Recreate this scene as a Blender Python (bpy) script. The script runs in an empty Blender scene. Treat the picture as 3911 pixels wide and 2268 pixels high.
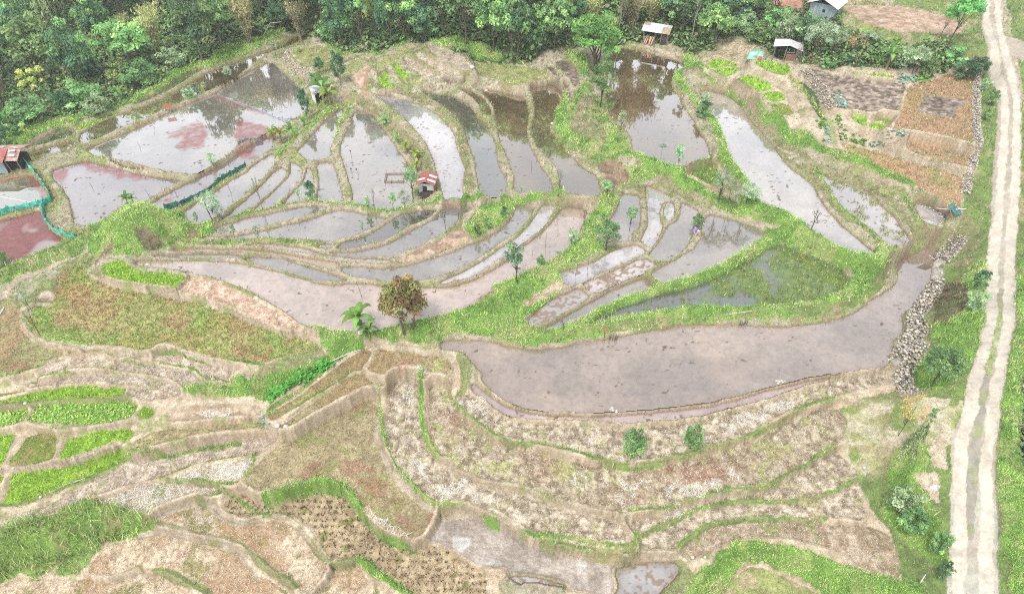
# Terraced rice ponds below a forest edge, seen from the air
TPS_P=[[-36.59,18.38],[-31.9,19.23],[-15.76,19.0],[0.0,18.87],[15.7,18.64],[24.05,18.46],[26.64,17.91],[29.61,17.86],[33.69,17.77],[-34.51,25.59],[-17.09,25.34],[0.0,25.21],[17.05,24.9],[28.66,23.91],[32.05,23.79],[-37.15,31.49],[-18.77,31.33],[-7.55,31.01],[7.15,33.22],[23.94,30.45],[30.89,29.2],[34.32,29.11],[-40.61,38.74],[-27.5,38.44],[-14.44,37.11],[-8.17,37.34],[-3.37,35.16],[13.7,36.38],[29.52,37.11],[35.96,38.3],[38.92,38.19],[-47.64,50.0],[-47.72,57.71],[-41.13,46.99],[-37.04,49.24],[-32.36,50.34],[-28.3,48.71],[-12.62,45.64],[-23.36,46.32],[1.44,47.99],[-21.26,52.23],[17.56,47.86],[11.9,45.83],[25.52,44.91],[33.84,43.37],[4.5,39.05],[-43.96,58.73],[-27.09,58.12],[-32.39,55.56],[-15.27,61.78],[-6.59,59.98],[1.63,59.17],[6.95,60.05],[14.05,61.3],[21.88,59.01],[26.92,55.5],[29.98,47.92],[32.77,50.9],[36.59,49.85],[40.28,56.4],[43.56,53.01],[46.2,52.7],[-46.82,75.6],[-31.57,80.62],[-53.49,69.32],[-9.88,73.89],[-2.85,75.15],[6.51,73.68],[15.52,77.77],[19.42,67.83],[24.4,70.65],[29.89,75.52],[31.1,64.58],[40.2,67.13],[49.53,65.91],[52.69,65.7],[-31.84,94.6],[-20.86,82.6],[-8.26,85.21],[2.0,81.76],[17.95,87.82],[31.28,81.3],[48.4,82.98],[55.81,80.27],[59.34,79.99],[-70.03,80.85],[-70.03,90.97],[-56.75,100.33],[-39.3,102.66],[-14.61,96.88],[12.88,92.54],[33.7,91.13],[52.78,88.17],[-63.3,62.27],[-52.22,45.39],[-45.03,35.01]]
TPS_W=[-0.58531,-0.62943,-0.52204,-0.37715,0.46105,-11.13185,11.35042,-1.33019,-1.94151,0.93745,1.16259,-0.1631,0.94164,1.84995,-2.51826,-1.41449,-1.36225,0.31089,1.1384,-0.51353,6.69755,-1.62895,1.19612,0.3326,0.92493,1.43689,-1.03452,-0.60761,-7.17751,13.00628,-2.37138,-1.78722,-0.59991,-3.41919,0.55546,12.45683,-2.59473,-0.82152,-2.35496,-0.35334,2.69729,-0.07789,-0.41848,4.05467,-14.42736,0.45394,1.65984,-0.16402,-8.31215,-2.17444,0.84586,-0.59473,0.40451,1.45554,-1.44538,-3.41033,4.13143,1.39851,1.4104,-4.84861,5.05896,-1.09716,0.87174,-0.78173,0.45261,1.25173,-1.45063,1.89198,0.0035,0.02233,-2.11376,-0.24721,4.38848,-0.01686,1.17479,-1.85572,-3.75494,2.837,-1.79677,0.23414,-8.40362,2.65225,-1.8166,3.2416,-1.27982,-0.58453,0.35968,-0.48822,1.95962,0.81734,5.86063,0.63625,-0.58114,0.1392,0.51702,1.74018,-4.99522,1.4634,3.18782]
# mapped fields and ponds: kind, level in metres, outline in centimetres
POLY=[
('w_brown',1.8,'-4897 6976 -4905 7033 -4834 7255 -4605 7544 -4410 7768 -4262 7934 -4143 8314 -3982 8705 -3796 8979 -3470 9304 -3257 9645 -3176 9884 -3030 9998 -2887 9843 -2909 9732 -3056 9638 -3143 9491 -3329 9333 -3426 9139 -3551 8638 -3630 8346 -3811 8098 -3975 7875 -4149 7633 -4291 7400 -4502 7152 -4664 6878 -4758 6770 -4817 6806'),
('w_dark',1.62,'-4641 7740 -4459 8047 -4411 8168 -4382 8386 -4325 8613 -4224 8730 -4087 8831 -4105 8713 -4206 8515 -4275 8245 -4380 8017 -4548 7769'),
('seed',1.68,'-4995 7112 -5027 7202 -4898 7385 -4656 7625 -4627 7586 -4804 7345 -4940 7095'),
('w_dark',1.24,'-5435 6835 -5323 7181 -5223 7284 -5110 7232 -5025 7080 -5113 7005 -5229 6895 -5380 6811 -5451 6764'),
('w_brown',1.13,'-5419 6682 -4988 6993 -4907 6859 -4952 6764 -5103 6682 -5181 6602 -5164 6489 -5334 6556'),
('w_lav',1.57,'-4696 6717 -4560 6896 -4400 7094 -4240 7379 -4076 7623 -3875 7909 -3736 8057 -3611 8397 -3501 8690 -3374 8929 -3300 9087 -3070 8758 -2907 8558 -2749 8302 -2604 8087 -2540 8042 -2597 7938 -2557 7822 -2479 7708 -2481 7541 -2616 7352 -2677 7196 -2775 7094 -2852 7014 -3047 6824 -3040 6758 -3101 6607 -3200 6405 -3280 6231 -3330 6179 -3534 6210 -3843 6306 -4062 6394 -4324 6493 -4478 6550 -4553 6561 -4654 6653 -4693 6700'),
('w_lav',1.01,'-4580 6596 -4390 6566 -4087 6432 -3820 6345 -3578 6280 -3590 6252 -3865 6312 -4056 6355 -4339 6476'),
('w_azo',1.13,'-4930 6336 -4798 6445 -4648 6523 -4567 6501 -4364 6412 -4087 6303 -3797 6208 -3524 6145 -3457 6114 -3557 5991 -3653 5784 -3699 5708 -3831 5689 -3933 5577 -3938 5396 -4029 5300 -4213 5361 -4274 5414 -4274 5467 -4397 5670 -4498 5823 -4693 6042 -4843 6187'),
('w_green',0.77,'-5556 6035 -5390 6138 -5276 6243 -5167 6317 -5070 6243 -4905 6076 -4779 5915 -4687 5798 -4706 5750 -4901 5646 -5064 5553 -5224 5463'),
('w_red',0.97,'-5147 5348 -4989 5436 -4827 5526 -4657 5618 -4525 5400 -4408 5270 -4235 5159 -4197 5101 -4324 4955 -4444 4844 -4534 4759 -4684 4551'),
('w_azo2',1.2,'-3619 5678 -3556 5821 -3450 5979 -3352 6112 -3283 6206 -3176 6367 -3064 6567 -3000 6752 -2903 6919 -2852 6981 -2782 7086 -2687 7200 -2726 7042 -2686 6752 -2756 6613 -2840 6411 -2844 6378 -2926 6227 -3039 6116 -3067 5959 -3170 5777 -3315 5636 -3409 5575 -3501 5621'),
('w_lav',1.69,'-3196 5469 -3101 5681 -2995 5816 -2942 5994 -2773 6212 -2781 6287 -2692 6462 -2623 6598 -2564 6507 -2524 6330 -2548 6138 -2625 5934 -2694 5719 -2730 5625 -2796 5460 -2866 5353 -2925 5283 -3048 5283 -3153 5406'),
('w_lav',2.04,'-2683 5500 -2621 5648 -2558 5841 -2497 6062 -2468 6208 -2411 6251 -2340 6124 -2347 6041 -2395 5841 -2473 5648 -2547 5500 -2583 5374 -2634 5339 -2712 5287 -2765 5261 -2743 5321'),
('w_lav',2.0,'-2360 6365 -2326 6365 -2204 6235 -2161 6047 -2194 5905 -2243 5749 -2281 5560 -2280 5514 -2391 5460 -2537 5388 -2497 5505 -2421 5691 -2364 5885 -2316 6047 -2308 6172'),
('w_lav',2.13,'-2154 6225 -2107 6214 -2048 6047 -1998 5865 -1958 5634 -2047 5560 -2236 5495 -2205 5691 -2143 5885 -2121 6026'),
('w_lav',2.21,'-2075 6308 -1918 6352 -1832 6138 -1734 5853 -1643 5567 -1729 5548 -1823 5548 -1902 5623 -1928 5698 -1948 5893 -2010 6138'),
('w_lav',2.32,'-2313 6512 -2299 6626 -2274 6690 -2218 6980 -2133 7287 -2049 7502 -1985 7502 -1963 7313 -1982 7080 -1966 6809 -1977 6620 -1948 6467 -1927 6395 -2082 6327 -2137 6316 -2240 6422'),
('w_lav',2.61,'-1830 7444 -1721 7390 -1575 7257 -1483 7051 -1365 6804 -1252 6569 -1186 6411 -1149 6350 -1077 6220 -1045 6031 -989 5714 -948 5435 -1034 5381 -1112 5349 -1216 5363 -1378 5417 -1469 5471 -1524 5489 -1578 5714 -1658 5950 -1766 6241 -1817 6394 -1857 6644 -1862 6662 -1848 6975 -1844 7230'),
('w_white',3.58,'-1602 7608 -1432 7580 -1244 7496 -1027 7332 -834 7096 -709 6869 -624 6653 -573 6378 -577 6383 -519 6144 -477 5977 -483 5680 -458 5420 -650 5402 -673 5567 -707 5738 -775 6039 -841 6295 -943 6542 -1055 6772 -1204 7044 -1364 7252 -1502 7441 -1593 7552'),
('w_dark',3.74,'-1072 7687 -983 7687 -873 7601 -746 7601 -598 7461 -493 7352 -409 7114 -368 6986 -281 6887 -229 6669 -178 6438 -162 6185 -139 5991 -62 5790 -46 5692 -80 5467 -121 5413 -305 5458 -321 5616 -351 5849 -371 6095 -423 6288 -494 6622 -553 6862 -609 7012 -746 7245 -912 7461 -1054 7630'),
('w_brown',4.26,'-645 7663 -543 7663 -423 7521 -332 7409 -265 7220 -223 7012 -234 6962 -319 6987 -345 7064 -375 7220 -456 7409 -563 7549'),
('w_brown',3.69,'-383 7751 -162 7684 30 7599 150 7557 173 7391 193 7125 177 6897 161 6656 190 6380 232 6248 284 6000 362 5799 384 5682 377 5531 329 5467 186 5494 22 5531 23 5759 1 5939 -43 6146 -89 6386 -109 6380 -147 6656 -175 6947 -218 7256 -285 7473'),
('w_brown',3.88,'204 7774 334 7804 505 7863 566 7774 593 7573 597 7406 540 7271 495 7114 448 6861 405 6692 470 6574 519 6414 556 6281 537 6286 598 6178 655 6051 729 5887 809 5827 832 5729 851 5595 835 5429 633 5447 472 5484 469 5633 469 5827 414 6030 333 6199 249 6375 220 6580 206 6621 222 6812 251 7037 263 7271 237 7517'),
('wetmud',4.97,'418 8075 486 8107 541 7890 640 7596 674 7343 689 7208 618 7235 614 7482 572 7741 478 7921'),
('wetmud',5.29,'526 8159 649 8223 790 7971 802 7612 728 7442 689 7612 649 7788 569 7971'),
('w_brown',4.57,'1321 8840 1496 8769 1679 8682 1863 8528 2051 8428 2156 8297 2113 8106 1972 7982 1902 7801 1887 7569 1927 7373 1926 7106 1961 6852 1983 6611 2010 6358 1999 6076 1997 6001 1896 5956 1796 5935 1685 5854 1625 5814 1524 5844 1396 5977 1279 6060 1225 6145 1226 6231 1254 6364 1245 6403 1220 6564 1142 6682 1091 6852 1075 7029 1075 7265 1085 7484 1159 7951 1164 8264 1267 8596'),
('w_tanw',4.14,'2223 7632 2366 7590 2495 7491 2575 7353 2602 7167 2609 6911 2647 6739 2682 6527 2720 6302 2728 6008 2775 5845 2834 5727 2874 5593 2874 5408 2873 5196 2906 5011 2944 4850 2991 4725 3038 4604 3085 4516 3041 4472 2904 4494 2795 4567 2710 4664 2644 4802 2591 4929 2502 5077 2375 5179 2275 5248 2281 5537 2251 5747 2226 5946 2222 6155 2229 6374 2236 6603 2240 6644 2240 6961 2242 7246 2206 7491'),
('w_reed',4.25,'3011 5797 3065 5709 3104 5642 3201 5623 3330 5501 3385 5355 3395 5180 3437 5045 3426 4882 3434 4726 3417 4665 3318 4627 3199 4582 3196 4665 3177 4803 3109 4947 3059 5095 3020 5232 3005 5446 3026 5594 2998 5729'),
('w_white',4.21,'3697 5238 3780 5247 3844 5169 3902 5084 3892 5001 3796 4920 3707 4912 3663 4985 3676 5101'),
('orange',5.36,'3311 6177 3463 6091 3629 5965 3798 5863 3972 5782 4116 5645 4247 5493 4119 5293 3939 4985 3886 5154 3770 5329 3711 5420 3572 5569 3483 5703 3393 5903 3330 6049'),
('orange',6.06,'3795 6095 3958 6052 4176 5947 4405 5804 4303 5598 4106 5685 3954 5804 3865 5885 3878 5989'),
('orange',7.35,'4838 7326 4989 7340 5148 7284 4895 6794 4592 6201 4338 5716 4220 5797 4063 5900 3892 5984 3712 6026 3767 6135 3956 6406 4288 7053 4595 7160 4740 7270'),
('plough',7.28,'3305 7486 3412 7515 3544 7400 3745 7287 3942 7177 4162 7136 4308 7096 4236 6938 3987 6468 3804 6539 3722 6444 3542 6491 3463 6515 3349 6539 3344 6685 3427 6990 3421 7177 3356 7343'),
('seed',7.84,'3388 7473 3583 7387 3780 7302 3795 7246 4211 7218 4114 7041 3890 7095 3756 7204 3503 7330 3375 7415'),
('seed',6.52,'3487 6606 3586 6630 3611 6546 3637 6382 3580 6292 3532 6337 3506 6475'),
('seed',6.36,'3639 6345 3761 6402 3816 6322 3747 6233 3624 6277'),
('seed2',6.56,'3706 6421 3796 6480 3917 6398 3862 6318 3767 6352'),
('seed',5.77,'2330 7985 2498 8159 2592 8111 2705 7985 2693 7908 2516 7893 2339 7847'),
('seed',5.71,'2349 7830 2528 7885 2697 7891 2687 7800 2566 7667 2462 7652'),
('seed',6.0,'2599 7543 2705 7645 2811 7572 2942 7374 2943 7291 2768 7182 2705 7263'),
('seed',6.04,'2768 7119 2928 7200 2996 7146 2997 6988 2872 6924 2790 6963'),
('seed2',5.92,'2796 6898 2979 6924 3018 6712 2864 6615 2819 6736'),
('seed',6.82,'2833 7807 3012 7838 3119 7771 3243 7680 3201 7562 3074 7404 2980 7504 2889 7621'),
('darkwet',6.48,'3225 7351 3307 7268 3332 7053 3290 6822 3242 6577 3238 6436 3186 6412 3182 6601 3200 6898 3213 7160'),
('tan',9.54,'4168 8868 4392 8887 4920 8848 5215 8604 5376 8388 5328 8078 5251 7946 5015 7897 4802 7979 4433 7995 4367 8146 4204 8388 4126 8568'),
('seed',8.83,'4093 8200 4254 8285 4349 8099 4151 8017'),
('seed',8.76,'4262 7938 4514 7970 4578 7795 4483 7748 4355 7890'),
('stubg',3.1,'-2983 8951 -2931 9095 -2752 9205 -2561 9205 -2366 8951 -2158 8916 -2323 8881 -2382 8742 -2481 8673 -2578 8606 -2591 8473 -2710 8573 -2862 8742'),
('stubg',3.67,'-2538 8409 -2339 8574 -2253 8710 -2057 8710 -1995 8676 -2175 8441 -2334 8280 -2456 8216'),
('stubg',3.84,'-2304 8146 -2129 8353 -1955 8618 -1771 8686 -1808 8568 -1930 8304 -2011 8146 -2153 8053'),
('tan',4.03,'-1968 8073 -1850 8326 -1784 8424 -1820 8135 -1787 7772 -1789 7627 -1882 7801 -1986 7951'),
('stubg',4.86,'-1711 8196 -1473 8525 -1374 8732 -1266 8767 -1231 8697 -1393 8425 -1476 8229 -1582 8039 -1647 7947'),
('seed',4.25,'-1631 7961 -1574 8115 -1514 8115 -1484 7840 -1384 7664 -1457 7636 -1558 7722'),
('seed',4.56,'-1491 8267 -1431 8267 -1345 8108 -1228 7893 -1347 7804'),
('soil',4.48,'-1390 8483 -1260 8416 -1132 8221 -953 8002 -804 7941 -862 7851 -989 7821 -1166 8033 -1309 8254'),
('soil',4.89,'-1260 8452 -1178 8587 -1030 8320 -852 8096 -605 7910 -574 7820 -755 7835 -897 8002 -1045 8191'),
('soil',5.51,'-1092 8604 -1002 8674 -849 8468 -619 8236 -490 8013 -472 7890 -559 7829 -763 8013 -935 8204'),
('stubg',4.19,'-1350 7796 -1208 7915 -1078 7915 -1005 7825 -1141 7766'),
('plough',4.28,'-849 7834 -766 7939 -569 7909 -549 7775 -728 7760'),
('stubg',4.47,'-454 8319 -170 8286 145 8238 369 8127 452 7881 369 7748 202 7718 138 7675 30 7689 -164 7851 -427 7972'),
('mudfield',3.49,'1688 5950 1851 6116 1992 6158 2111 6147 2129 6032 2125 5693 2075 5396 2000 5468 1890 5579 1800 5751 1720 5890'),
('w_lav',2.6,'-2575 5191 -2449 5277 -2262 5338 -2069 5427 -1950 5445 -1848 5454 -1745 5400 -1896 5294 -2078 5208 -2185 5157 -2342 5073 -2522 5016 -2697 5008 -2728 5073 -2690 5140'),
('w_lav',2.69,'-2475 4964 -2325 5021 -2148 5095 -1969 5179 -1791 5283 -1685 5362 -1564 5370 -1389 5300 -1252 5265 -1167 5231 -1232 5129 -1316 5029 -1430 4948 -1555 4892 -1747 4884 -1910 4924 -2056 4924 -2296 4916 -2456 4900 -2568 4916 -2561 4956'),
('w_dark',2.8,'-1517 4854 -1374 4917 -1246 5031 -1144 5147 -1079 5267 -984 5320 -836 5355 -705 5373 -721 5320 -774 5233 -921 5114 -1044 4982 -1128 4886 -1263 4823 -1396 4761 -1537 4753 -1528 4807'),
('w_lav',2.68,'-1708 4837 -1558 4853 -1590 4771 -1708 4791'),
('w_grey',2.77,'-666 5395 -524 5422 -379 5404 -446 5306 -519 5168 -570 5035 -652 4953 -740 4858 -873 4749 -1020 4643 -1235 4643 -1472 4658 -1603 4703 -1578 4718 -1389 4718 -1209 4780 -1076 4858 -949 5002 -813 5118 -723 5219 -681 5324'),
('mudfield',2.94,'-546 4995 -472 5061 -408 4963 -356 4883 -448 4804 -629 4682 -806 4577 -949 4533 -995 4607 -865 4697 -689 4835'),
('lush',3.17,'-284 5389 22 5443 22 5371 -29 5196 -97 5078 -222 4980 -363 4867 -384 4883 -450 5045 -285 5371'),
('w_grey',2.98,'42 5426 210 5373 177 5241 110 5088 -18 4917 -169 4752 -349 4536 -429 4456 -603 4358 -778 4303 -955 4289 -1109 4309 -1323 4358 -1424 4414 -1446 4485 -1347 4492 -1068 4463 -889 4499 -669 4609 -489 4706 -361 4799 -249 4877 -125 4998 -28 5139 22 5293'),
('w_white',3.1,'298 5418 418 5364 362 5224 296 5056 175 4909 39 4722 -73 4617 -209 4485 -340 4344 -437 4303 -577 4255 -588 4289 -424 4386 -345 4456 -212 4602 -74 4753 40 4877 159 5072 232 5242'),
('w_tan',2.86,'503 5408 714 5354 685 5241 632 5072 580 4893 494 4752 374 4617 297 4543 110 4414 -26 4303 -158 4235 -216 4143 -300 4039 -383 3989 -481 3914 -613 3865 -735 3816 -938 3769 -1139 3722 -1341 3698 -1433 3745 -1562 3769 -1626 3793 -1761 3902 -1892 4014 -2028 4104 -2173 4196 -2334 4290 -2540 4373 -2689 4414 -2887 4457 -3132 4500 -3230 4536 -3223 4587 -3028 4587 -2840 4580 -2654 4580 -2466 4572 -2319 4543 -2132 4485 -1873 4386 -1626 4289 -1487 4262 -1337 4290 -1183 4277 -1045 4243 -911 4236 -645 4236 -485 4243 -381 4290 -294 4345 -206 4421 -73 4543 39 4722 214 4909 317 5072 413 5241'),
('w_ochre',2.76,'-3006 4719 -2956 4788 -2672 4765 -2440 4757 -2201 4750 -1968 4689 -1747 4629 -1572 4592 -1481 4555 -1486 4483 -1547 4469 -1731 4555 -1884 4614 -2039 4674 -2233 4696 -2428 4719 -2704 4719'),
('w_tan',2.8,'-2368 4807 -2271 4838 -2076 4822 -1925 4791 -1791 4745 -1715 4699 -1565 4654 -1372 4624 -1090 4609 -1051 4595 -1006 4536 -1171 4529 -1408 4565 -1479 4595 -1658 4654 -1860 4714 -2060 4760 -2259 4791'),
('w_lav',2.8,'-3122 4631 -3095 4684 -2785 4684 -2456 4684 -2364 4661 -2335 4624 -2433 4609 -2764 4624'),
('w_lav',2.76,'-2322 4644 -2176 4659 -2009 4629 -1885 4578 -1719 4498 -1569 4440 -1438 4370 -1376 4329 -1408 4308 -1544 4315 -1733 4356 -1938 4455 -2140 4526 -2295 4585'),
('w_lav',3.1,'1065 5583 1148 5583 1228 5555 1214 5382 1182 5122 1154 5022 1078 4965 1061 4909 1076 4877 990 4798 944 4814 926 4909 892 5039 893 5139 968 5276 1029 5454'),
('w_white',2.99,'1320 5752 1416 5684 1514 5580 1546 5525 1454 5470 1396 5362 1365 5171 1378 5070 1343 4971 1255 4781 1194 4758 1140 4844 1171 4923 1238 5053 1260 5137 1284 5397 1305 5580'),
('w_white',2.97,'1456 5418 1517 5473 1545 5400 1526 5294 1472 5156 1430 5139 1420 5259'),
('w_lav',2.97,'1620 5473 1699 5401 1769 5294 1707 5140 1720 5007 1632 4958 1600 4894 1520 4723 1416 4617 1299 4529 1188 4647 1202 4677 1299 4815 1370 4958 1431 5089 1509 5140 1569 5225 1600 5365'),
('w_lav',3.12,'1840 5257 2001 5171 2173 5070 2294 4939 2253 4859 2091 4750 1966 4629 1800 4512 1644 4426 1640 4412 1449 4314 1259 4246 1208 4260 1185 4342 1165 4384 1289 4483 1460 4614 1604 4735 1690 4875 1723 5037'),
('w_white',3.01,'824 4658 966 4749 1096 4803 1167 4703 1133 4658 939 4525 744 4411 599 4286 534 4259 479 4225 437 4272 380 4383 400 4411 569 4496 712 4554 762 4598'),
('w_clod',2.91,'1140 4632 1257 4522 1108 4408 1045 4367 853 4264 665 4150 624 4190 591 4270 634 4311 767 4381 936 4493'),
('w_clod',2.75,'569 4256 615 4169 638 4129 526 4039 391 3926 260 3840 141 3798 125 3828 143 3889 249 4026 313 4103 448 4182'),
('w_lav',2.6,'1124 4390 1152 4334 1187 4266 1022 4172 882 4106 696 3991 559 3892 383 3771 214 3724 131 3724 90 3730 216 3771 345 3855 506 3979 655 4106 807 4225 1001 4348'),
('weedpond',2.82,'2293 4773 2398 4804 2502 4681 2629 4636 2728 4519 2811 4419 2797 4280 2787 4267 2660 4160 2510 4082 2261 4005 1999 3993 1723 3980 1470 4005 1292 3968 1113 3918 897 3893 766 3857 633 3785 557 3773 684 3881 821 3968 1004 4056 1192 4147 1426 4227 1668 4322 1671 4335 1833 4433 2056 4592 2237 4742'),
('w_big',2.3,'-560 3673 -436 3682 -270 3678 -146 3661 -22 3615 89 3593 211 3587 318 3598 460 3638 670 3690 840 3719 1013 3766 1190 3826 1364 3850 1621 3862 1830 3850 1968 3832 2136 3828 2356 3856 2541 3899 2687 3948 2837 4049 2988 4166 3142 4259 3239 4341 3298 4439 3318 4538 3342 4641 3401 4671 3593 4762 3759 4855 3798 4793 3704 4671 3588 4481 3534 4382 3523 4369 3434 4273 3339 4179 3258 4074 3161 4011 3108 3948 3087 3838 3038 3742 2935 3696 2880 3582 2831 3482 2760 3406 2557 3375 2304 3333 2137 3301 2007 3260 1923 3240 1796 3199 1651 3140 1449 3091 1212 3043 981 3014 754 2995 529 2986 306 3000 81 3014 -20 3081 -136 3170 -208 3281 -218 3343 -260 3406 -328 3504 -364 3559 -446 3582 -528 3582 -548 3627'),
('w_pink',2.01,'-287 3275 -239 3234 -159 3154 -58 3076 82 3018 306 2971 530 2971 757 2990 984 3004 1216 3037 1453 3086 1659 3144 1801 3194 1970 3239 2144 3296 2312 3327 2351 3327 2215 3275 2043 3224 1912 3174 1780 3115 1682 3086 1561 3057 1359 3000 1200 2953 972 2925 747 2907 600 2925 453 2943 230 2943 81 2953 17 2962 -96 3028 -173 3115 -260 3174 -293 3234'),
('clod',1.81,'-369 3171 -332 3201 -252 3141 -134 3034 -20 2968 81 2962 231 2951 529 2936 750 2913 976 2931 1204 2959 1440 3006 1607 3073 1786 3121 1919 3181 2135 3251 2309 3303 2494 3376 2666 3408 2817 3387 2815 3323 2696 3282 2519 3231 2383 3201 2261 3161 2087 3102 1912 3025 1780 2959 1669 2876 1582 2822 1426 2782 1270 2730 1153 2687 1003 2649 786 2623 645 2623 505 2653 364 2687 223 2730 79 2778 79 2765 -93 2818 -182 2876 -306 2996 -380 3102'),
('clod2',1.18,'-614 3347 -567 3357 -502 3347 -449 3274 -421 3203 -391 3104 -310 3017 -200 2915 -109 2837 -20 2793 79 2766 225 2749 440 2680 580 2629 721 2612 935 2612 1158 2654 1313 2705 1470 2758 1672 2828 1915 2980 2005 3027 2268 3124 2338 3104 2380 3008 2300 2869 2284 2846 2163 2775 2004 2671 1830 2571 1705 2505 1628 2481 1539 2457 1432 2449 1323 2426 1176 2387 1066 2348 957 2310 818 2288 682 2280 581 2288 481 2310 349 2363 213 2410 76 2465 76 2465 -54 2489 -195 2521 -266 2546 -377 2620 -454 2688 -533 2775 -563 2864 -591 3008 -604 3153'),
('clod',0.81,'-860 3421 -755 3432 -669 3389 -670 3234 -671 3085 -634 2942 -614 2892 -566 2775 -493 2697 -415 2620 -340 2570 -232 2529 -89 2497 76 2473 180 2409 350 2355 485 2317 618 2287 663 2264 704 2205 736 2140 764 2105 751 2056 658 2046 463 2049 334 2077 204 2112 72 2169 72 2183 -18 2220 -86 2279 -190 2324 -259 2355 -330 2378 -433 2370 -504 2394 -578 2449 -657 2529 -754 2628 -823 2714 -857 2801 -884 2892 -898 2989 -894 3134 -907 3285 -912 3389'),
('stubm',2.14,'-1017 3619 -946 3636 -843 3608 -716 3574 -551 3546 -459 3518 -431 3453 -441 3357 -492 3305 -554 3284 -691 3325 -808 3315 -888 3325 -1051 3357 -1079 3389 -1065 3453 -1048 3552'),
('stubm',1.73,'-1134 3642 -1072 3619 -1090 3524 -1108 3431 -1201 3410 -1262 3351 -1355 3258 -1453 3167 -1577 3041 -1668 2956 -1703 2974 -1716 3022 -1616 3108 -1503 3218 -1403 3341 -1317 3469 -1235 3557'),
('stubm',1.59,'-1221 3374 -1146 3406 -1097 3396 -977 3343 -919 3332 -945 3291 -1076 3270 -1154 3219 -1256 3140 -1356 3062 -1451 2976 -1537 2893 -1623 2911 -1533 3004 -1411 3140 -1315 3240'),
('stubr',0.46,'-1162 3303 -1103 3335 -1022 3335 -991 3283 -973 3161 -956 3015 -934 2917 -905 2844 -870 2755 -797 2652 -706 2551 -618 2462 -527 2391 -475 2353 -497 2284 -535 2181 -591 2138 -652 2145 -757 2181 -831 2225 -910 2299 -996 2407 -1082 2494 -1162 2543 -1267 2568 -1378 2551 -1503 2478 -1636 2446 -1721 2486 -1790 2551 -1778 2610 -1713 2729 -1660 2808 -1583 2890 -1524 2959 -1418 3073 -1301 3191 -1219 3262'),
('w_pud',-0.38,'617 1986 701 2020 857 2048 990 2048 1024 2013 1023 1972 968 1919 909 1879 867 1814 592 1814 640 1892'),
('w_pud',-0.38,'-24 1945 15 1952 71 1952 201 1932 342 1892 315 1879 167 1899 70 1912 48 1899'),
('wetmud2',-0.35,'-448 2377 -315 2401 -229 2362 -123 2301 -18 2211 74 2167 207 2102 340 2074 537 2039 702 2032 859 2060 972 2060 1033 2032 1038 1984 980 1917 934 1878 888 1832 863 1794 545 1794 518 1845 391 1865 263 1878 135 1891 70 1897 -24 1951 -37 2012 -116 1998 -182 1998 -250 2046 -320 2095 -424 2145 -527 2167 -563 2189 -529 2263 -481 2346'),
('stubd',-0.64,'-1910 2426 -1906 2482 -1854 2523 -1755 2506 -1672 2482 -1603 2490 -1507 2539 -1369 2572 -1286 2597 -1201 2572 -1134 2523 -1079 2458 -1006 2363 -924 2294 -833 2241 -747 2212 -681 2175 -597 2161 -529 2161 -425 2139 -355 2096 -285 2040 -217 2005 -170 1992 -155 1924 -158 1807 -561 1807 -631 1865 -736 1924 -810 1985 -851 2033 -903 2068 -978 2075 -1021 2054 -1086 2047 -1166 2110 -1220 2175 -1272 2256 -1348 2317 -1425 2379 -1507 2394 -1606 2394 -1770 2363 -1872 2394'),
('soilp',-0.83,'-2363 2382 -2265 2445 -2153 2494 -2075 2518 -2034 2494 -1993 2445 -1916 2382 -1817 2335 -1635 2328 -1530 2359 -1459 2328 -1384 2274 -1313 2207 -1256 2135 -1191 2085 -1136 2042 -1121 2001 -1160 1933 -1206 1873 -1271 1873 -1360 1947 -1463 2015 -1575 2106 -1685 2171 -1835 2215 -1983 2244 -2133 2274 -2246 2297 -2333 2343'),
('soilp',-1.41,'-2420 2262 -2297 2288 -2150 2269 -1993 2220 -1845 2195 -1726 2143 -1632 2051 -1598 2002 -1561 2002 -1483 1961 -1364 1880 -1351 1828 -1731 1828 -1886 1900 -2011 1975 -2129 2023 -2215 2037 -2274 2051 -2355 2051 -2395 2016 -2517 1988 -2634 1995 -2663 2044 -2648 2129 -2611 2202 -2520 2232'),
('soilp',-1.85,'-3335 1860 -3186 1947 -3098 2009 -2946 2002 -2743 2002 -2571 1995 -2414 2023 -2376 2062 -2321 2044 -2276 2016 -2172 2009 -2048 1947 -1958 1841 -3323 1841'),
('soilp',-1.36,'-1126 2048 -1037 2076 -965 2055 -917 2006 -883 1965 -941 1911 -959 1826 -1200 1826 -1168 1925 -1130 1999'),
('straw',-0.33,'-2798 2463 -2694 2487 -2611 2544 -2483 2586 -2307 2602 -2155 2586 -2004 2569 -1926 2528 -2049 2487 -2178 2447 -2337 2361 -2518 2408 -2669 2431'),
('straw',0.16,'-2255 2604 -2170 2672 -2037 2715 -1897 2741 -1776 2758 -1769 2680 -1830 2587 -1853 2546 -1990 2571 -2176 2587'),
('soil',-0.15,'-3420 2274 -3308 2320 -3198 2374 -3059 2405 -2967 2476 -2870 2574 -2762 2658 -2655 2754 -2520 2789 -2390 2843 -2185 2907 -1967 2944 -1791 2962 -1661 2934 -1700 2907 -1761 2852 -1790 2807 -1920 2789 -2130 2745 -2294 2684 -2385 2633 -2482 2599 -2606 2549 -2689 2492 -2785 2468 -2873 2428 -2952 2374 -3046 2350 -3126 2304 -3270 2252 -3377 2200'),
('seed',1.17,'-3850 3134 -3717 3173 -3627 3223 -3462 3285 -3238 3316 -3004 3326 -2855 3295 -2834 3264 -2880 3223 -3028 3203 -3261 3198 -3452 3188 -3535 3168 -3620 3139 -3689 3124 -3819 3080'),
('seed2',1.23,'-3915 3249 -3768 3270 -3677 3290 -3589 3306 -3560 3280 -3654 3249 -3740 3219 -3885 3199'),
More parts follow.
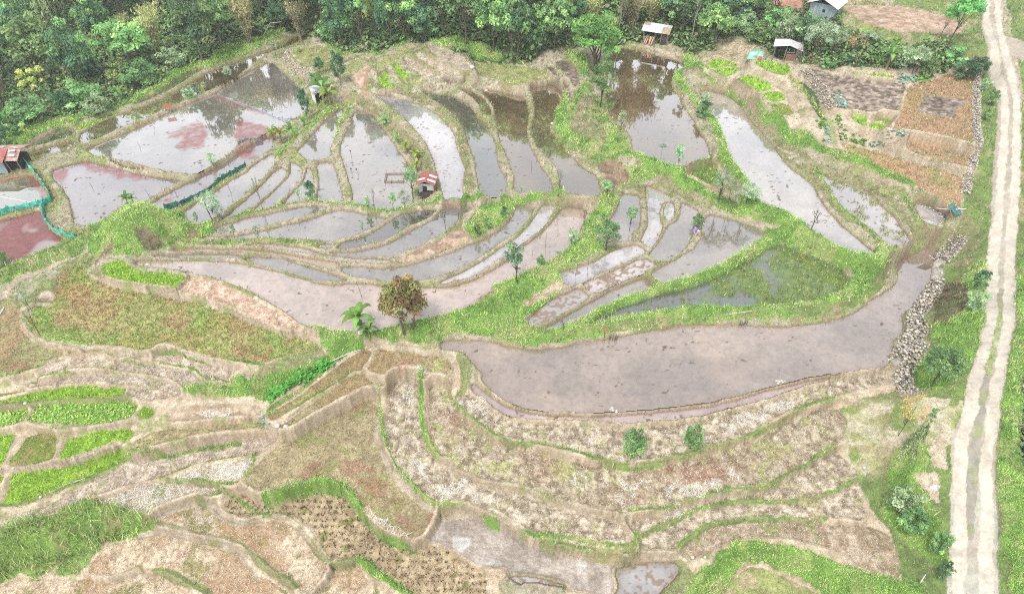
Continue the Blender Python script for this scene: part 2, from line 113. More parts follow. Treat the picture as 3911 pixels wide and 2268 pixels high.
('seedd',0.81,'-3835 3075 -3708 3123 -3612 3163 -3542 3163 -3490 3094 -3482 3036 -3556 2989 -3625 2975 -3769 2961'),
('seedd',0.94,'-3462 3158 -3339 3177 -3104 3177 -2876 3192 -2736 3177 -2710 3153 -2721 3103 -2736 3045 -2873 3007 -3012 2979 -3226 2951 -3301 2979 -3407 3007 -3450 3045'),
('seed',1.0,'-2675 3148 -2613 3128 -2566 3089 -2582 3050 -2653 3036 -2694 3099'),
('seed',0.46,'-3124 2899 -3008 2926 -2915 2973 -2776 3006 -2697 2982 -2670 2917 -2704 2871 -2782 2844 -2875 2799 -2998 2746 -3091 2725 -3116 2746 -3120 2844'),
('seed2',0.3,'-3442 2929 -3373 2957 -3278 2966 -3221 2929 -3191 2838 -3157 2740 -3211 2714 -3344 2688 -3427 2680 -3446 2740 -3439 2838'),
('seed',0.24,'-3777 2924 -3630 2933 -3526 2952 -3516 2906 -3504 2815 -3485 2753 -3481 2692 -3491 2683 -3623 2658'),
('seed',-0.13,'-3417 2648 -3279 2665 -3084 2717 -2885 2770 -2793 2832 -2732 2850 -2698 2823 -2687 2779 -2724 2743 -2776 2691 -2888 2615 -3013 2573 -3116 2491 -3167 2451 -3261 2427 -3330 2411 -3356 2459 -3381 2556'),
('seed',-0.24,'-3651 2664 -3504 2664 -3460 2638 -3452 2596 -3457 2580 -3583 2547'),
('soil',1.74,'-3541 3382 -3513 3468 -3432 3534 -3293 3567 -3128 3567 -3016 3534 -3005 3490 -3029 3435 -3150 3435 -3309 3430 -3416 3371 -3504 3340'),
('soil',1.6,'-3009 3525 -2825 3514 -2649 3481 -2540 3448 -2403 3427 -2321 3352 -2255 3321 -2053 3310 -2063 3290 -2257 3280 -2391 3259 -2441 3310 -2564 3363 -2696 3395 -2870 3427 -3033 3448'),
('soil',1.42,'-3901 3243 -3769 3289 -3630 3326 -3493 3368 -3364 3431 -3166 3442 -2955 3421 -2783 3394 -2654 3373 -2516 3326 -2422 3264 -2400 3223 -2439 3203 -2564 3243 -2742 3295 -2994 3326 -3235 3331 -3386 3315 -3535 3295 -3682 3274 -3889 3223'),
('soil',1.3,'-2803 3295 -2656 3264 -2522 3223 -2471 3193 -2626 3188 -2769 3213 -2809 3254'),
('soil',1.75,'-2729 3555 -2719 3634 -2619 3634 -2471 3566 -2329 3510 -2153 3467 -2070 3434 -2064 3360 -2067 3318 -2203 3323 -2322 3391 -2384 3434 -2561 3478 -2700 3521'),
('soil',1.95,'-3296 3592 -3177 3604 -2928 3598 -2830 3559 -2744 3548 -2731 3514 -2893 3514 -3017 3536 -3160 3564'),
('stubg2',1.86,'-4381 4109 -4237 4201 -4192 4281 -4062 4174 -3955 3956 -3872 3834 -3734 3715 -3573 3646 -3427 3601 -3443 3533 -3524 3468 -3656 3414 -3787 3361 -3922 3319'),
('gmix',2.31,'-3872 4480 -3799 4596 -3745 4581 -3651 4480 -3561 4424 -3405 4340 -3196 4272 -2906 4218 -2714 4178 -2510 4100 -2307 4010 -2151 3922 -1966 3825 -1818 3742 -1648 3730 -1532 3695 -1473 3649 -1458 3615 -1505 3570 -1644 3536 -1792 3481 -1863 3449 -2015 3460 -2142 3481 -2314 3514 -2504 3592 -2676 3615 -2831 3592 -3076 3592 -3245 3603 -3379 3626 -3525 3672 -3648 3718 -3753 3777 -3846 3873 -3908 4023 -3874 4074 -3743 4074 -3784 4191 -3815 4327 -3863 4424'),
('seed',3.24,'-3482 4454 -3444 4511 -3346 4562 -3288 4511 -3213 4440 -3078 4397 -2937 4383 -2745 4348 -2714 4314 -2737 4205 -2764 4160 -2952 4193 -3148 4240 -3295 4274 -3357 4314'),
('soilpk',2.94,'-2749 4187 -2700 4322 -2675 4378 -2580 4364 -2418 4281 -2264 4214 -2098 4095 -2003 4018 -1858 3955 -1701 3833 -1617 3761 -1678 3737 -1805 3749 -1893 3797 -1953 3833 -2034 3869 -2144 3955 -2296 4031 -2494 4108 -2638 4147'),
('soilpud',1.04,'-2438 2999 -2448 3066 -2416 3124 -2352 3164 -2158 3169 -1964 3174 -1839 3144 -1803 3115 -1817 3066 -1962 3037 -2186 3018 -2328 2990'),
('stubm',0.67,'-2517 2952 -2341 2990 -2123 3028 -1904 3066 -1786 3018 -1735 2999 -1767 2948 -1937 2920 -2149 2874 -2354 2820 -2489 2784 -2582 2741 -2637 2784 -2652 2856 -2546 2929'),
('clod',0.56,'718 2301 863 2309 1005 2339 1154 2393 1340 2448 1486 2472 1642 2480 1760 2520 1884 2578 2019 2662 2158 2748 2226 2774 2273 2739 2302 2679 2323 2620 2255 2553 2137 2480 1980 2432 1832 2409 1621 2401 1540 2405 1398 2397 1252 2362 1103 2309 991 2256 881 2204 810 2175 774 2161 752 2190 725 2249'),
('clod',0.26,'806 2170 921 2214 1032 2266 1145 2319 1293 2365 1439 2396 1629 2404 1840 2407 2022 2427 2142 2467 2258 2532 2314 2548 2318 2483 2285 2380 2243 2288 2162 2273 2044 2288 1914 2311 1806 2296 1673 2311 1604 2311 1522 2311 1416 2300 1307 2273 1194 2221 1117 2177 1041 2127 988 2092 903 2099 814 2085 800 2127'),
('soilst',-0.03,'1047 2100 1097 2150 1198 2215 1312 2267 1457 2301 1607 2298 1741 2282 1879 2282 2024 2305 2152 2275 2284 2260 2344 2223 2377 2186 2390 2121 2379 2030 2339 1935 2281 1922 2197 1955 2120 2010 2047 2079 1959 2114 1839 2157 1710 2179 1579 2193 1499 2193 1392 2172 1279 2121 1203 2079 1130 2044 1095 2037 1054 2065'),
('stubg',-0.78,'1208 1794 1296 1898 1393 1972 1473 2026 1551 2023 1638 1978 1723 1931 1806 1885 1853 1832 1847 1794'),
]
# banks, paths and verges: kind, width in metres (None: outline)
PAINT=[
('grass',None,'5874 8942 5418 7897 5128 7190 5182 7327 4454 5820 3619 4341 3170 3654 3006 3393 2746 3128 2521 3095 2341 3114 2299 2868 2299 2731 2296 2508 2366 2299 2392 2170 2342 1928 2368 1781 3213 1724 4740 4703'),
('wasteg',None,'2531 3123 2705 3115 2909 3027 3066 2999 2954 2723 2832 2659 2696 2640 2509 2666 2316 2578 2261 2734 2333 2961 2338 3104'),
('lush',None,'3703 4304 3911 4368 3608 3828 3417 3517 3211 3231 3000 3079 2912 3096 2844 3194 2974 3401 3148 3544 3170 3654 3399 3928'),
('drybrush',None,'3513 4327 3638 4333 3656 4161 3465 3815 3312 3745 3279 3830'),
('lush',None,'2540 2700 2721 2674 2679 2533 2591 2460 2654 2139 2611 1973 2532 1942 2506 2083 2422 2167 2380 2350 2437 2479'),
('tanp',None,'2746 2709 2859 2732 2783 2521 2697 2531'),
('tanp',None,'2569 2491 2703 2509 2704 2326 2632 2334'),
('lush',None,'4086 4309 4335 4244 3512 2691 3179 2705 3333 3019 3562 3376'),
('lush',None,'3188 2775 3611 2757 3144 1703 2851 1711 2927 2055 3019 2275 3013 2327'),
('darkv',None,'3540 3137 3442 3012 3317 2773 3268 2625 3213 2457 3223 2423 3355 2484 3673 3170'),
('grass',None,'6013 8608 6398 8527 4926 5561 5307 6646'),
('road',None,'5647 7777 5764 7600 5828 7371 5699 7099 5511 7295 5548 7635'),
('tanp',None,'2290 8194 2517 8304 2828 7861 3271 7702 3618 7386 4793 7383 5216 7383 4435 5769 4286 5532 3949 4986 3683 5402 3386 5884 3073 6239 2771 6639 2701 7155 2506 7548 2294 7819'),
('forest',None,'-6144 6620 -5749 6795 -5574 6935 -5544 7119 -5374 7284 -5101 7279 -4985 7438 -4773 7686 -4562 8137 -4476 8450 -4519 8762 -4107 9043 -3987 9404 -3538 9627 -3249 9925 -3042 10048 -2622 9356 -2309 9021 -2035 8801 -1697 8640 -1376 8874 -1008 8745 -707 8368 -440 8320 145 8255 414 8397 660 8470 1256 8757 1402 8815 1550 8875 2094 8741 2258 8441 2484 8346 2607 8523 2841 8549 2967 8273 3106 7936 3082 7861 3562 7501 4102 7346 4209 7301 4640 7244 5067 7179 5418 7897 5240 7850 4524 7914 4293 8018 4217 8424 4168 8868 4166 9036 3869 9965 -9265 12144'),
('redsoil',None,'3391 9385 3854 9268 3687 8760 3349 8977'),
('redsoil',None,'4378 9286 4889 9194 4857 9024 4292 8985'),
('grass',None,'4852 9087 5838 8831 5151 7271 4985 7389 4970 7773 4551 7763 4255 7953 4055 8099 3955 8562 4083 8766 4182 8907 4929 8868 5299 8642 5328 8079 5210 7914 4773 7914'),
('lush',None,'-4985 7438 -4773 7686 -4562 8137 -4476 8450 -4519 8762 -4107 9043 -3987 9404 -3538 9627 -3481 9342 -4005 8773 -4252 8646 -4430 8077 -4669 7686 -5088 7253'),
('lush',None,'-5884 7037 -5681 7380 -5474 7487 -5228 7520 -5040 7537 -5101 7279 -5336 7206 -5453 6858 -5462 6739 -5723 6749'),
('lush',None,'-3543 9651 -3268 10007 -3308 9725 -3511 9454'),
('lush',None,'-2614 9318 -2309 9021 -2035 8801 -1697 8640 -1370 8856 -1249 8874 -1425 8697 -1722 8738 -2006 8744 -2337 8952'),
('lush',None,'-1074 8709 -738 8888 -450 8673 144 8223 146 8287 -306 8320 -470 8385 -711 8434'),
('tanp',None,'1279 8839 1327 9020 1404 8835 1758 8807 2065 8549 2258 8441 2057 8461 1556 8804'),
('straw2',None,'2258 7953 2476 8239 2636 8478 2814 8424 2992 8120 2995 7861 2810 7739 2731 7984 2586 8142 2481 8142'),
('dirt',1.6,'2778 8015 2753 7761 2902 7446 3050 7254 3073 6850 3104 6578 3126 6386 3113 6259 3196 6058 3368 5940 3325 6007 3437 5743 3557 5532 3675 5384'),
('dirt',0.9,'3106 7936 3022 7831 3285 7739 3352 7531 3592 7414 3992 7357 4209 7329 4257 7273 4732 7355 4726 7231 5014 7441 5190 7355'),
('dirt',0.7,'3285 7739 3308 7343 3402 7122 3386 6937 3291 6660 3313 6467 3434 6428 3506 6269 3697 6188'),
('tanp',None,'3324 6467 3533 6467 3630 6491 3702 6420 3799 6527 3972 6442 3816 6202 3712 6027 3706 6210 3515 6291 3426 6498'),
('stonew',0.7,'5188 7327 4918 6794 4558 6092 4431 5770 4268 5494 4149 5294'),
('dirt',0.8,'3719 5439 3829 5241 3941 4969'),
('stubg',None,'3698 5369 3792 5225 3893 5024 3891 5001 3851 5186 3704 5255'),
('dirtbank',0.5,'3688 6166 3874 5942 4118 5797 4453 5860'),
('dirtbank',0.5,'3327 6221 3563 6071 3816 5845 4031 5745 4246 5513'),
('lush',1.25,'2208 8394 2221 7962 2316 7810 2494 7521 2568 7345 2655 7209 2715 6989 2750 6687 2844 6451 2762 6619 2890 6280 3049 6085 2900 6383 2994 6131 3205 5955 3367 5809 3494 5627 3627 5457 3692 5402'),
('lush',1.1,'2203 8296 1993 7951 1979 7742 2056 7347 2113 7087 2196 6811 2186 6458 2161 6149 2142 6193 2201 5885 2255 5555'),
('drybank',1.0,'2194 7689 2385 7545 2602 7518 2669 7192 2625 6670 2740 6573 2779 6316 2893 6139 2973 5922'),
('drybank',0.7,'2636 6509 2715 6306 2766 5995 2909 5751 2944 5556 2934 5230 3018 5024 3134 4794 3129 4559'),
('lush2',0.5,'2972 5807 2986 5538 2974 5214 3041 4995 3117 4818 3156 4589'),
('drybank',1.2,'3117 5767 3321 5613 3439 5391 3499 5188 3519 4978 3552 4810'),
('lush2',0.8,'3481 5403 3640 5316 3632 5134 3619 4887'),
('dirt',0.6,'3265 4644 3354 4604 3582 4768 3639 4781'),
('dirt',0.6,'3308 4582 3367 4701 3552 4778 3774 4887'),
('lush',1.9,'2220 5361 2360 5127 2510 4978 2619 4724 2741 4544 2936 4457 3076 4472'),
('lush',1.5,'2407 4892 2550 4739 2693 4593 2855 4507 2912 4394 2931 4313'),
('lush',1.8,'2281 4890 2369 4894 2125 4704 1895 4526 1636 4363 1534 4322 1340 4241 1150 4161 962 4069 778 3968 601 3880 424 3760'),
('lush',1.6,'89 3678 338 3701 507 3741 673 3761 849 3845 1109 3893 1373 3943 1720 3968 2074 3955 2343 3993 2536 4057 2764 4185 2945 4314 3074 4420 3126 4527'),
('lush2',0.6,'337 3678 759 3766 1019 3827 2078 3938 2343 3964 2617 4006 2826 4106 3076 4298 3163 4472 3246 4610'),
('grass',None,'1982 3930 2349 3986 2628 4041 2847 4166 3122 4423 3198 4427 3095 4299 2826 4106 2609 3983 2329 3918 1986 3916'),
('lush',1.6,'1072 5721 1187 5806 1413 5898 1607 5770 1802 5655 1961 5432 2059 5261 2287 5156'),
('drybank',0.8,'1088 5670 1280 5706 1505 5714 1591 5600 1644 5547 1751 5406'),
('lush',1.6,'970 5442 877 5316 793 5162 722 5011 671 4863 586 4733'),
('lush',1.7,'728 4747 530 4606 385 4482 199 4362 19 4262 -114 4248'),
('lush',None,'-734 3805 -530 3877 -281 4001 -154 4110 -24 4290 100 4544 369 4383 432 4232 266 4013 134 3889 91 3828 173 3713 422 3720 254 3658 89 3650 -22 3650 -147 3707 -439 3719 -629 3627 -850 3665 -1017 3677 -1133 3687 -1339 3687 -1473 3735 -1604 3769 -1397 3733 -1177 3704'),
('straw2',None,'254 4195 364 4271 440 4219 269 4103 93 3966 94 4037'),
('lush',None,'-1617 3761 -1526 3793 -1393 3710 -1273 3687 -1138 3681 -1124 3640 -1247 3583 -1396 3491 -1547 3431 -1781 3386 -1917 3327 -2112 3321 -2335 3279 -2400 3223 -2248 3204 -1927 3203 -1818 3192 -1817 3164 -1738 3188 -1596 3270 -1379 3490 -1380 3588 -1428 3592 -1461 3672 -1526 3741'),
('grass2',None,'-1869 3416 -1641 3525 -1447 3603 -1406 3549 -1546 3422 -1694 3355 -1846 3315'),
('lush',None,'-4076 5113 -4033 5308 -3925 5413 -3823 5669 -3669 5688 -3438 5566 -3173 5406 -3042 5266 -2756 5158 -2707 5008 -2757 4896 -3019 4754 -3141 4729 -3253 4615 -3430 4584 -3739 4756 -3819 4885 -3671 4972'),
('drybrush',None,'-3285 4816 -3181 4868 -3049 4787 -3081 4724 -3195 4683'),
('soilbare',None,'-3641 4605 -3590 4710 -3456 4752 -3442 4676 -3488 4569 -3595 4573'),
('soilbare',None,'-2928 4934 -2843 5007 -2781 4910 -2888 4873'),
('lush2',None,'-4594 4729 -4434 4883 -4328 4962 -4168 5125 -4048 5273 -3687 5101 -3831 4906 -3805 4779 -3830 4708 -3925 4724 -3984 4569 -4173 4540 -4313 4441 -4391 4408 -4661 4372 -4833 4629'),
('dirt',0.7,'-4336 4031 -4293 4109 -4239 4268 -4279 4468 -4220 4534 -4136 4547 -3981 4600 -3861 4687'),
('lush2',0.7,'-3027 4827 -2736 4832 -2457 4836 -2243 4899 -1988 4853 -1785 4806'),
('lush',0.5,'-2629 5321 -2452 5415 -2270 5515 -2027 5560 -1743 5512 -1566 5442 -1352 5382 -1137 5302 -993 5382 -689 5430 -381 5448 -183 5444 226 5421 539 5489'),
('lush',0.7,'-2013 7585 -2180 7394 -2284 7005 -2427 6781 -2484 6690 -2529 6507'),
('lush',0.5,'-1888 7454 -1927 7394 -1970 7081 -1966 6809'),
('lush2',1.3,'-2478 7822 -2196 7516 -1995 7560 -1868 7579'),
('drybank',1.2,'-1798 7554 -1603 7363 -1442 7102 -1205 6685 -1063 6457 -982 6303 -871 6078 -830 5873 -715 5566'),
('drybank',1.0,'-1580 7722 -1312 7636 -1038 7462 -767 7193 -590 6887 -512 6530 -482 6080 -424 5776 -394 5546'),
('redsoil',0.35,'-1789 8197 -1767 7889 -1751 7626 -1699 7572'),
('tanp',None,'-3294 9177 -3012 8952 -2919 8743 -2483 8216 -2485 8169 -2867 8624 -3122 8964'),
('lush',None,'685 8426 869 8352 955 8066 819 7671 816 7971 679 8289'),
('lush2',None,'665 7209 898 7679 926 7412 1100 7158 1026 6902 1116 6658 1200 6403 1213 6160 1201 6386 1201 6123 993 5984 889 6023 683 6135 560 6286 546 6302 447 6574 494 7088'),
('drybank',None,'705 7062 818 7302 992 7315 897 7064 790 6924 938 6723 1048 6443 991 6321 797 6409 631 6626 632 6841'),
('lush',1.2,'594 7352 543 7088 510 6742 600 6503 681 6355'),
('lush',0.9,'1054 6575 1012 6169 1113 6092 1265 6000 1408 5863 1556 5784 1687 5621'),
('soilbare',None,'828 5935 956 6039 1101 5982 1162 5772 1046 5671 991 5539 905 5724'),
('soilbare',None,'1710 5951 1769 6033 2102 6159 2118 6033 2064 5890 2060 5506 1886 5561'),
('grass2',None,'1749 5930 1941 6074 2099 6095 2116 5930 1959 5655 1862 5694'),
('stonew',1.2,'3919 4758 3784 4668 3839 4778 3688 4597 3470 4219 3385 4112 3263 3989 3196 3893 3136 3774 3082 3686 2981 3608 2923 3515 2868 3362 2842 3239 2820 3156'),
('lush',0.35,'-669 3389 -654 3153 -627 2951 -586 2837 -535 2757 -452 2671 -339 2587 -195 2521 -19 2489'),
('lush',0.3,'-983 3283 -921 2989 -874 2819 -826 2703 -715 2568 -618 2462 -502 2378 -432 2355 -329 2363 -224 2332 -86 2264'),
('lush2',0.3,'-410 3153 -325 3017 -185 2896 -19 2773 79 2765 226 2757 441 2696 643 2611 854 2602 1074 2644 1304 2721 1537 2791 1872 2961 2106 3104 2296 3151'),
('lush2',0.25,'76 2472 213 2394 414 2325 614 2280 760 2309 957 2310 1178 2394 1397 2449 1623 2465 1725 2521 1892 2603 2073 2713 2221 2801'),
('lush2',0.25,'764 2105 780 2154 880 2197 1027 2264 1179 2347 1399 2401 1621 2401 1830 2401 2065 2451 2225 2529 2326 2581'),
('lush2',0.3,'1001 2092 1078 2149 1234 2251 1450 2296 1678 2305 1872 2288 2012 2296'),
('dirt',0.5,'-460 2337 -293 2347 -88 2308 74 2182 208 2117 406 2067 669 2036 874 2074 1029 2072'),
('lush',None,'976 1814 1093 1906 1162 1977 1278 2080 1423 2140 1572 2157 1669 2142 1762 2109 1878 2045 1995 1994 2113 1954 2229 1920 2402 1889 2441 1867 2396 1779 1872 1794 1810 1898 1642 1992 1556 2040 1476 2040 1358 1965 1221 1794'),
('lush',0.5,'-1620 2439 -1505 2486 -1375 2535 -1266 2560 -1157 2519 -1105 2523 -1030 2426 -961 2348 -830 2217 -721 2159 -617 2131'),
('straw2',0.5,'-931 2345 -848 2254 -759 2195 -619 2145'),
('lush2',0.35,'-1981 2453 -2033 2502 -1921 2536 -1640 2363 -1503 2379'),
('grass2',0.5,'-1467 2359 -1379 2282 -1306 2207 -1242 2135 -1162 2071 -1085 2040 -990 2068'),
('lush',0.5,'-956 2068 -891 2031 -820 1958 -701 1904 -596 1839'),
('grass2',0.6,'-2307 2315 -2055 2252 -1865 2200 -1713 2149 -1574 2069 -1440 1974 -1323 1900'),
('grass2',0.5,'-2235 2037 -2123 2009 -1968 1947 -1848 1887'),
('tall',None,'-3377 2200 -3266 2244 -3099 2320 -2983 2366 -2831 2460 -2673 2439 -2508 2384 -2352 2345 -2331 2322 -2430 2269 -2554 2231 -2673 2200 -2798 2157 -2907 2077 -2987 2016 -3098 2009 -3189 1954 -3288 1894'),
('lush2',None,'-2802 2170 -2649 2209 -2665 2136 -2677 2043 -2791 2030 -2885 2016 -2900 2058'),
('lush2',0.4,'-3387 2404 -3155 2427 -2997 2540 -2884 2606 -2770 2675 -2665 2779 -2415 2785 -2215 2847 -1932 2902'),
('lush2',0.35,'-2325 2667 -2127 2736 -1918 2780 -1775 2807 -1763 2635 -1841 2554 -2138 2579 -2386 2619'),
('lush2',0.35,'-3776 3340 -3582 3425 -3465 3512 -3339 3578 -3075 3559 -2889 3503 -2647 3489 -2385 3435 -2277 3342 -2048 3321'),
('lush2',0.3,'-3557 3336 -3341 3414 -3191 3435 -2955 3437 -2696 3394 -2512 3331 -2418 3274'),
('lush2',0.35,'-2908 3581 -2860 3592 -2748 3559 -2688 3603 -2499 3581 -2306 3492 -2163 3500 -1855 3416'),
('tanp',0.35,'-3577 4438 -3399 4326 -2898 4198 -2611 4138 -2306 4010 -1966 3825 -1778 3747 -1535 3706 -1466 3637'),
('tanp',0.4,'-3873 4022 -3903 3907 -3735 3741 -3543 3669 -3265 3615 -2908 3581'),
('grass2',0.7,'-3684 3114 -3410 3184 -3100 3189 -2792 3213'),
('dirt',0.4,'-3506 2915 -3461 2709 -3477 2658 -3293 2691 -3055 2712 -2931 2787 -2744 2878'),
('dirt',0.4,'-3183 2929 -3150 2740'),
('dirt',0.4,'-3351 2990 -3008 2969 -2868 2998 -2659 3012'),
('dirt',0.5,'-1027 3631 -845 3619 -634 3563 -468 3530 -423 3453 -433 3357 -492 3295 -569 3284'),
('lush2',0.4,'-1723 3050 -1574 3187 -1449 3330 -1367 3480 -1270 3568'),
('lush2',0.3,'-1781 2999 -1543 3060 -1418 3187 -1288 3320 -1202 3415'),
('grass2',0.8,'-385 3515 -342 3436 -336 3297 -378 3201'),
('road',None,'5945 9075 5531 8128 5347 7676 5301 7461 5224 7154 5129 6863 4969 6486 4787 6134 4613 5800 3850 4242 3687 3968 3514 3664 3364 3418 3230 3227 3079 2997 3012 2874 2890 2728 2835 2586 2768 2385 2678 2137 2607 1961 2529 1761 2795 1735 2840 1852 2886 1997 2927 2055 3000 2276 3021 2366 3165 2702 3333 3019 3446 3194 3621 3470 3808 3793 4028 4182 4818 5723 5198 6463 5314 6742 5443 7120 5610 7669 5641 7896 5916 8453 6223 9004'),
('gravelmid',0.7,'3827 4011 3635 3692 3517 3491 3377 3285 3292 3166 3151 2943 3008 2641 2938 2505 2855 2311 2777 2127'),
('rutgrass',0.55,'3646 3714 3543 3529 3408 3321 3318 3192'),
('track',0.75,'2589 1776 2688 2012 2778 2253 2869 2511 2953 2720 3035 2830 3180 3081 3351 3333 3498 3540 3654 3816 3855 4161 4684 5785 5040 6479 5181 6857 5309 7245 5421 7660 5574 8117 5816 8655'),
('track',0.75,'2729 1761 2855 2059 2947 2305 3039 2567 3185 2818 3320 3066 3464 3291 3643 3575 3850 3929 3995 4192 4790 5765 5152 6468 5285 6843 5413 7228 5527 7639 5685 8095 5934 8626'),
('dirt',0.5,'-1010 3335 -960 3015 -930 2862 -838 2686 -732 2535 -614 2423 -502 2345'),
('dirt',0.55,'-470 2679 -340 2570 -160 2505 76 2449 213 2370 416 2317 671 2272 716 2198 751 2105'),
('dirt',0.5,'-2337 2361 -2241 2423 -2052 2495 -2015 2469 -1916 2382 -1816 2332 -1639 2343'),
('dirt',0.5,'-2420 2261 -2300 2295 -2152 2276 -1995 2228 -1845 2194 -1728 2150 -1635 2065 -1584 2002'),
('dirt',0.45,'-1554 2367 -1456 2343 -1368 2267 -1306 2207'),
('dirt',0.4,'710 2294 747 2204 766 2119'),
('lush2',0.4,'776 2175 771 2063 72 2183 204 2119 334 2080 528 2049 750 2049'),
('lush2',0.3,'72 2176 171 2126'),
('dirt',0.5,'-217 3312 -151 3170 -59 3105 81 3014 305 2977 532 2990 758 2999 979 3000 1218 3052 1457 3100 1661 3154 1805 3206 2002 3245 2219 3312 2582 3397 2761 3390'),
('tanp',0.3,'-3306 3598 -3183 3615 -2931 3603 -2826 3570 -2744 3572'),
('tanp',0.3,'-3008 3522 -2827 3519 -2649 3481 -2521 3443 -2393 3421 -2311 3347 -2236 3312 -2048 3305'),
('tanp',0.3,'-3770 3290 -3632 3328 -3482 3378 -3350 3437 -3145 3425 -2959 3430 -2769 3400 -2646 3373 -2508 3326 -2415 3264 -2392 3223'),
('tanp',0.3,'-3542 3384 -3508 3473 -3427 3539 -3289 3576 -3107 3556 -3014 3539'),
('tanp',0.35,'-2464 3066 -2418 3130 -2354 3169 -2160 3174 -1966 3179 -1833 3149'),
('tanp',0.3,'-2702 3183 -2675 3168 -2601 3138 -2470 3125'),
('tanp',0.3,'-2729 3555 -2717 3640 -2613 3640 -2465 3572 -2323 3516 -2137 3467'),
('stonew',0.8,'5188 7327 4918 6794 4558 6092 4431 5770'),
('grass2',None,'3528 4925 3641 4935 3707 4871 3885 4888 3889 4767 3720 4674 3623 4760 3439 4695'),
('drybank',1.0,'3669 5220 3653 5050 3676 4887 3740 4840'),
('dirt',0.4,'2330 8203 2272 7831 2351 7736 2448 7593 2571 7557 2721 7659'),
('dirt',0.35,'2560 7514 2662 7236 2734 7107 2749 6899 2775 6736'),
('dirt',0.3,'2679 7209 2760 7155 2939 7241'),
('dirt',0.3,'2334 7825 2529 7887 2700 7906'),
('dirt',0.3,'2775 6912 2941 6949 2997 6950'),
]
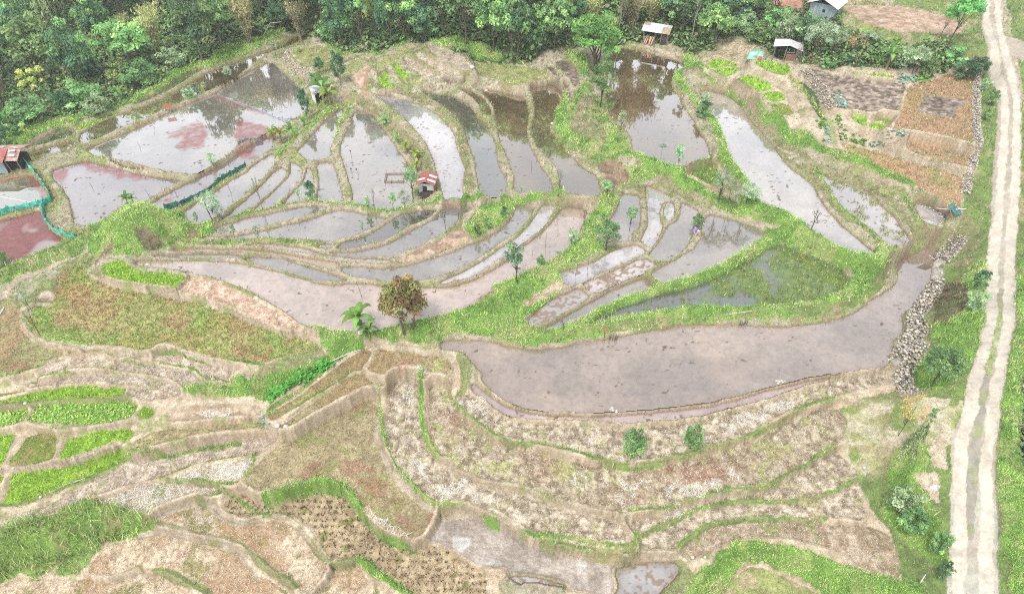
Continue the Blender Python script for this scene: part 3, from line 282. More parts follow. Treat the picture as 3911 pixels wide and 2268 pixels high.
OVER=[
('plough',None,'4383 6845 4588 6794 4767 6719 4559 6453 4470 6314 4324 6349 4125 6442'),
('lushw',None,'1747 5920 1921 6085 2079 6106 2088 5951 2067 5580 1946 5694'),
('bare',None,'-3921 4233 -3860 4243 -3783 4191 -3768 4125 -3863 4138'),
('lushw',0.5,'2099 4405 2130 4321 2226 4280 2283 4281'),
('lushw',0.5,'2259 4519 2319 4476 2335 4377 2311 4267'),
('red',None,'-3971 7069 -3831 7196 -3799 7352 -3638 7326 -3461 7094 -3461 6872 -3365 6800 -3465 6705 -3706 6682 -3773 6800 -3711 6896 -3909 6969'),
('red',0.5,'-3732 8042 -3374 7793 -2996 7541'),
('red',None,'-2460 7679 -2242 7484 -2176 7405 -2312 7306'),
('red',None,'-4941 6335 -4653 6534 -4087 6303 -3743 6186 -3895 6113 -4151 6186 -4359 6271 -4586 6390 -4743 6379 -4696 6186 -4628 6001 -4843 6186'),
('red',0.7,'-5503 6139 -5277 6243 -5150 6307 -4885 6036 -4697 5818'),
('red',None,'-3303 7520 -2789 7177 -2763 7043 -2882 6896 -3040 6613'),
('red',None,'-2944 6567 -2877 6705 -2800 6729 -2798 6590 -2901 6500'),
('red',None,'-1150 2712 -1052 2738 -961 2626 -837 2519 -721 2439 -639 2330 -603 2254 -621 2166 -726 2203 -786 2299 -852 2376 -936 2470 -1059 2568 -1178 2626'),
('red',None,'931 2587 1151 2620 1341 2671 1398 2603 1414 2521 1270 2505 1057 2489 921 2521'),
('red',None,'-2285 2165 -2115 2172 -2026 2114 -2120 2093'),
('red',None,'-909 3486 -709 3497 -660 3410 -819 3410'),
('strawp',None,'433 2489 419 2467 388 2458 360 2467 349 2490 362 2512 393 2521 422 2512'),
('strawp',None,'480 2546 470 2528 449 2522 430 2528 423 2546 432 2564 453 2570 473 2564'),
('strawp',None,'461 2441 450 2425 427 2418 406 2425 398 2442 409 2459 431 2465 453 2459'),
('strawp',None,'652 2469 636 2450 603 2442 572 2450 561 2470 576 2489 609 2497 640 2489'),
('strawp',None,'815 2489 795 2459 756 2446 721 2459 710 2490 728 2520 768 2533 804 2520'),
('strawp',None,'921 2521 900 2504 854 2498 811 2504 795 2522 815 2539 862 2546 905 2539'),
('strawp',None,'699 2394 687 2370 666 2360 648 2370 644 2395 654 2419 675 2429 693 2419'),
('strawp',None,'829 2406 819 2382 802 2372 788 2382 785 2407 795 2431 812 2441 826 2431'),
('strawp',None,'1059 2445 1045 2421 1018 2410 995 2421 990 2446 1004 2470 1031 2481 1053 2470'),
('strawp',None,'1114 2497 1100 2478 1073 2470 1050 2478 1044 2498 1057 2517 1084 2525 1107 2517'),
('strawp',None,'1243 2441 1215 2406 1163 2391 1117 2406 1104 2442 1131 2478 1183 2493 1229 2478'),
('strawp',None,'1379 2489 1349 2450 1296 2434 1251 2450 1239 2490 1267 2529 1321 2546 1367 2529'),
('strawp',None,'1478 2566 1462 2541 1437 2530 1418 2541 1414 2567 1430 2593 1455 2603 1475 2593'),
('strawp',None,'-285 2464 -312 2420 -380 2402 -450 2420 -482 2465 -456 2510 -388 2529 -317 2510'),
('strawp',None,'-372 2394 -383 2372 -412 2363 -442 2372 -455 2394 -445 2416 -416 2425 -386 2416'),
('strawp',None,'-235 2433 -247 2411 -276 2402 -306 2411 -319 2433 -308 2456 -278 2464 -248 2456'),
('strawp',None,'-591 2654 -603 2624 -638 2612 -675 2624 -692 2654 -681 2684 -646 2696 -609 2684'),
('strawp',None,'-558 2611 -567 2588 -592 2579 -618 2588 -630 2612 -622 2636 -597 2645 -571 2636'),
('strawp',None,'-101 2382 -111 2366 -133 2359 -154 2366 -164 2383 -155 2399 -133 2405 -111 2399'),
('strawp',None,'-727 3284 -737 3241 -769 3224 -804 3241 -823 3285 -814 3329 -782 3347 -746 3329'),
('strawp',None,'-699 3173 -708 3149 -732 3139 -757 3149 -770 3174 -763 3198 -739 3208 -713 3198'),
('strawp',None,'-197 3111 -214 3071 -257 3054 -300 3071 -319 3112 -304 3154 -259 3154 -215 3137'),
('strawp',None,'-165 3063 -178 3036 -210 3026 -242 3036 -256 3064 -244 3091 -212 3102 -179 3091'),
('strawp',None,'-607 3357 -623 3328 -667 3316 -713 3328 -734 3358 -719 3388 -675 3400 -629 3388'),
('strawp',None,'575 2791 564 2766 542 2757 522 2766 517 2792 527 2817 549 2826 568 2817'),
('strawp',None,'1326 2791 1312 2776 1284 2770 1260 2776 1253 2792 1266 2807 1294 2813 1318 2807'),
('strawp',None,'1106 2324 1092 2303 1066 2294 1043 2303 1037 2325 1051 2346 1077 2354 1100 2346'),
('strawp',None,'-1799 2655 -1819 2613 -1891 2597 -1973 2613 -2018 2656 -2000 2698 -1927 2715 -1843 2698'),
('strawp',None,'-2116 2600 -2129 2582 -2173 2576 -2221 2582 -2247 2601 -2234 2618 -2190 2625 -2142 2618'),
('strawp',None,'-787 2254 -803 2234 -845 2226 -914 2296 -935 2318 -895 2276 -853 2284 -809 2276'),
('strawp',None,'-650 2181 -669 2161 -741 2213 -795 2221 -820 2242 -779 2202 -727 2210 -674 2202'),
('strawp',None,'1771 2977 1726 2932 1641 2913 1567 2932 1546 2978 1590 3025 1676 3044 1751 3025'),
('strawp',None,'2011 3102 1967 3068 1882 3054 1805 3068 1781 3103 1824 3137 1910 3151 1988 3137'),
('strawp',None,'1560 2913 1534 2887 1484 2877 1440 2887 1426 2913 1452 2939 1502 2949 1546 2939'),
('strawp',None,'-2005 3076 -2032 3046 -2115 3034 -2206 3046 -2252 3077 -2227 3107 -2142 3120 -2051 3107'),
('strawp',None,'-2727 3336 -2731 3314 -2756 3306 -2787 3314 -2808 3337 -2806 3359 -2780 3368 -2749 3359'),
('strawp',None,'1007 2309 992 2293 962 2287 934 2293 925 2309 939 2325 970 2331 998 2325'),
('strawp',None,'1641 2496 1624 2479 1592 2473 1564 2479 1532 2458 1548 2474 1580 2481 1607 2474'),
('strawp',None,'1746 2326 1730 2313 1699 2308 1671 2313 1663 2327 1679 2340 1710 2345 1738 2340'),
]
MOUNDS=[(-32.41, 49.85, 3.0, 1.9), (-29.98, 48.62, 2.0, 0.7), (-35.23, 49.64, 2.2, 0.7)]
# plants standing on their own: kind, x, y, height, crown width, label, category, group
PLANTS=[
('feather', 9.91, 80.19, 6.49, 5.62, 'big bright green tree with several trunks standing left of the tall-reflection pond', 'tree', None),
('feather', 9.87, 70.67, 5.25, 3.48, 'spreading green tree with one dark trunk just below the big bright tree', 'tree', None),
('mango', -8.19, 37.17, 4.64, 3.65, 'round tree with reddish brown leaves beside the banana plant', 'tree', None),
('tall_sap', 0.46, 42.39, 4.21, 1.69, 'slim leaning tree at the edge of the long tan pond', 'tree', None),
('round', 10.62, 49.9, 2.88, 1.31, 'small round-crowned tree on a thin trunk standing in the small pond', 'tree', None),
('round', 8.18, 46.88, 3.3, 2.16, 'pale bushy tree on the green bank left of the small ponds', 'tree', None),
('willow', -27.92, 52.52, 3.49, 2.13, 'grey green willowy tree right of the grassy mound', 'tree', None),
('willow', -27.48, 52.78, 2.56, 1.12, 'thin grey green tree right beside the willowy tree by the mound', 'tree', None),
('sap', -29.81, 52.74, 1.73, 0.61, 'thin sapling left of the willowy tree by the mound', 'tree', None),
('willow', 19.34, 53.28, 3.86, 2.02, 'pale feathery tree, left of the three on the bank above the brown reflections', 'tree', None),
('willow', 20.11, 52.2, 3.38, 1.49, 'grey green feathery tree, middle of the three on the bank', 'tree', None),
('willow', 21.66, 52.27, 2.61, 2.09, 'low bushy grey tree, right of the three on the bank', 'tree', None),
('bare', 26.04, 48.09, 2.81, 1.47, 'leafless tree standing alone on the green bank of the long pond', 'tree', None),
('tall', 48.75, 77.7, 4.32, 1.85, 'tall thin tree leaning right, the shorter of the pair before the ploughed hill field', 'tree', None),
('tall', 49.24, 76.47, 6.25, 3.66, 'tall dark-trunked tree leaning right before the ploughed hill field', 'tree', None),
('sap', 11.46, 65.17, 2.6, 1.25, 'pale slender sapling at the left edge of the reflecting pond', 'tree', None),
('sap', 16.26, 58.24, 2.85, 1.16, 'young green tree standing at the near corner of the reflecting pond', 'tree', None),
('palm', 14.54, 58.7, 2.0, 0.85, 'small umbrella-shaped sapling in the reflecting pond', 'tree', None),
('bush', 7.98, 26.57, 3.41, 1.64, 'grey green bush in the clod field, left of the two', 'shrub', None),
('bush', 11.98, 27.34, 3.04, 1.55, 'grey green bush in the clod field, right of the two', 'shrub', None),
('dark', -20.61, 78.04, 4.25, 1.82, 'dark green tree right of the banana clump by the white hut', 'tree', None),
('dark', -23.82, 81.53, 2.16, 1.47, 'small dark tree behind the banana clump', 'tree', None),
('dark', -23.61, 72.31, 3.89, 1.12, 'narrow dark green tree on the bank below the banana clump', 'tree', None),
('fern', -14.24, 70.64, 1.25, 1.83, 'low ferny shrub on the dry bund below the banana clump', 'shrub', None),
('fern', -12.38, 66.39, 1.57, 0.94, 'small ferny plant further down the dry bund', 'shrub', None),
('fern', -28.48, 89.88, 0.92, 0.79, 'tiny round shrub at the edge of the stubble terrace', 'shrub', None),
('palm', -32.16, 91.05, 2.19, 2.06, 'small flat-topped tree at the corner of the upper left bund', 'tree', None),
('sap', -20.75, 55.88, 1.93, 0.79, 'little green sapling on the bund, left of the leafy bush', 'tree', None),
('bush', -19.54, 55.88, 2.41, 1.21, 'leafy grey bush growing on the bund below the narrow ponds', 'shrub', None),
('baretall', -23.95, 54.42, 3.24, 0.83, 'tall thin half-bare sapling standing on the long bund', 'tree', None),
('baretall', -13.04, 53.73, 2.39, 0.61, 'bare twiggy sapling left of the red-roofed hut', 'tree', None),
('bush', -13.69, 53.91, 1.27, 0.67, 'small bush at the foot of the bare twiggy sapling', 'shrub', None),
('sap', -11.19, 53.37, 2.0, 0.92, 'young green sapling on the bund left of the red-roofed hut', 'tree', None),
('willow', -10.21, 53.99, 2.36, 1.28, 'airy grey green sapling just left of the red-roofed hut', 'tree', None),
('round', -9.55, 55.45, 3.69, 1.41, 'leafy tree leaning against the left side of the red-roofed hut', 'tree', None),
('sap', -22.75, 49.19, 1.6, 0.58, 'thin sapling at the left end of the wide lavender pond', 'tree', None),
('baretall', -23.01, 49.19, 0.71, 0.29, 'short dead stump at the left end of the wide lavender pond', 'stump', None),
('baretall', -21.86, 49.31, 1.06, 0.49, 'bare forked sapling in the wide lavender pond', 'tree', None),
('sap', -13.57, 50.25, 1.56, 0.49, 'small dark sapling on the middle bund, left of a round one', 'tree', None),
('round', -13.0, 51.03, 1.13, 0.59, 'small round sapling on the middle bund', 'tree', None),
('baretall', -6.04, 50.43, 2.14, 0.93, 'dark bent bare tree on the curved bund', 'tree', None),
('bare', -4.97, 51.76, 1.37, 0.75, 'bare bush upper end of the curved bund', 'shrub', None),
('bush', -3.12, 48.92, 1.63, 0.72, 'twiggy bush in the bright grass patch, left of the two', 'shrub', None),
('bush', -2.15, 50.21, 1.58, 0.83, 'twiggy bush in the bright grass patch, right of the two', 'shrub', None),
('bush', -0.78, 52.06, 1.24, 0.75, 'twiggy bush at the upper end of the bright grass patch', 'shrub', None),
('baretall', 4.41, 54.38, 3.01, 0.76, 'dark thin half-bare tree at the foot of the thick grey bund', 'tree', None),
('round', 8.95, 54.19, 1.77, 1.27, 'pale rounded shrub at the corner of the brown pond', 'shrub', None),
('sap', 0.94, 55.08, 1.2, 0.57, 'tiny pale sapling on the near bund of the brown ponds', 'tree', None),
('bare', 6.56, 50.63, 2.21, 0.79, 'dark leafless shrub at the right end of the long tan pond', 'shrub', None),
('bush', 5.34, 47.76, 2.03, 1.0, 'loose grey bush on the green bank by the tan pond', 'shrub', None),
('bush', 16.94, 50.73, 1.56, 1.23, 'green bush on the bund beside a purple bag', 'shrub', None),
('bush', 2.39, 44.71, 1.23, 0.91, 'low dark bush at the water edge of the tan pond', 'shrub', None),
('bush', 20.62, 68.29, 2.12, 1.7, 'dark bush on the grassy bank between the two long ponds', 'shrub', None),
('bush', 22.3, 73.66, 1.14, 0.99, 'pale small bush at the top of the grassy bank', 'shrub', None),
('fern', -32.05, 63.89, 1.9, 1.1, 'small broad-leaved tree on the bund below the big left pond', 'tree', None),
('sap', -24.84, 48.99, 1.84, 0.68, 'thin sapling in the pond right of the grassy mound', 'tree', None),
('baretall', -26.57, 48.76, 1.3, 0.38, 'short bare sapling nearest the grassy mound', 'tree', None),
('baretall', -22.85, 49.12, 1.55, 0.48, 'bare dark sapling in the pond below the long bund', 'tree', None),
('bush', -45.81, 47.74, 1.9, 1.26, 'dark round bush at the left edge above the rust red pond', 'shrub', None),
('willow', -36.31, 83.94, 2.25, 1.32, 'pale airy sapling on the bund near the upper left pond', 'tree', None),
('bush', -39.73, 79.05, 1.94, 1.66, 'grey green bush on the bund of the big left pond, largest of three', 'shrub', None),
('bush', -38.99, 79.7, 1.53, 0.93, 'grey green bush on the bund of the big left pond, middle of three', 'shrub', None),
('sap', -38.44, 80.84, 1.54, 0.81, 'pale wispy sapling on the bund of the big left pond, right of three', 'tree', None),
('willow', -38.89, 40.29, 2.07, 1.3, 'pale grey shrub leaning left at the edge of the grass field', 'shrub', None),
('baretall', -36.55, 37.36, 2.31, 1.0, 'thin bare sapling at the left corner of the grass field', 'tree', None),
('round', 29.23, 31.2, 3.81, 2.48, 'broad dark green tree below the stone wall beside the road', 'tree', None),
('rust', 25.87, 27.76, 4.3, 1.95, 'sparse rust-leaved tree on the pale ground by the road', 'tree', None),
('sap', 27.62, 28.06, 2.01, 0.79, 'yellow green sapling right of the rust-leaved tree', 'tree', None),
('pine', 25.82, 26.3, 3.67, 1.98, 'feathery dark green tree below the rust-leaved one', 'tree', None),
('bush', 24.62, 23.28, 2.49, 2.11, 'big tangled green bush between the dry terraces and the road', 'shrub', None),
('bush', 24.84, 21.91, 2.18, 1.94, 'leafy green bush just below the big tangled one', 'shrub', None),
('bush', 25.61, 20.52, 2.71, 1.24, 'dusty grey green bush at the road edge', 'shrub', None),
('bush', 25.45, 19.1, 1.72, 0.96, 'scrubby grey bush nearest the bottom by the road', 'shrub', None),
('bush', 32.49, 80.8, 4.07, 3.86, 'mid green bush left of the open shed', 'shrub', None),
('bush', 31.81, 84.47, 3.36, 2.65, 'dark bush behind the left end of the open shed', 'shrub', None),
('dark', 34.1, 79.51, 4.04, 3.05, 'dark green bushy tree right behind the open shed', 'tree', None),
('willow', 34.87, 77.07, 4.35, 4.1, 'large pale olive tree right of the open shed', 'tree', None),
('willow', 37.04, 77.53, 3.03, 2.74, 'pale grey bush below the metal-walled house', 'tree', None),
('bush', 35.62, 75.01, 1.14, 2.19, 'bright green low bush at the near edge of the hedge', 'shrub', None),
('bush', 37.77, 74.95, 1.01, 1.82, 'low green bush left of the dry twigs', 'shrub', None),
('rust', 39.23, 76.86, 2.22, 2.47, 'rusty brown bush in the hedge', 'shrub', None),
('willow', 41.14, 78.58, 1.56, 2.75, 'pale silvery shrub in the hedge above the dry twigs', 'tree', None),
('bush', 43.19, 73.37, 2.53, 3.11, 'dark bush right behind the tall banana plant', 'shrub', None),
('willow', 44.53, 72.95, 2.91, 2.73, 'grey green tree propped with stakes by the cabbage bed', 'tree', None),
('bush', 45.81, 72.53, 2.4, 2.25, 'yellow green round bush right of the staked tree', 'shrub', None),
('bush', 49.67, 74.69, 2.45, 3.05, 'wide bush near the corner of the stone wall', 'shrub', None),
('bush', 49.69, 72.15, 2.37, 2.82, 'mixed green bush left of the wall corner', 'shrub', None),
('dark', 50.8, 71.98, 2.63, 2.35, 'dark bush at the road end of the hedge', 'tree', None),
('bush', 50.27, 68.95, 1.61, 1.03, 'small bush on the verge, top of the row by the wall', 'shrub', None),
('bush', 49.3, 65.67, 2.06, 1.33, 'bright bush on the verge, second of the row by the wall', 'shrub', None),
('bush', 47.28, 62.54, 1.55, 1.02, 'yellow green bush on the verge, third of the row by the wall', 'shrub', None),
('bush', 36.5, 40.37, 1.93, 1.36, 'green bush on the verge beside the road bend', 'shrub', None),
('bush', 34.94, 37.87, 2.11, 1.48, 'dark green bush on the verge below the road bend', 'shrub', None),
('bamboo', -64.12, 81.32, 13.48, 4.5, 'tall pale bamboo clump at the far left', 'bamboo', 'forest along the far edge'),
('bamboo', -62.82, 78.19, 6.12, 3.45, 'short brown bamboo clump at the left edge', 'bamboo', 'forest along the far edge'),
('broad', -60.82, 84.85, 8.42, 7.28, 'wide bright green tree at the left of the forest', 'tree', 'forest along the far edge'),
('sparse', -58.23, 78.99, 4.65, 3.47, 'yellow green open-crowned tree near the left of the forest front', 'tree', 'forest along the far edge'),
('pine', -57.1, 85.13, 12.16, 5.89, 'tall drooping conifer-like tree in the left forest', 'tree', 'forest along the far edge'),
('cone', -55.03, 85.58, 5.75, 4.08, 'blue green dense conical tree in the left forest', 'tree', 'forest along the far edge'),
('broadL', -50.39, 87.81, 6.37, 7.44, 'light green broad tree right of the blue green conical tree', 'tree', 'forest along the far edge'),
('sparse', -49.88, 83.05, 2.95, 3.17, 'small yellow green tree below the light green broad tree', 'tree', 'forest along the far edge'),
('bamboo', -47.51, 90.17, 8.73, 5.24, 'olive bamboo clump in the middle of the left forest', 'bamboo', 'forest along the far edge'),
('bush', -47.05, 82.48, 3.79, 4.94, 'dark rounded bush at the forest front above the long pond', 'shrub', 'forest along the far edge'),
('bush', -52.78, 77.95, 3.34, 6.07, 'wide dark bush in front of the drooping tree', 'shrub', 'forest along the far edge'),
('bush', -54.04, 76.67, 2.68, 3.0, 'blue green bush above the grassy edge', 'shrub', 'forest along the far edge'),
('bush', -48.83, 74.65, 2.62, 3.07, 'dark green bush with climbing leaves at the forest edge', 'shrub', 'forest along the far edge'),
('bush', -56.25, 73.48, 3.29, 4.32, 'dark green bush low at the left forest front', 'shrub', 'forest along the far edge'),
('bush', -57.89, 71.45, 3.55, 3.74, 'dark leafy bush above the brown pond at the left', 'shrub', 'forest along the far edge'),
('bush', -56.82, 68.11, 2.68, 2.42, 'green bush at the corner above the red roof', 'shrub', 'forest along the far edge'),
('dark', -41.33, 88.83, 9.62, 5.49, 'dark green layered tree near the left pond end', 'tree', 'forest along the far edge'),
('broad', -39.89, 92.98, 8.23, 5.35, 'bushy green tree above the grassy slope', 'tree', 'forest along the far edge'),
('bamboo', -36.56, 94.48, 8.31, 4.96, 'dark brown bamboo clump right of the layered tree', 'bamboo', 'forest along the far edge'),
('bush', -44.59, 87.94, 3.03, 3.73, 'low bush beneath the olive bamboo clump', 'shrub', 'forest along the far edge'),
('bush', -42.66, 90.91, 2.63, 3.22, 'dark low bush below the layered tree', 'shrub', 'forest along the far edge'),
('bamboo', -30.46, 97.98, 6.8, 3.99, 'grey brown bamboo clump behind the pale bent pole', 'bamboo', 'forest along the far edge'),
('dark', -33.31, 99.03, 4.05, 3.55, 'small dark tree behind the pale bent pole', 'tree', 'forest along the far edge'),
('bush', -24.87, 93.25, 3.72, 3.69, 'blue green bush at the inner forest corner', 'shrub', 'forest along the far edge'),
('dark', -22.94, 91.07, 7.36, 4.92, 'dark bushy tree behind the stubble terrace', 'tree', 'forest along the far edge'),
('broad', -19.73, 88.69, 9.33, 4.94, 'tall mid green tree behind the stubble terrace', 'tree', 'forest along the far edge'),
('sparse', -17.86, 89.23, 7.24, 3.11, 'thin-trunked tree with hanging vines', 'tree', 'forest along the far edge'),
('dark', -15.6, 87.81, 8.34, 4.19, 'dark tree right of the vine-hung trunk', 'tree', 'forest along the far edge'),
('broadL', -14.02, 88.88, 7.76, 4.64, 'pale green tall tree in the middle of the forest', 'tree', 'forest along the far edge'),
('bush', -11.22, 87.8, 5.59, 4.45, 'dark green bush at the forest middle front', 'shrub', 'forest along the far edge'),
('broadL', -8.94, 89.13, 8.31, 5.9, 'large light green tree right of the forest middle', 'tree', 'forest along the far edge'),
('broad', -5.86, 86.26, 9.05, 6.05, 'full green tree left of the three pale trunks', 'tree', 'forest along the far edge'),
('broadL', -2.33, 84.8, 8.09, 4.88, 'green tree on a pale straight trunk, left of the three', 'tree', 'forest along the far edge'),
('broad', 0.04, 82.88, 8.85, 4.8, 'green tree on a pale straight trunk, middle of the three', 'tree', 'forest along the far edge'),
('broad', 0.82, 83.02, 8.01, 4.01, 'green tree on a pale straight trunk, right of the three', 'tree', 'forest along the far edge'),
('broad', 4.21, 84.08, 6.01, 4.03, 'tall-trunked tree left of the big bright tree', 'tree', 'forest along the far edge'),
('broad', 5.27, 83.72, 7.44, 4.42, 'tree on two slim trunks left of the big bright tree', 'tree', 'forest along the far edge'),
('dark', 3.05, 83.3, 4.71, 2.67, 'slim dark tree behind the small mud terraces', 'tree', 'forest along the far edge'),
('dark', 7.57, 87.83, 6.11, 4.55, 'dark tree behind the big bright tree', 'tree', 'forest along the far edge'),
('bamboo', 10.12, 88.67, 5.56, 4.17, 'brown bamboo behind the big bright tree', 'bamboo', 'forest along the far edge'),
('bamboo', 12.64, 88.55, 4.41, 3.06, 'brown scrub bamboo right of the big bright tree', 'bamboo', 'forest along the far edge'),
('tallthin', 13.97, 89.25, 7.72, 2.8, 'tall thin pale trunk left of the white-roofed hut', 'tree', 'forest along the far edge'),
('bamboo', 15.63, 90.21, 5.33, 4.51, 'olive bamboo thicket behind the left side of the white-roofed hut', 'bamboo', 'forest along the far edge'),
('bamboo', 18.29, 91.01, 4.92, 4.26, 'brown bamboo thicket right behind the white-roofed hut', 'bamboo', 'forest along the far edge'),
('dark', 20.99, 89.93, 6.25, 4.23, 'dark green tree right behind the white-roofed hut', 'tree', 'forest along the far edge'),
('tallthin', 23.02, 87.09, 8.25, 2.35, 'tall bare pale trunk right of the white-roofed hut', 'tree', 'forest along the far edge'),
('broad', 22.18, 88.58, 4.87, 3.63, 'green tree between the white-roofed hut and the tall bare trunk', 'tree', 'forest along the far edge'),
('broadL', 25.15, 84.4, 4.69, 4.44, 'bright green bushy tree right of the tall bare trunk', 'tree', 'forest along the far edge'),
('broad', 25.4, 87.95, 6.12, 4.56, 'mid green tree behind the bright green bushy one', 'tree', 'forest along the far edge'),
('bush', 28.86, 85.22, 3.11, 3.09, 'leafy bush above the straw heap', 'shrub', 'forest along the far edge'),
('bush', 29.99, 82.54, 3.03, 3.41, 'dark green bush behind the white tarpaulin', 'shrub', 'forest along the far edge'),
('dark', 27.84, 87.72, 5.19, 4.53, 'dark blue green tree above the straw heap', 'tree', 'forest along the far edge'),
('broad', 30.32, 87.24, 4.72, 3.81, 'olive green tree behind the straw heap', 'tree', 'forest along the far edge'),
('bush', 32.08, 83.47, 3.59, 3.68, 'mid green bush left behind the open shed', 'shrub', 'forest along the far edge'),
('bare', 32.8, 86.93, 4.69, 3.24, 'thin leafless tree left of the metal-walled house', 'tree', 'forest along the far edge'),
('broadL', 32.3, 88.55, 4.3, 3.56, 'pale green tree at the top left of the metal-walled house', 'tree', 'forest along the far edge'),
('banana', -11.57, 37.57, 3.2, 2.74, 'banana plant with long arching leaves beside the reddish tree', 'banana plant', 'banana plants'),
('banana', -10.87, 36.81, 2.15, 1.64, 'short banana plant at the foot of the tall one beside the reddish tree', 'banana plant', 'banana plants'),
('banana', -11.49, 36.97, 1.31, 0.91, 'banana sucker at the foot of the tall banana plant', 'banana plant', 'banana plants'),
('banana', -22.78, 77.12, 3.76, 3.88, 'large banana plant in front of the white hut', 'banana plant', 'banana plants'),
('banana', -21.5, 75.49, 3.04, 2.8, 'yellowing banana plant right of the large one by the white hut', 'banana plant', 'banana plants'),
('banana', -24.43, 80.99, 2.15, 2.14, 'banana plant behind the white hut roof', 'banana plant', 'banana plants'),
('banana', -27.07, 69.38, 2.3, 1.83, 'small yellow banana plant at the lower left of the bund clump', 'banana plant', 'banana plants'),
('banana', -25.84, 68.47, 2.56, 1.81, 'yellow banana plant in the middle of the bund clump', 'banana plant', 'banana plants'),
('banana', -24.55, 68.48, 2.56, 1.69, 'banana plant with one upright leaf in the bund clump', 'banana plant', 'banana plants'),
('banana', -23.58, 70.62, 1.76, 1.47, 'small banana plant at the upper end of the bund clump', 'banana plant', 'banana plants'),
('banana', -11.17, 64.17, 1.79, 1.6, 'yellow green banana plant highest on the dry bund', 'banana plant', 'banana plants'),
('banana', -9.86, 62.23, 1.87, 1.9, 'yellow green banana plant in the middle of the dry bund', 'banana plant', 'banana plants'),
('banana', -9.69, 60.57, 1.61, 1.54, 'yellow green banana plant just above the red-roofed hut', 'banana plant', 'banana plants'),
('banana', -38.41, 56.88, 1.97, 0.86, 'banana plant with upright leaves on the mound', 'banana plant', 'banana plants'),
('banana', -37.88, 57.17, 1.52, 0.86, 'small banana plant right of the other one on the mound', 'banana plant', 'banana plants'),
('banana', 41.57, 73.38, 3.45, 2.87, 'tall banana plant in the hedge by the cabbage bed', 'banana plant', 'banana plants'),
('banana', 41.03, 74.16, 1.54, 1.32, 'short banana plant left of the tall one in the hedge', 'banana plant', 'banana plants'),
('banana', 39.13, 84.71, 1.37, 1.71, 'pale banana plant beside the metal-walled house', 'banana plant', 'banana plants'),
('banana', 40.3, 74.74, 1.15, 1.45, 'low banana plant near the dry twigs', 'banana plant', 'banana plants'),
('banana', -47.72, 78.21, 2.73, 2.25, 'banana plant at the forest edge above the long pond', 'banana plant', 'banana plants'),
('banana', -54.68, 67.39, 1.18, 1.56, 'low banana plant above the red roof', 'banana plant', 'banana plants'),
('banana', -54.86, 69.55, 1.78, 1.1, 'yellowed banana plant at the left forest front', 'banana plant', 'banana plants'),
('bamboo', 30.37, 91.87, 3.89, 2.01, 'olive brown bamboo clump behind and left of the pale green tree at the top left', 'bamboo', 'forest along the far edge'),
('tallthin', 14.37, 94.57, 14.35, 7.5, 'thin bare-trunked tree behind and left of the olive bamboo thicket behind the left side of', 'tree', 'forest along the far edge'),
('broadL', -56.92, 101.28, 11.12, 6.14, 'light green tree behind and left of the olive bamboo clump in the middle of the', 'tree', 'forest along the far edge'),
('dark', 4.14, 90.52, 11.4, 7.53, 'dark green tree behind and left of the dark tree behind the big bright tree', 'tree', 'forest along the far edge'),
('broadL', -43.24, 94.95, 8.31, 4.55, 'light green tree behind and left of the bushy green tree above the grassy slope', 'tree', 'forest along the far edge'),
('broadL', 7.82, 94.41, 14.96, 8.77, 'light green tree behind and left of the brown bamboo behind the big bright tree', 'tree', 'forest along the far edge'),
('broad', 38.96, 92.7, 3.23, 2.07, 'leafy green tree behind and right of the pale green tree at the top left of', 'tree', 'forest along the far edge'),
('broad', -64.99, 74.23, 6.13, 3.63, 'leafy green tree in front and left of the short brown bamboo clump at the left', 'tree', 'forest along the far edge'),
('bamboo', -36.71, 102.01, 11.27, 6.74, 'olive brown bamboo clump behind and left of the small dark tree behind the pale bent', 'bamboo', 'forest along the far edge'),
('bamboo', -63.65, 107.47, 10.66, 5.93, 'olive brown bamboo clump behind and left of the wide bright green tree at the left', 'bamboo', 'forest along the far edge'),
('dark', -66.81, 86.74, 5.6, 3.54, 'dark green tree behind and left of the tall pale bamboo clump at the far left', 'tree', 'forest along the far edge'),
('broad', -38.47, 98.75, 9.77, 4.98, 'leafy green tree behind and left of the dark brown bamboo clump right of the layered', 'tree', 'forest along the far edge'),
('bamboo', 32.54, 94.01, 3.57, 2.42, 'olive brown bamboo clump right behind the pale green tree at the top left of the', 'bamboo', 'forest along the far edge'),
('dark', -9.6, 95.37, 8.82, 5.1, 'dark green tree right behind the large light green tree right of the forest middle', 'tree', 'forest along the far edge'),
('dark', -19.89, 92.75, 11.21, 5.83, 'dark green tree behind and right of the dark bushy tree behind the stubble terrace', 'tree', 'forest along the far edge'),
('bamboo', 26.52, 91.14, 4.61, 3.02, 'olive brown bamboo clump behind and right of the mid green tree behind the bright green', 'bamboo', 'forest along the far edge'),
('dark', -1.43, 96.71, 11.44, 6.06, 'dark green tree behind and right of the large light green tree right of the forest', 'tree', 'forest along the far edge'),
('broadL', -76.27, 103.16, 8.5, 4.87, 'light green tree behind and left of the wide bright green tree at the left of', 'tree', 'forest along the far edge'),
('sparse', -35.99, 105.82, 9.4, 5.2, 'yellow green open tree behind and left of the small dark tree behind the pale bent', 'tree', 'forest along the far edge'),
('broad', -64.32, 93.93, 7.43, 4.21, 'leafy green tree behind and left of the wide bright green tree at the left of', 'tree', 'forest along the far edge'),
('broadL', -26.92, 98.22, 9.94, 6.24, 'light green tree right behind the grey brown bamboo clump behind the pale bent pole', 'tree', 'forest along the far edge'),
('bamboo', -53.77, 108.72, 9.98, 5.5, 'olive brown bamboo clump behind and left of the olive bamboo clump in the middle of', 'bamboo', 'forest along the far edge'),
('broad', -21.15, 99.68, 11.38, 6.19, 'leafy green tree behind and right of the blue green bush at the inner forest corner', 'tree', 'forest along the far edge'),
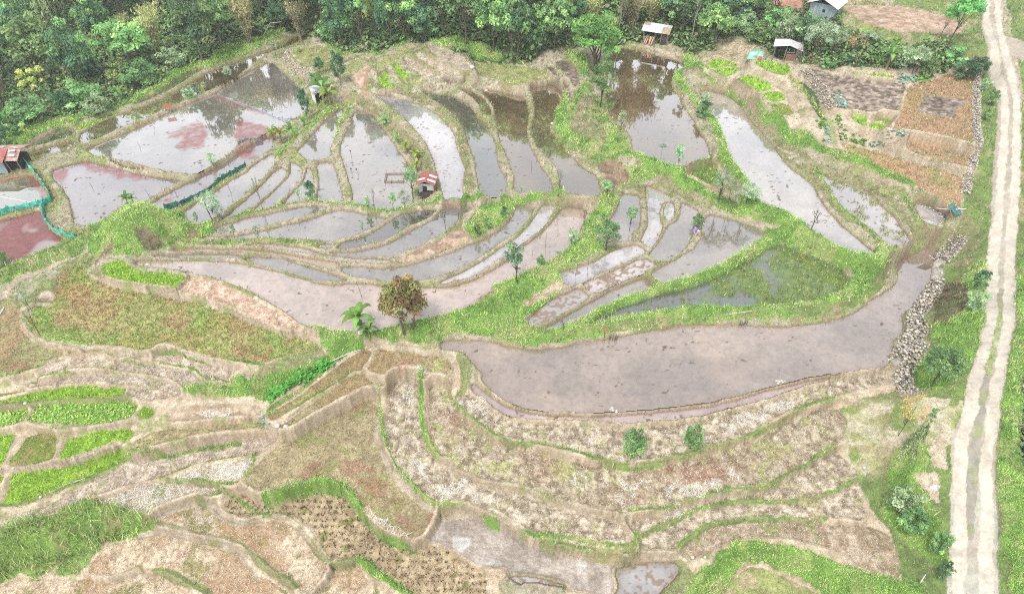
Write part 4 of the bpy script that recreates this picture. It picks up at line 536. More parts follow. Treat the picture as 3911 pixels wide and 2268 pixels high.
('dark', -82.5, 106.66, 8.54, 5.09, 'dark green tree behind and left of the wide bright green tree at the left of', 'tree', 'forest along the far edge'),
('bamboo', -49.58, 102.78, 9.38, 5.72, 'taller olive brown bamboo clump behind and left of the olive bamboo clump in the middle', 'bamboo', 'forest along the far edge'),
('broadL', -6.42, 98.04, 10.16, 6.33, 'light green tree behind and right of the large light green tree right of the forest', 'tree', 'forest along the far edge'),
('dark', -55.95, 92.66, 7.28, 4.55, 'dark green tree right behind the blue green dense conical tree in the left forest', 'tree', 'forest along the far edge'),
('dark', -46.22, 108.19, 10.25, 6.32, 'dark green tree behind and left of the small dark tree behind the pale bent pole', 'tree', 'forest along the far edge'),
('dark', -54.48, 82.1, 8.42, 5.02, 'dark green tree in front and right of the blue green dense conical tree in the', 'tree', 'forest along the far edge'),
('broadL', -68.22, 82.11, 7.96, 5.11, 'light green tree right behind the tall pale bamboo clump at the far left', 'tree', 'forest along the far edge'),
('dark', 2.57, 96.47, 11.44, 7.77, 'taller dark green tree behind and left of the dark tree behind the big bright tree', 'tree', 'forest along the far edge'),
('broad', -29.77, 101.1, 9.14, 5.48, 'leafy green tree right behind the grey brown bamboo clump behind the pale bent pole', 'tree', 'forest along the far edge'),
('broad', -65.26, 98.6, 10.39, 6.14, 'taller leafy green tree behind and left of the wide bright green tree at the left', 'tree', 'forest along the far edge'),
('broad', -2.54, 89.7, 9.21, 5.98, 'leafy green tree behind and right of the full green tree left of the three pale', 'tree', 'forest along the far edge'),
('broadL', -71.6, 110.84, 8.76, 5.43, 'taller light green tree behind and left of the wide bright green tree at the left', 'tree', 'forest along the far edge'),
('broad', -75.26, 106.5, 9.86, 5.62, 'narrower leafy green tree behind and left of the wide bright green tree at the left', 'tree', 'forest along the far edge'),
('broad', -64.79, 89.21, 7.68, 3.91, 'farther leafy green tree behind and left of the wide bright green tree at the left', 'tree', 'forest along the far edge'),
('broad', -32.66, 103.54, 9.06, 4.85, 'leafy green tree right behind the small dark tree behind the pale bent pole', 'tree', 'forest along the far edge'),
('dark', -82.47, 111.82, 9.92, 6.64, 'taller dark green tree behind and left of the wide bright green tree at the left', 'tree', 'forest along the far edge'),
('broadL', -61.1, 109.46, 10.47, 6.4, 'taller light green tree behind and left of the olive bamboo clump in the middle of', 'tree', 'forest along the far edge'),
('bamboo', 19.43, 94.79, 12.66, 6.89, 'olive brown bamboo clump behind and right of the brown bamboo thicket right behind the white-roofed', 'bamboo', 'forest along the far edge'),
('broad', -74.98, 95.11, 5.64, 3.67, 'hindmost leafy green tree behind and left of the wide bright green tree at the left', 'tree', 'forest along the far edge'),
('dark', -0.23, 91.66, 8.75, 4.87, 'dark green tree behind and right of the green tree on a pale straight trunk, left', 'tree', 'forest along the far edge'),
('bamboo', -70.52, 107.94, 10.59, 6.82, 'taller olive brown bamboo clump behind and left of the wide bright green tree at the', 'bamboo', 'forest along the far edge'),
('bamboo', 16.93, 96.57, 14.6, 8.01, 'olive brown bamboo clump behind and left of the brown bamboo thicket right behind the white-roofed', 'bamboo', 'forest along the far edge'),
('broadL', -61.64, 99.71, 9.36, 4.79, 'light green tree right behind the wide bright green tree at the left of the', 'tree', 'forest along the far edge'),
('bamboo', -86.55, 110.91, 10.98, 6.35, 'narrower olive brown bamboo clump behind and left of the wide bright green tree at the', 'bamboo', 'forest along the far edge'),
('broadL', -68.81, 102.71, 8.54, 5.17, 'narrower light green tree behind and left of the wide bright green tree at the left', 'tree', 'forest along the far edge'),
('broad', -29.62, 104.63, 8.6, 5.19, 'taller leafy green tree right behind the grey brown bamboo clump behind the pale bent pole', 'tree', 'forest along the far edge'),
('broad', -48.16, 105.54, 10.82, 6.6, 'leafy green tree behind and left of the bushy green tree above the grassy slope', 'tree', 'forest along the far edge'),
('broad', -13.88, 93.79, 9.46, 5.28, 'leafy green tree right behind the pale green tall tree in the middle of the', 'tree', 'forest along the far edge'),
('bamboo', -52.96, 105.36, 9.42, 5.16, 'narrower olive brown bamboo clump behind and left of the olive bamboo clump in the middle', 'bamboo', 'forest along the far edge'),
('broad', -69.82, 88.25, 7.68, 4.42, 'leafy green tree behind and left of the tall pale bamboo clump at the far left', 'tree', 'forest along the far edge'),
('bamboo', 36.42, 86.95, 3.73, 2.24, 'olive brown bamboo clump behind and left of the pale banana plant beside the metal-walled house', 'bamboo', 'forest along the far edge'),
('broad', -41.97, 103.8, 9.49, 4.88, 'leafy green tree behind and left of the small dark tree behind the pale bent pole', 'tree', 'forest along the far edge'),
('dark', -15.57, 99.29, 11.05, 6.81, 'dark green tree behind and right of the thin-trunked tree with hanging vines', 'tree', 'forest along the far edge'),
('broad', -60.05, 103.9, 9.51, 5.38, 'leafy green tree behind and left of the olive bamboo clump in the middle of the', 'tree', 'forest along the far edge'),
('bamboo', 35.16, 92.05, 3.96, 2.15, 'olive brown bamboo clump behind and right of the pale green tree at the top left', 'bamboo', 'forest along the far edge'),
('bamboo', -52.82, 92.83, 5.92, 3.35, 'olive brown bamboo clump behind and left of the light green broad tree right of the', 'bamboo', 'forest along the far edge'),
('broad', -55.03, 98.0, 10.17, 5.61, 'taller leafy green tree behind and left of the olive bamboo clump in the middle of', 'tree', 'forest along the far edge'),
('broadL', -67.55, 94.49, 6.61, 3.87, 'farther light green tree behind and left of the wide bright green tree at the left', 'tree', 'forest along the far edge'),
('bamboo', 10.53, 92.33, 14.5, 7.39, 'olive brown bamboo clump right behind the brown bamboo behind the big bright tree', 'bamboo', 'forest along the far edge')]
STICKS=[(5.28, 43.68, 1.59, 0.18, 'thin dark pole in the white pond, left of two'), (6.4, 44.6, 1.36, 0.06, 'thin dark pole in the white pond, right of two'), (-16.93, 63.4, 0.99, -0.02, 'dark-tipped stick in the pond left of the bamboo pen, upper one'), (-15.66, 60.22, 0.71, -0.16, 'dark-tipped stick in the pond left of the bamboo pen, lower one'), (-16.36, 60.42, 0.65, -0.06, 'thin stick beside the dark-tipped lower one'), (3.98, 62.1, 0.96, 0.0, 'dark-tipped stick in the brown pond'), (1.96, 59.79, 0.89, 0.0, 'slender bent stick in the brown pond with white reflections'), (1.75, 46.61, 0.72, 0.01, 'dark short stick in the long tan pond'), (2.96, 47.83, 1.75, 0.03, 'tall thin stick near the end of the long tan pond'), (-1.99, 47.25, 0.46, -0.05, 'little dark stake on the green bund, left of two'), (-1.43, 47.89, 0.26, -0.06, 'little dark stake on the green bund, right of two'), (-43.43, 60.11, 0.73, -0.08, 'bent dark stick in the rust-edged pond'), (-28.32, 58.16, 1.17, -0.11, 'stick with an orange tip in the net pond'), (-36.4, 60.21, 0.8, -0.03, 'pale stick in the rust-edged pond'), (-34.22, 58.7, 0.66, -0.02, 'stick near the net fence'), (-28.49, 45.8, 0.66, -0.05, 'stick on the bund of the long tan pond'), (-36.81, 58.42, 0.92, -0.27, 'leaning stick by the crossing bund'), (-30.82, 59.9, 0.73, -0.22, 'leaning stick beside the green net'), (-41.32, 71.83, 1.06, -0.44, 'leaning stick in the big left pond'), (-41.39, 67.7, 0.69, -0.18, 'dark stub in the big left pond'), (-12.15, 41.17, 1.88, -0.26, 'thin pole standing behind the banana plant'), (3.86, 37.48, 0.76, -0.04, 'short stake at the tip of the wedge bank, left of two'), (3.99, 37.36, 0.59, -0.05, 'short stake at the tip of the wedge bank, right of two'), (-18.47, 68.11, 0.68, -0.2, 'thin dark stick at the top of the pond left of the dry bund')]
POLES=[([(-46.4, 67.52, 1.57), (-44.64, 69.69, 1.57)], 'long pale bamboo pole lying on the bund of the big left pond', 'pole'), ([(-51.5, 76.77, 1.44), (-51.15, 80.43, 1.49)], 'pale pole leaning in the bushes above the left pond', 'pole'), ([(-35.3, 96.46, 2.69), (-34.41, 98.7, 3.31)], 'pale bent pole rising at the forest edge, lower length', 'pole'), ([(28.14, 31.24, 3.06), (28.82, 32.17, 3.12)], 'white stick at the foot of the stone rubble', 'stick'), ([(11.05, 38.41, 2.5), (11.87, 38.77, 2.51), (12.9, 39.07, 2.51)], 'grey dead branch lying on the bank of the great pond', 'branch'), ([(17.1, 39.17, 2.3), (18.95, 39.33, 2.82)], 'pale pole lying on the bank of the great pond', 'pole'), ([(-13.56, 34.99, 2.12), (-12.47, 35.83, 2.29), (-11.18, 36.48, 2.41)], 'long white pole edging the bank above the leafy row', 'pole'), ([(38.49, 51.39, 4.21), (38.83, 49.86, 5.36)], 'white pipe reaching over the little upper pond', 'pipe'), ([(38.83, 49.89, 5.36), (39.77, 49.59, 4.97)], 'white pipe running from the little upper pond to the road', 'pipe'), ([(30.29, 44.21, 2.74), (31.88, 44.9, 2.76)], 'grey boards lying beside the wedge pond', 'boards'), ([(-41.42, 39.81, 1.86), (-41.65, 41.09, 1.86)], 'white stick lying at the left edge', 'stick'), ([(-29.41, 25.73, -0.13), (-28.86, 26.1, -0.13)], 'pale pole along the edge of the long lime seedling bed', 'pole'), ([(-52.53, 58.92, 0.77), (-49.33, 58.08, 0.77), (-47.3, 57.75, 0.77)], 'white line stretched over the algae pond', 'line'), ([(24.21, 18.75, -0.16), (24.37, 19.31, 0.05)], 'white stick upright in the scrub by the road', 'stick')]
ROCKS=[(-31.31, 45.43, 0.42, 'large pale stone lying in the tan pond'), (-35.22, 31.59, 0.31, 'white square block on the bund of the seedling beds'), (11.11, 20.51, 0.26, 'grey stone beside the pale terrace'), (11.82, 20.44, 0.21, 'white stone below the grey one by the green bank'), (15.39, 20.37, 0.3, 'large white stone at the tip of the inner terrace'), (-3.62, 31.16, 0.46, 'grey boulder below the dry bank of the great pond'), (-1.84, 32.5, 0.27, 'white stone at the corner of the great pond'), (-11.52, 36.76, 0.42, 'pale flat stone on the bank above the leafy row'), (23.7, 26.46, 0.25, 'pale round stone on the ground by the road'), (19.03, 23.0, 0.21, 'pale stone on the green bund'), (-15.68, 29.15, 0.34, 'pale stone at the lower end of the strip field, right of two'), (-16.25, 29.2, 0.45, 'pale rock at the lower end of the strip field, left of two'), (-22.09, 33.39, 0.28, 'white stone on the soil terrace below the grass field'), (-24.68, 41.06, 0.19, 'small white stone on the bund of the grass field'), (7.11, 30.09, 0.52, 'heap of white stones on the near bund of the great pond'), (19.49, 32.7, 0.55, 'pale stone heap on the right part of the near bund'), (27.77, 27.05, 0.21, 'white stone on the waste ground by the road'), (-33.84, 26.67, 0.22, 'white stone on the bund corner of the seedling beds'), (-31.09, 24.63, 0.25, 'pale stone at the foot of the lime seedling bed'), (-9.57, 20.5, 0.23, 'pale stone beside the dotted stubble field'), (-11.66, 20.6, 0.13, 'small pale stone on the green bund end'), (32.32, 46.27, 0.28, 'white stone at the corner of the long pond'), (-37.79, 48.11, 0.34, 'white stone by the bare bank of the mound'), (37.0, 47.35, 0.33, 'white plank-shaped stone below the little pond'), (4.41, 68.36, 0.41, 'pale stone in the edge of the brown pond'), (-4.78, 79.43, 0.65, 'pale rock above the brown ponds'), (-3.09, 77.27, 0.51, 'pale flat rock in the stubble plot')]
NETS=[('green_net', [(-52.4, 64.34, 1.13), (-51.04, 63.07, 0.77), (-49.37, 61.39, 0.77), (-47.98, 59.75, 0.77), (-46.77, 58.18, 0.77), (-46.37, 57.41, 0.77)], 0.75, 'turquoise net fence running down the right side of the algae pond'), ('green_net', [(-46.44, 57.56, 0.77), (-46.92, 57.22, 0.77), (-48.03, 56.65, 0.77), (-49.35, 56.09, 0.77), (-50.49, 55.27, 0.77), (-51.5, 54.81, 0.77)], 0.75, 'turquoise net fence between the algae pond and the rust red pond'), ('green_net', [(-46.92, 57.22, 0.77), (-45.98, 55.44, 0.97), (-45.09, 54.0, 0.97), (-43.86, 52.78, 0.97), (-42.76, 52.01, 0.97), (-40.83, 51.06, 1.55)], 0.75, 'turquoise net fence curving down the right side of the rust red pond'), ('dark_net', [(-28.62, 64.0, 1.2), (-29.44, 62.49, 1.2), (-30.43, 61.29, 1.2), (-30.67, 59.6, 1.2), (-31.83, 57.83, 1.2), (-33.05, 56.68, 1.2), (-34.15, 55.75, 1.2)], 0.8, 'dark green net fence along the strip pond'), ('blue_net', [(-37.13, 80.69, 1.57), (-33.9, 78.45, 1.57), (-30.17, 76.18, 1.57), (-28.06, 74.54, 1.57), (-25.89, 73.47, 1.57)], 0.38, 'pale blue net fence crossing the big left pond'), ('pale_net', [(-30.4, 67.58, 1.57), (-30.37, 68.3, 1.57), (-29.55, 68.78, 1.57), (-28.42, 69.76, 1.57)], 0.6, 'blue grey net with sticks at the corner of the big left pond')]
STAKES=[((7.49, 36.9, 2.3), (8.11, 36.9, 2.3), 7, 'row of dark stakes in the bank of the great pond, left row'), ((17.88, 38.5, 2.3), (18.47, 38.5, 2.3), 6, 'row of dark stakes in the bank of the great pond, right row')]
WALLS=[([(52.04, 73.55, 7.35), (49.18, 67.94, 7.35), (45.59, 60.92, 7.35), (44.33, 57.69, 6.35), (42.73, 54.94, 5.36), (41.14, 52.24, 5.36)], 0.8, 0.35, 'long pale stone wall between the orange field and the road verge'), ([(32.34, 74.29, 7.02), (33.34, 73.52, 6.48), (33.58, 71.06, 6.99), (33.63, 69.37, 7.28), (33.62, 68.98, 6.48), (33.0, 66.98, 6.48), (33.34, 65.52, 6.49)], 0.9, 0.6, 'curved dry stone wall under the ploughed field'), ([(-30.52, 89.68, 2.15), (-28.14, 85.4, 3.1), (-26.93, 84.64, 2.72), (-24.76, 81.22, 3.67)], 0.8, 0.5, 'short dry stone wall below the stubble terrace'), ([(36.74, 53.57, 5.36), (37.47, 52.76, 5.36), (38.05, 51.89, 5.36), (38.62, 51.03, 5.36), (39.26, 49.78, 5.36)], 0.4, 0.3, 'low line of stones along the orange field'), ([(35.79, 43.58, 3.22), (34.63, 42.04, 3.02), (33.44, 40.93, 2.96), (32.63, 39.89, 2.97), (31.82, 38.97, 2.9), (31.2, 38.07, 2.84)], 1.1, 1.0, 'upper heap of rubble stones tumbling to the great pond'), ([(31.89, 38.95, 2.92), (31.72, 37.89, 3.01), (30.82, 36.86, 2.87)], 1.3, 0.8, 'grey rubble bulge in the middle of the stone bank'), ([(29.92, 36.73, 2.3), (30.01, 36.03, 2.78), (29.1, 35.18, 2.74), (28.7, 34.48, 2.78)], 1.1, 1.1, 'tan boulder heap at the water corner of the stone bank'), ([(30.89, 36.03, 3.01), (29.86, 34.75, 2.97), (28.89, 33.58, 2.95), (28.42, 32.39, 3.02), (28.2, 31.56, 3.05)], 1.2, 0.7, 'lower tail of pale rubble stones below the stone bank'), ([(39.43, 48.18, 4.71), (38.21, 47.21, 4.28), (37.34, 46.44, 3.94), (37.74, 47.01, 2.3)], 1.5, 0.6, 'pale rubble stones below the little upper pond')]
VEG=[('kale', [(42.77, 71.13), (43.86, 71.61), (42.74, 72.03), (43.1, 72.56), (43.44, 71.41), (42.23, 71.6), (44.3, 72.15), (43.21, 71.89), (42.66, 71.62), (43.7, 72.28), (43.85, 71.16), (42.57, 72.42), (43.17, 71.01), (42.02, 71.09), (44.34, 71.69), (44.69, 72.4), (43.81, 71.06), (43.31, 72.18), (42.83, 71.09), (42.79, 72.14), (42.93, 71.51), (43.45, 72.2), (43.85, 71.39), (43.23, 71.67), (43.23, 71.75), (43.23, 72.22), (42.8, 72.03), (43.83, 72.13), (44.01, 71.56), (43.1, 72.07), (43.23, 72.0), (43.78, 72.37), (42.65, 72.03), (42.87, 72.41), (44.27, 72.12), (42.57, 71.32)], 'blue green cabbages in the bed by the stakes'), ('leafy', [(45.81, 72.75), (44.12, 71.19), (45.2, 71.39), (44.72, 71.67), (45.22, 72.1), (45.69, 72.04), (44.73, 71.24), (46.55, 72.74), (45.87, 71.62), (44.76, 72.26), (46.82, 73.12), (45.41, 72.59), (46.19, 72.33), (44.26, 71.64), (45.35, 72.28), (44.82, 71.77), (44.89, 72.04), (46.57, 73.05), (45.1, 71.79), (46.15, 72.22), (45.31, 72.11), (46.16, 72.35)], 'bright green leafy vegetables next to the cabbages'), ('kale', [(34.05, 67.08), (34.41, 66.64), (34.81, 67.58), (34.06, 66.01), (33.8, 66.69), (34.64, 65.99), (35.05, 68.23), (34.12, 67.58), (34.58, 67.09), (34.9, 68.66), (34.32, 68.61), (34.84, 66.47), (34.4, 65.61), (34.29, 68.11), (33.68, 65.73), (34.89, 66.96), (34.09, 67.69), (34.55, 66.5), (34.34, 66.26), (33.99, 66.7), (33.69, 65.64), (34.58, 66.48)], 'scattered blue green cabbages in the ploughed field'), ('kale', [(31.79, 62.49), (31.7, 62.02), (32.2, 61.99), (31.81, 62.94), (32.02, 61.56), (32.24, 62.5), (31.78, 63.36), (32.01, 62.84), (32.05, 62.63), (31.47, 61.83), (31.82, 62.68), (31.87, 62.72), (31.69, 62.62), (31.86, 62.59), (32.15, 62.63), (31.9, 62.87)], 'cabbages in the small plot below the corn row'), ('leafy', [(31.49, 63.55), (31.3, 62.9), (31.16, 63.88), (31.7, 63.04), (31.32, 63.35), (31.24, 63.11), (31.68, 63.25), (31.31, 63.26), (31.68, 63.32), (31.42, 63.17), (31.56, 63.56), (31.73, 63.63)], 'dark leafy vegetables above the small cabbage plot'), ('leafy', [(33.83, 62.18), (33.45, 62.98), (33.56, 63.43), (33.37, 63.88), (33.34, 62.09), (33.86, 62.66), (33.49, 64.32), (33.43, 62.54), (33.15, 63.5), (33.93, 63.09), (33.88, 62.49), (33.4, 63.38), (33.53, 62.92), (33.56, 63.94), (33.56, 63.6), (33.35, 62.11), (34.01, 63.0), (33.21, 64.03), (33.41, 64.3), (33.68, 63.43)], 'leafy vegetables in the slanting bed'), ('leafy', [(34.25, 61.63), (34.72, 61.34), (35.42, 61.51), (34.65, 61.79), (35.16, 61.02), (34.64, 62.34), (35.09, 62.01), (34.57, 61.54), (35.37, 61.67), (34.58, 61.4), (34.53, 61.73), (35.36, 61.54), (34.36, 61.86), (34.53, 62.23), (35.3, 61.25), (34.34, 61.67), (35.28, 61.64), (35.04, 61.44)], 'yellow green vegetables in the long bed'), ('kale', [(36.42, 60.55), (36.94, 60.56), (37.97, 59.74), (37.14, 59.85), (36.67, 60.14), (35.84, 61.02), (37.35, 60.4), (37.59, 60.0), (35.97, 60.59), (36.57, 60.95), (36.3, 60.35), (37.69, 59.94), (37.12, 59.94), (37.79, 59.78), (37.93, 59.74), (37.15, 60.39), (36.88, 60.38), (36.47, 60.41), (37.87, 59.65), (36.81, 60.23), (36.65, 60.9), (35.94, 60.63), (37.63, 59.7), (36.17, 60.47), (35.91, 61.06), (37.54, 59.91), (36.71, 60.02), (36.13, 60.96), (35.98, 60.8), (37.43, 59.84)], 'cabbages in the long bed above the orange strip'), ('kale', [(-17.86, 30.26), (-17.4, 30.19), (-17.13, 29.58), (-17.93, 30.67), (-16.98, 29.5), (-17.71, 30.23), (-17.92, 30.42), (-17.68, 30.21), (-17.38, 29.82)], 'cabbages at the left end of the strip field'), ('corn', [(31.96, 71.11), (31.99, 70.12), (32.05, 67.77), (31.75, 72.15), (31.13, 73.37), (31.76, 73.29), (32.01, 68.21), (31.97, 69.14), (31.99, 64.55), (31.96, 65.48), (31.97, 66.55), (32.0, 67.12), (31.81, 69.59), (31.52, 71.52), (31.63, 70.53), (31.86, 72.6), (31.76, 68.77), (31.27, 71.86), (31.32, 72.75), (32.1, 65.92), (31.24, 73.81), (32.03, 64.99), (31.51, 71.01), (32.04, 70.6), (32.07, 68.07), (32.03, 68.18), (31.28, 73.41), (32.01, 69.85), (31.47, 71.89), (31.82, 71.19)], 'yellow green maize plants along the path below the stone wall'), ('bigleaf', [(-17.33, 31.85), (-17.41, 32.22), (-17.37, 32.08), (-16.71, 31.91), (-16.8, 32.31), (-16.98, 32.24), (-16.46, 32.37), (-16.33, 32.27), (-16.5, 32.32), (-16.22, 32.88), (-16.05, 32.87), (-16.05, 32.94), (-16.13, 32.75), (-15.69, 33.09), (-15.75, 32.8), (-15.75, 32.96), (-15.65, 33.4), (-15.61, 33.53), (-15.1, 33.12), (-15.31, 33.47), (-15.43, 33.52), (-14.81, 33.42), (-14.9, 33.51), (-14.81, 34.07), (-14.92, 33.63), (-14.89, 34.05), (-14.82, 33.87), (-14.43, 34.47), (-14.36, 34.25), (-14.12, 34.17), (-14.05, 34.31), (-13.93, 34.88), (-14.15, 34.74), (-13.71, 34.6)], 'broad-leaved bright green plants in the row along the strip field')]
SPOTS={'hut_white': (18.89, 87.97, 5.24), 'shed': (32.02, 78.24, 7.37), 'house': (38.5, 86.67, 9.06), 'hut_red': (-8.08, 55.14, 2.94), 'hut_left': (-54.03, 62.86, 0.77), 'hut_banana': (-23.32, 77.49, 2.9), 'tarp': (28.85, 78.77, 6.82), 'bag': (16.6, 49.91, 2.97), 'pen': (-11.83, 59.51, 2.61), 'sign': (-41.05, 75.63, 1.57), 'shovel': (7.08, 36.9, 2.3), 'tank': (38.9, 49.68, 4.21), 'trash': (26.75, 24.09, 1.94)}
SKYGAIN,SKYSTR,SUNE,EXPO,HAZE=1.0,0.15,1.15,1.5,0.0005
import bpy, bmesh, math, random
import numpy as np
from mathutils import Vector, Matrix
random.seed(7); rng=np.random.default_rng(11)
scene=bpy.context.scene
COL=scene.collection
CAMH=40.0; PITCH=math.radians(42.0)
def lin(c):
    c=np.asarray(c,float)/255.0
    return np.where(c<=0.04045,c/12.92,((c+0.055)/1.055)**2.4)
KEXP=1.55      # display value of a white surface under this light; divides seen colours down to base colours
def alb(r,g,b,ds=.10):
    c=lin((r,g,b))/KEXP; return c*(1-ds)+c.mean()*ds
# ---------------------------------------------------------------- noise
def vnoise(x,y,scale,seed=0):
    x=np.asarray(x)/scale+1000.3; y=np.asarray(y)/scale+1000.7
    xi=np.floor(x).astype(np.int64); yi=np.floor(y).astype(np.int64)
    fx=x-xi; fy=y-yi; fx=fx*fx*(3-2*fx); fy=fy*fy*(3-2*fy)
    def h(a,b):
        n=(a*374761393+b*668265263+seed*2147483647)&0xffffffff
        n=((n^(n>>13))*1274126177)&0xffffffff
        n=n^(n>>16)
        return (n&0xffff)/65535.0
    a=h(xi,yi);b=h(xi+1,yi);c=h(xi,yi+1);d=h(xi+1,yi+1)
    return (a*(1-fx)+b*fx)*(1-fy)+(c*(1-fx)+d*fx)*fy
def fbm(x,y,scale,seed=0,oct=3):
    s=0;a=1;t=0
    for i in range(oct):
        s=s+a*vnoise(x,y,scale/(2**i),seed+i*17); t+=a; a*=0.5
    return s/t
def sst(a,b,x):
    t=np.clip((x-a)/(b-a),0,1); return t*t*(3-2*t)
# ---------------------------------------------------------------- base hill shape (thin plate through surveyed points)
CPN=np.array(TPS_P); TW=np.array(TPS_W)
def hillB(x,y):
    x=np.asarray(x,float); y=np.asarray(y,float); n=len(CPN)
    out=TW[n]+TW[n+1]*x/20+TW[n+2]*y/20
    for i in range(n):
        r2=((x-CPN[i,0])**2+(y-CPN[i,1])**2)/400.0
        out=out+TW[i]*np.where(r2>1e-9,r2*np.log(np.maximum(r2,1e-9)),0)*.5
    return out
# ---------------------------------------------------------------- terrain grid
ys=[9.0]
while ys[-1]<132: ys.append(ys[-1]+0.02+0.0022*ys[-1])
ys=np.array(ys); NR=len(ys); NC=1150
hw=(ys*0.743+26.8)*0.75*1.17+1.0
us=np.linspace(-1,1,NC)
GX=us[None,:]*hw[:,None]; GY=np.repeat(ys[:,None],NC,1)
DX=(hw*2/(NC-1)); DYR=np.gradient(ys)
BZ0=hillB(GX[::6,::6],GY[::6,::6])
def upsample(a):
    r=np.arange(NR)/6.0; c=np.arange(NC)/6.0
    r0=np.minimum(r.astype(int),a.shape[0]-2); c0=np.minimum(c.astype(int),a.shape[1]-2)
    fr=(r-r0)[:,None]; fc=(c-c0)[None,:]
    return (a[r0][:,c0]*(1-fr)*(1-fc)+a[r0+1][:,c0]*fr*(1-fc)+a[r0][:,c0+1]*(1-fr)*fc+a[r0+1][:,c0+1]*fr*fc)
BZ=upsample(BZ0)
for mx_,my_,mr_,mh_ in MOUNDS: BZ=BZ+mh_*np.exp(-(((GX-mx_)/mr_)**2+((GY-my_)/(mr_*.8))**2))
BZ=BZ+(fbm(GX,GY,3.0,133,3)-.5)*.5
def unpack(s):
    v=np.array([int(t) for t in s.split()],float)/100.0
    return v.reshape(-1,2)
def chaikin(p,closed=True,n=1):
    for _ in range(n):
        if closed:
            q=np.roll(p,-1,0); a=p*.78+q*.22; b=p*.22+q*.78
            p=np.stack([a,b],1).reshape(-1,2)
        else:
            a=p[:-1]*.78+p[1:]*.22; b=p[:-1]*.22+p[1:]*.78
            p=np.concatenate([p[:1],np.stack([a,b],1).reshape(-1,2)[1:-1],p[-1:]])
    return p
def win(a,m=0.6):
    r0=max(0,np.searchsorted(ys,a[:,1].min()-m)-1); r1=min(NR,np.searchsorted(ys,a[:,1].max()+m)+1)
    if r1<=r0: return None
    xm=a[:,0].min()-m; xM=a[:,0].max()+m
    h=hw[r0:r1]; c0=int(max(0,min(NC,math.floor(min((xm/h).min(),(xm/h).min())*.5*(NC-1)+(NC-1)/2)-1)))
    c1=int(max(0,min(NC,math.ceil(max((xM/h).max(),0 if False else (xM/h).max())*.5*(NC-1)+(NC-1)/2)+2)))
    if c1<=c0: return None
    return slice(r0,r1),slice(c0,c1)
def inside(px,py,a):
    r=np.zeros(px.shape,bool); x0,y0=a[-1]
    for x1,y1 in a:
        if y0!=y1:
            c=((y0>py)!=(y1>py))&(px<(x1-x0)*(py-y0)/(y1-y0)+x0)
            r^=c
        x0,y0=x1,y1
    return r
def linedist(px,py,a):
    d=np.full(px.shape,1e9)
    for (x0,y0),(x1,y1) in zip(a[:-1],a[1:]):
        dx,dy=x1-x0,y1-y0; t=np.clip(((px-x0)*dx+(py-y0)*dy)/(dx*dx+dy*dy+1e-9),0,1)
        d=np.minimum(d,np.hypot(px-x0-t*dx,py-y0-t*dy))
    return d
JX=(fbm(GX,GY,0.9,5,3)-.5)*0.30; JY=(fbm(GX,GY,0.9,9,3)-.5)*0.30
PID=np.full((NR,NC),-1,np.int32); LV=[];KD=[];PP=[]
for i,(k,l,s) in enumerate(POLY):
    a=chaikin(unpack(s)); PP.append(a); LV.append(l); KD.append(k)
    w=win(a)
    if w is None: continue
    j=0.65 if k.startswith('w_') else 0.9
    m=inside(GX[w]+JX[w]*j,GY[w]+JY[w]*j,a)
    sub=PID[w]; sub[m&(sub<0)]=i
LV=np.array(LV)
# leave an earth bund between neighbouring dry terraces
DRY=np.array([not k.startswith('w_') for k in KD])
for it in range(3):
    e=np.zeros((NR,NC),bool); big=PID
    for a,b in(((slice(1,None),slice(None)),(slice(None,-1),slice(None))),((slice(None,-1),slice(None)),(slice(1,None),slice(None))),((slice(None),slice(1,None)),(slice(None),slice(None,-1))),((slice(None),slice(None,-1)),(slice(None),slice(1,None)))):
        e[a]|=(PID[a]!=PID[b])&(PID[b]>=0)&(PID[a]>=0) if it==0 else (PID[b]==-2)&(PID[a]>=0)
    e&=DRY[np.maximum(PID,0)]|(it==0)
    if it>0: e&=(DX<.088)[:,None]
    PID=np.where(e,-2,PID)
PID[PID==-2]=-1
# ---------------------------------------------------------------- nearest-field distance (jump flooding)
def jfa(seed,maxstep=128):
    SX=np.where(seed,GX,1e6); SY=np.where(seed,GY,1e6); SI=np.where(seed,PID,-1)
    D=(SX-GX)**2+(SY-GY)**2
    st=maxstep
    while st>=1:
        for dr in (-st,0,st):
            for dc in (-st,0,st):
                if dr==0 and dc==0: continue
                r0,r1=max(0,dr),min(NR,NR+dr); c0,c1=max(0,dc),min(NC,NC+dc)
                t=(slice(r0-dr,r1-dr),slice(c0-dc,c1-dc)); f=(slice(r0,r1),slice(c0,c1))
                d=(SX[f]-GX[t])**2+(SY[f]-GY[t])**2
                b=d<D[t]
                D[t]=np.where(b,d,D[t]); SX[t]=np.where(b,SX[f],SX[t]); SY[t]=np.where(b,SY[f],SY[t]); SI[t]=np.where(b,SI[f],SI[t])
        st//=2
    return np.sqrt(np.minimum(D,1e6)),SI
field=PID>=0
DO,NID=jfa(field)
DI,_=jfa(~field,64)
G=np.where(field,LV[np.maximum(PID,0)],np.where(NID>=0,LV[np.maximum(NID,0)],BZ))
wB=np.where(field,0,sst(0.7,3.0,DO))
G=G*(1-wB)+BZ*wB
for _ in range(9):
    S=G.copy()
    S[1:-1,1:-1]=(G[:-2,1:-1]+G[2:,1:-1]+G[1:-1,:-2]+G[1:-1,2:]+G[1:-1,1:-1])/5
    G=np.where(field,G,S)
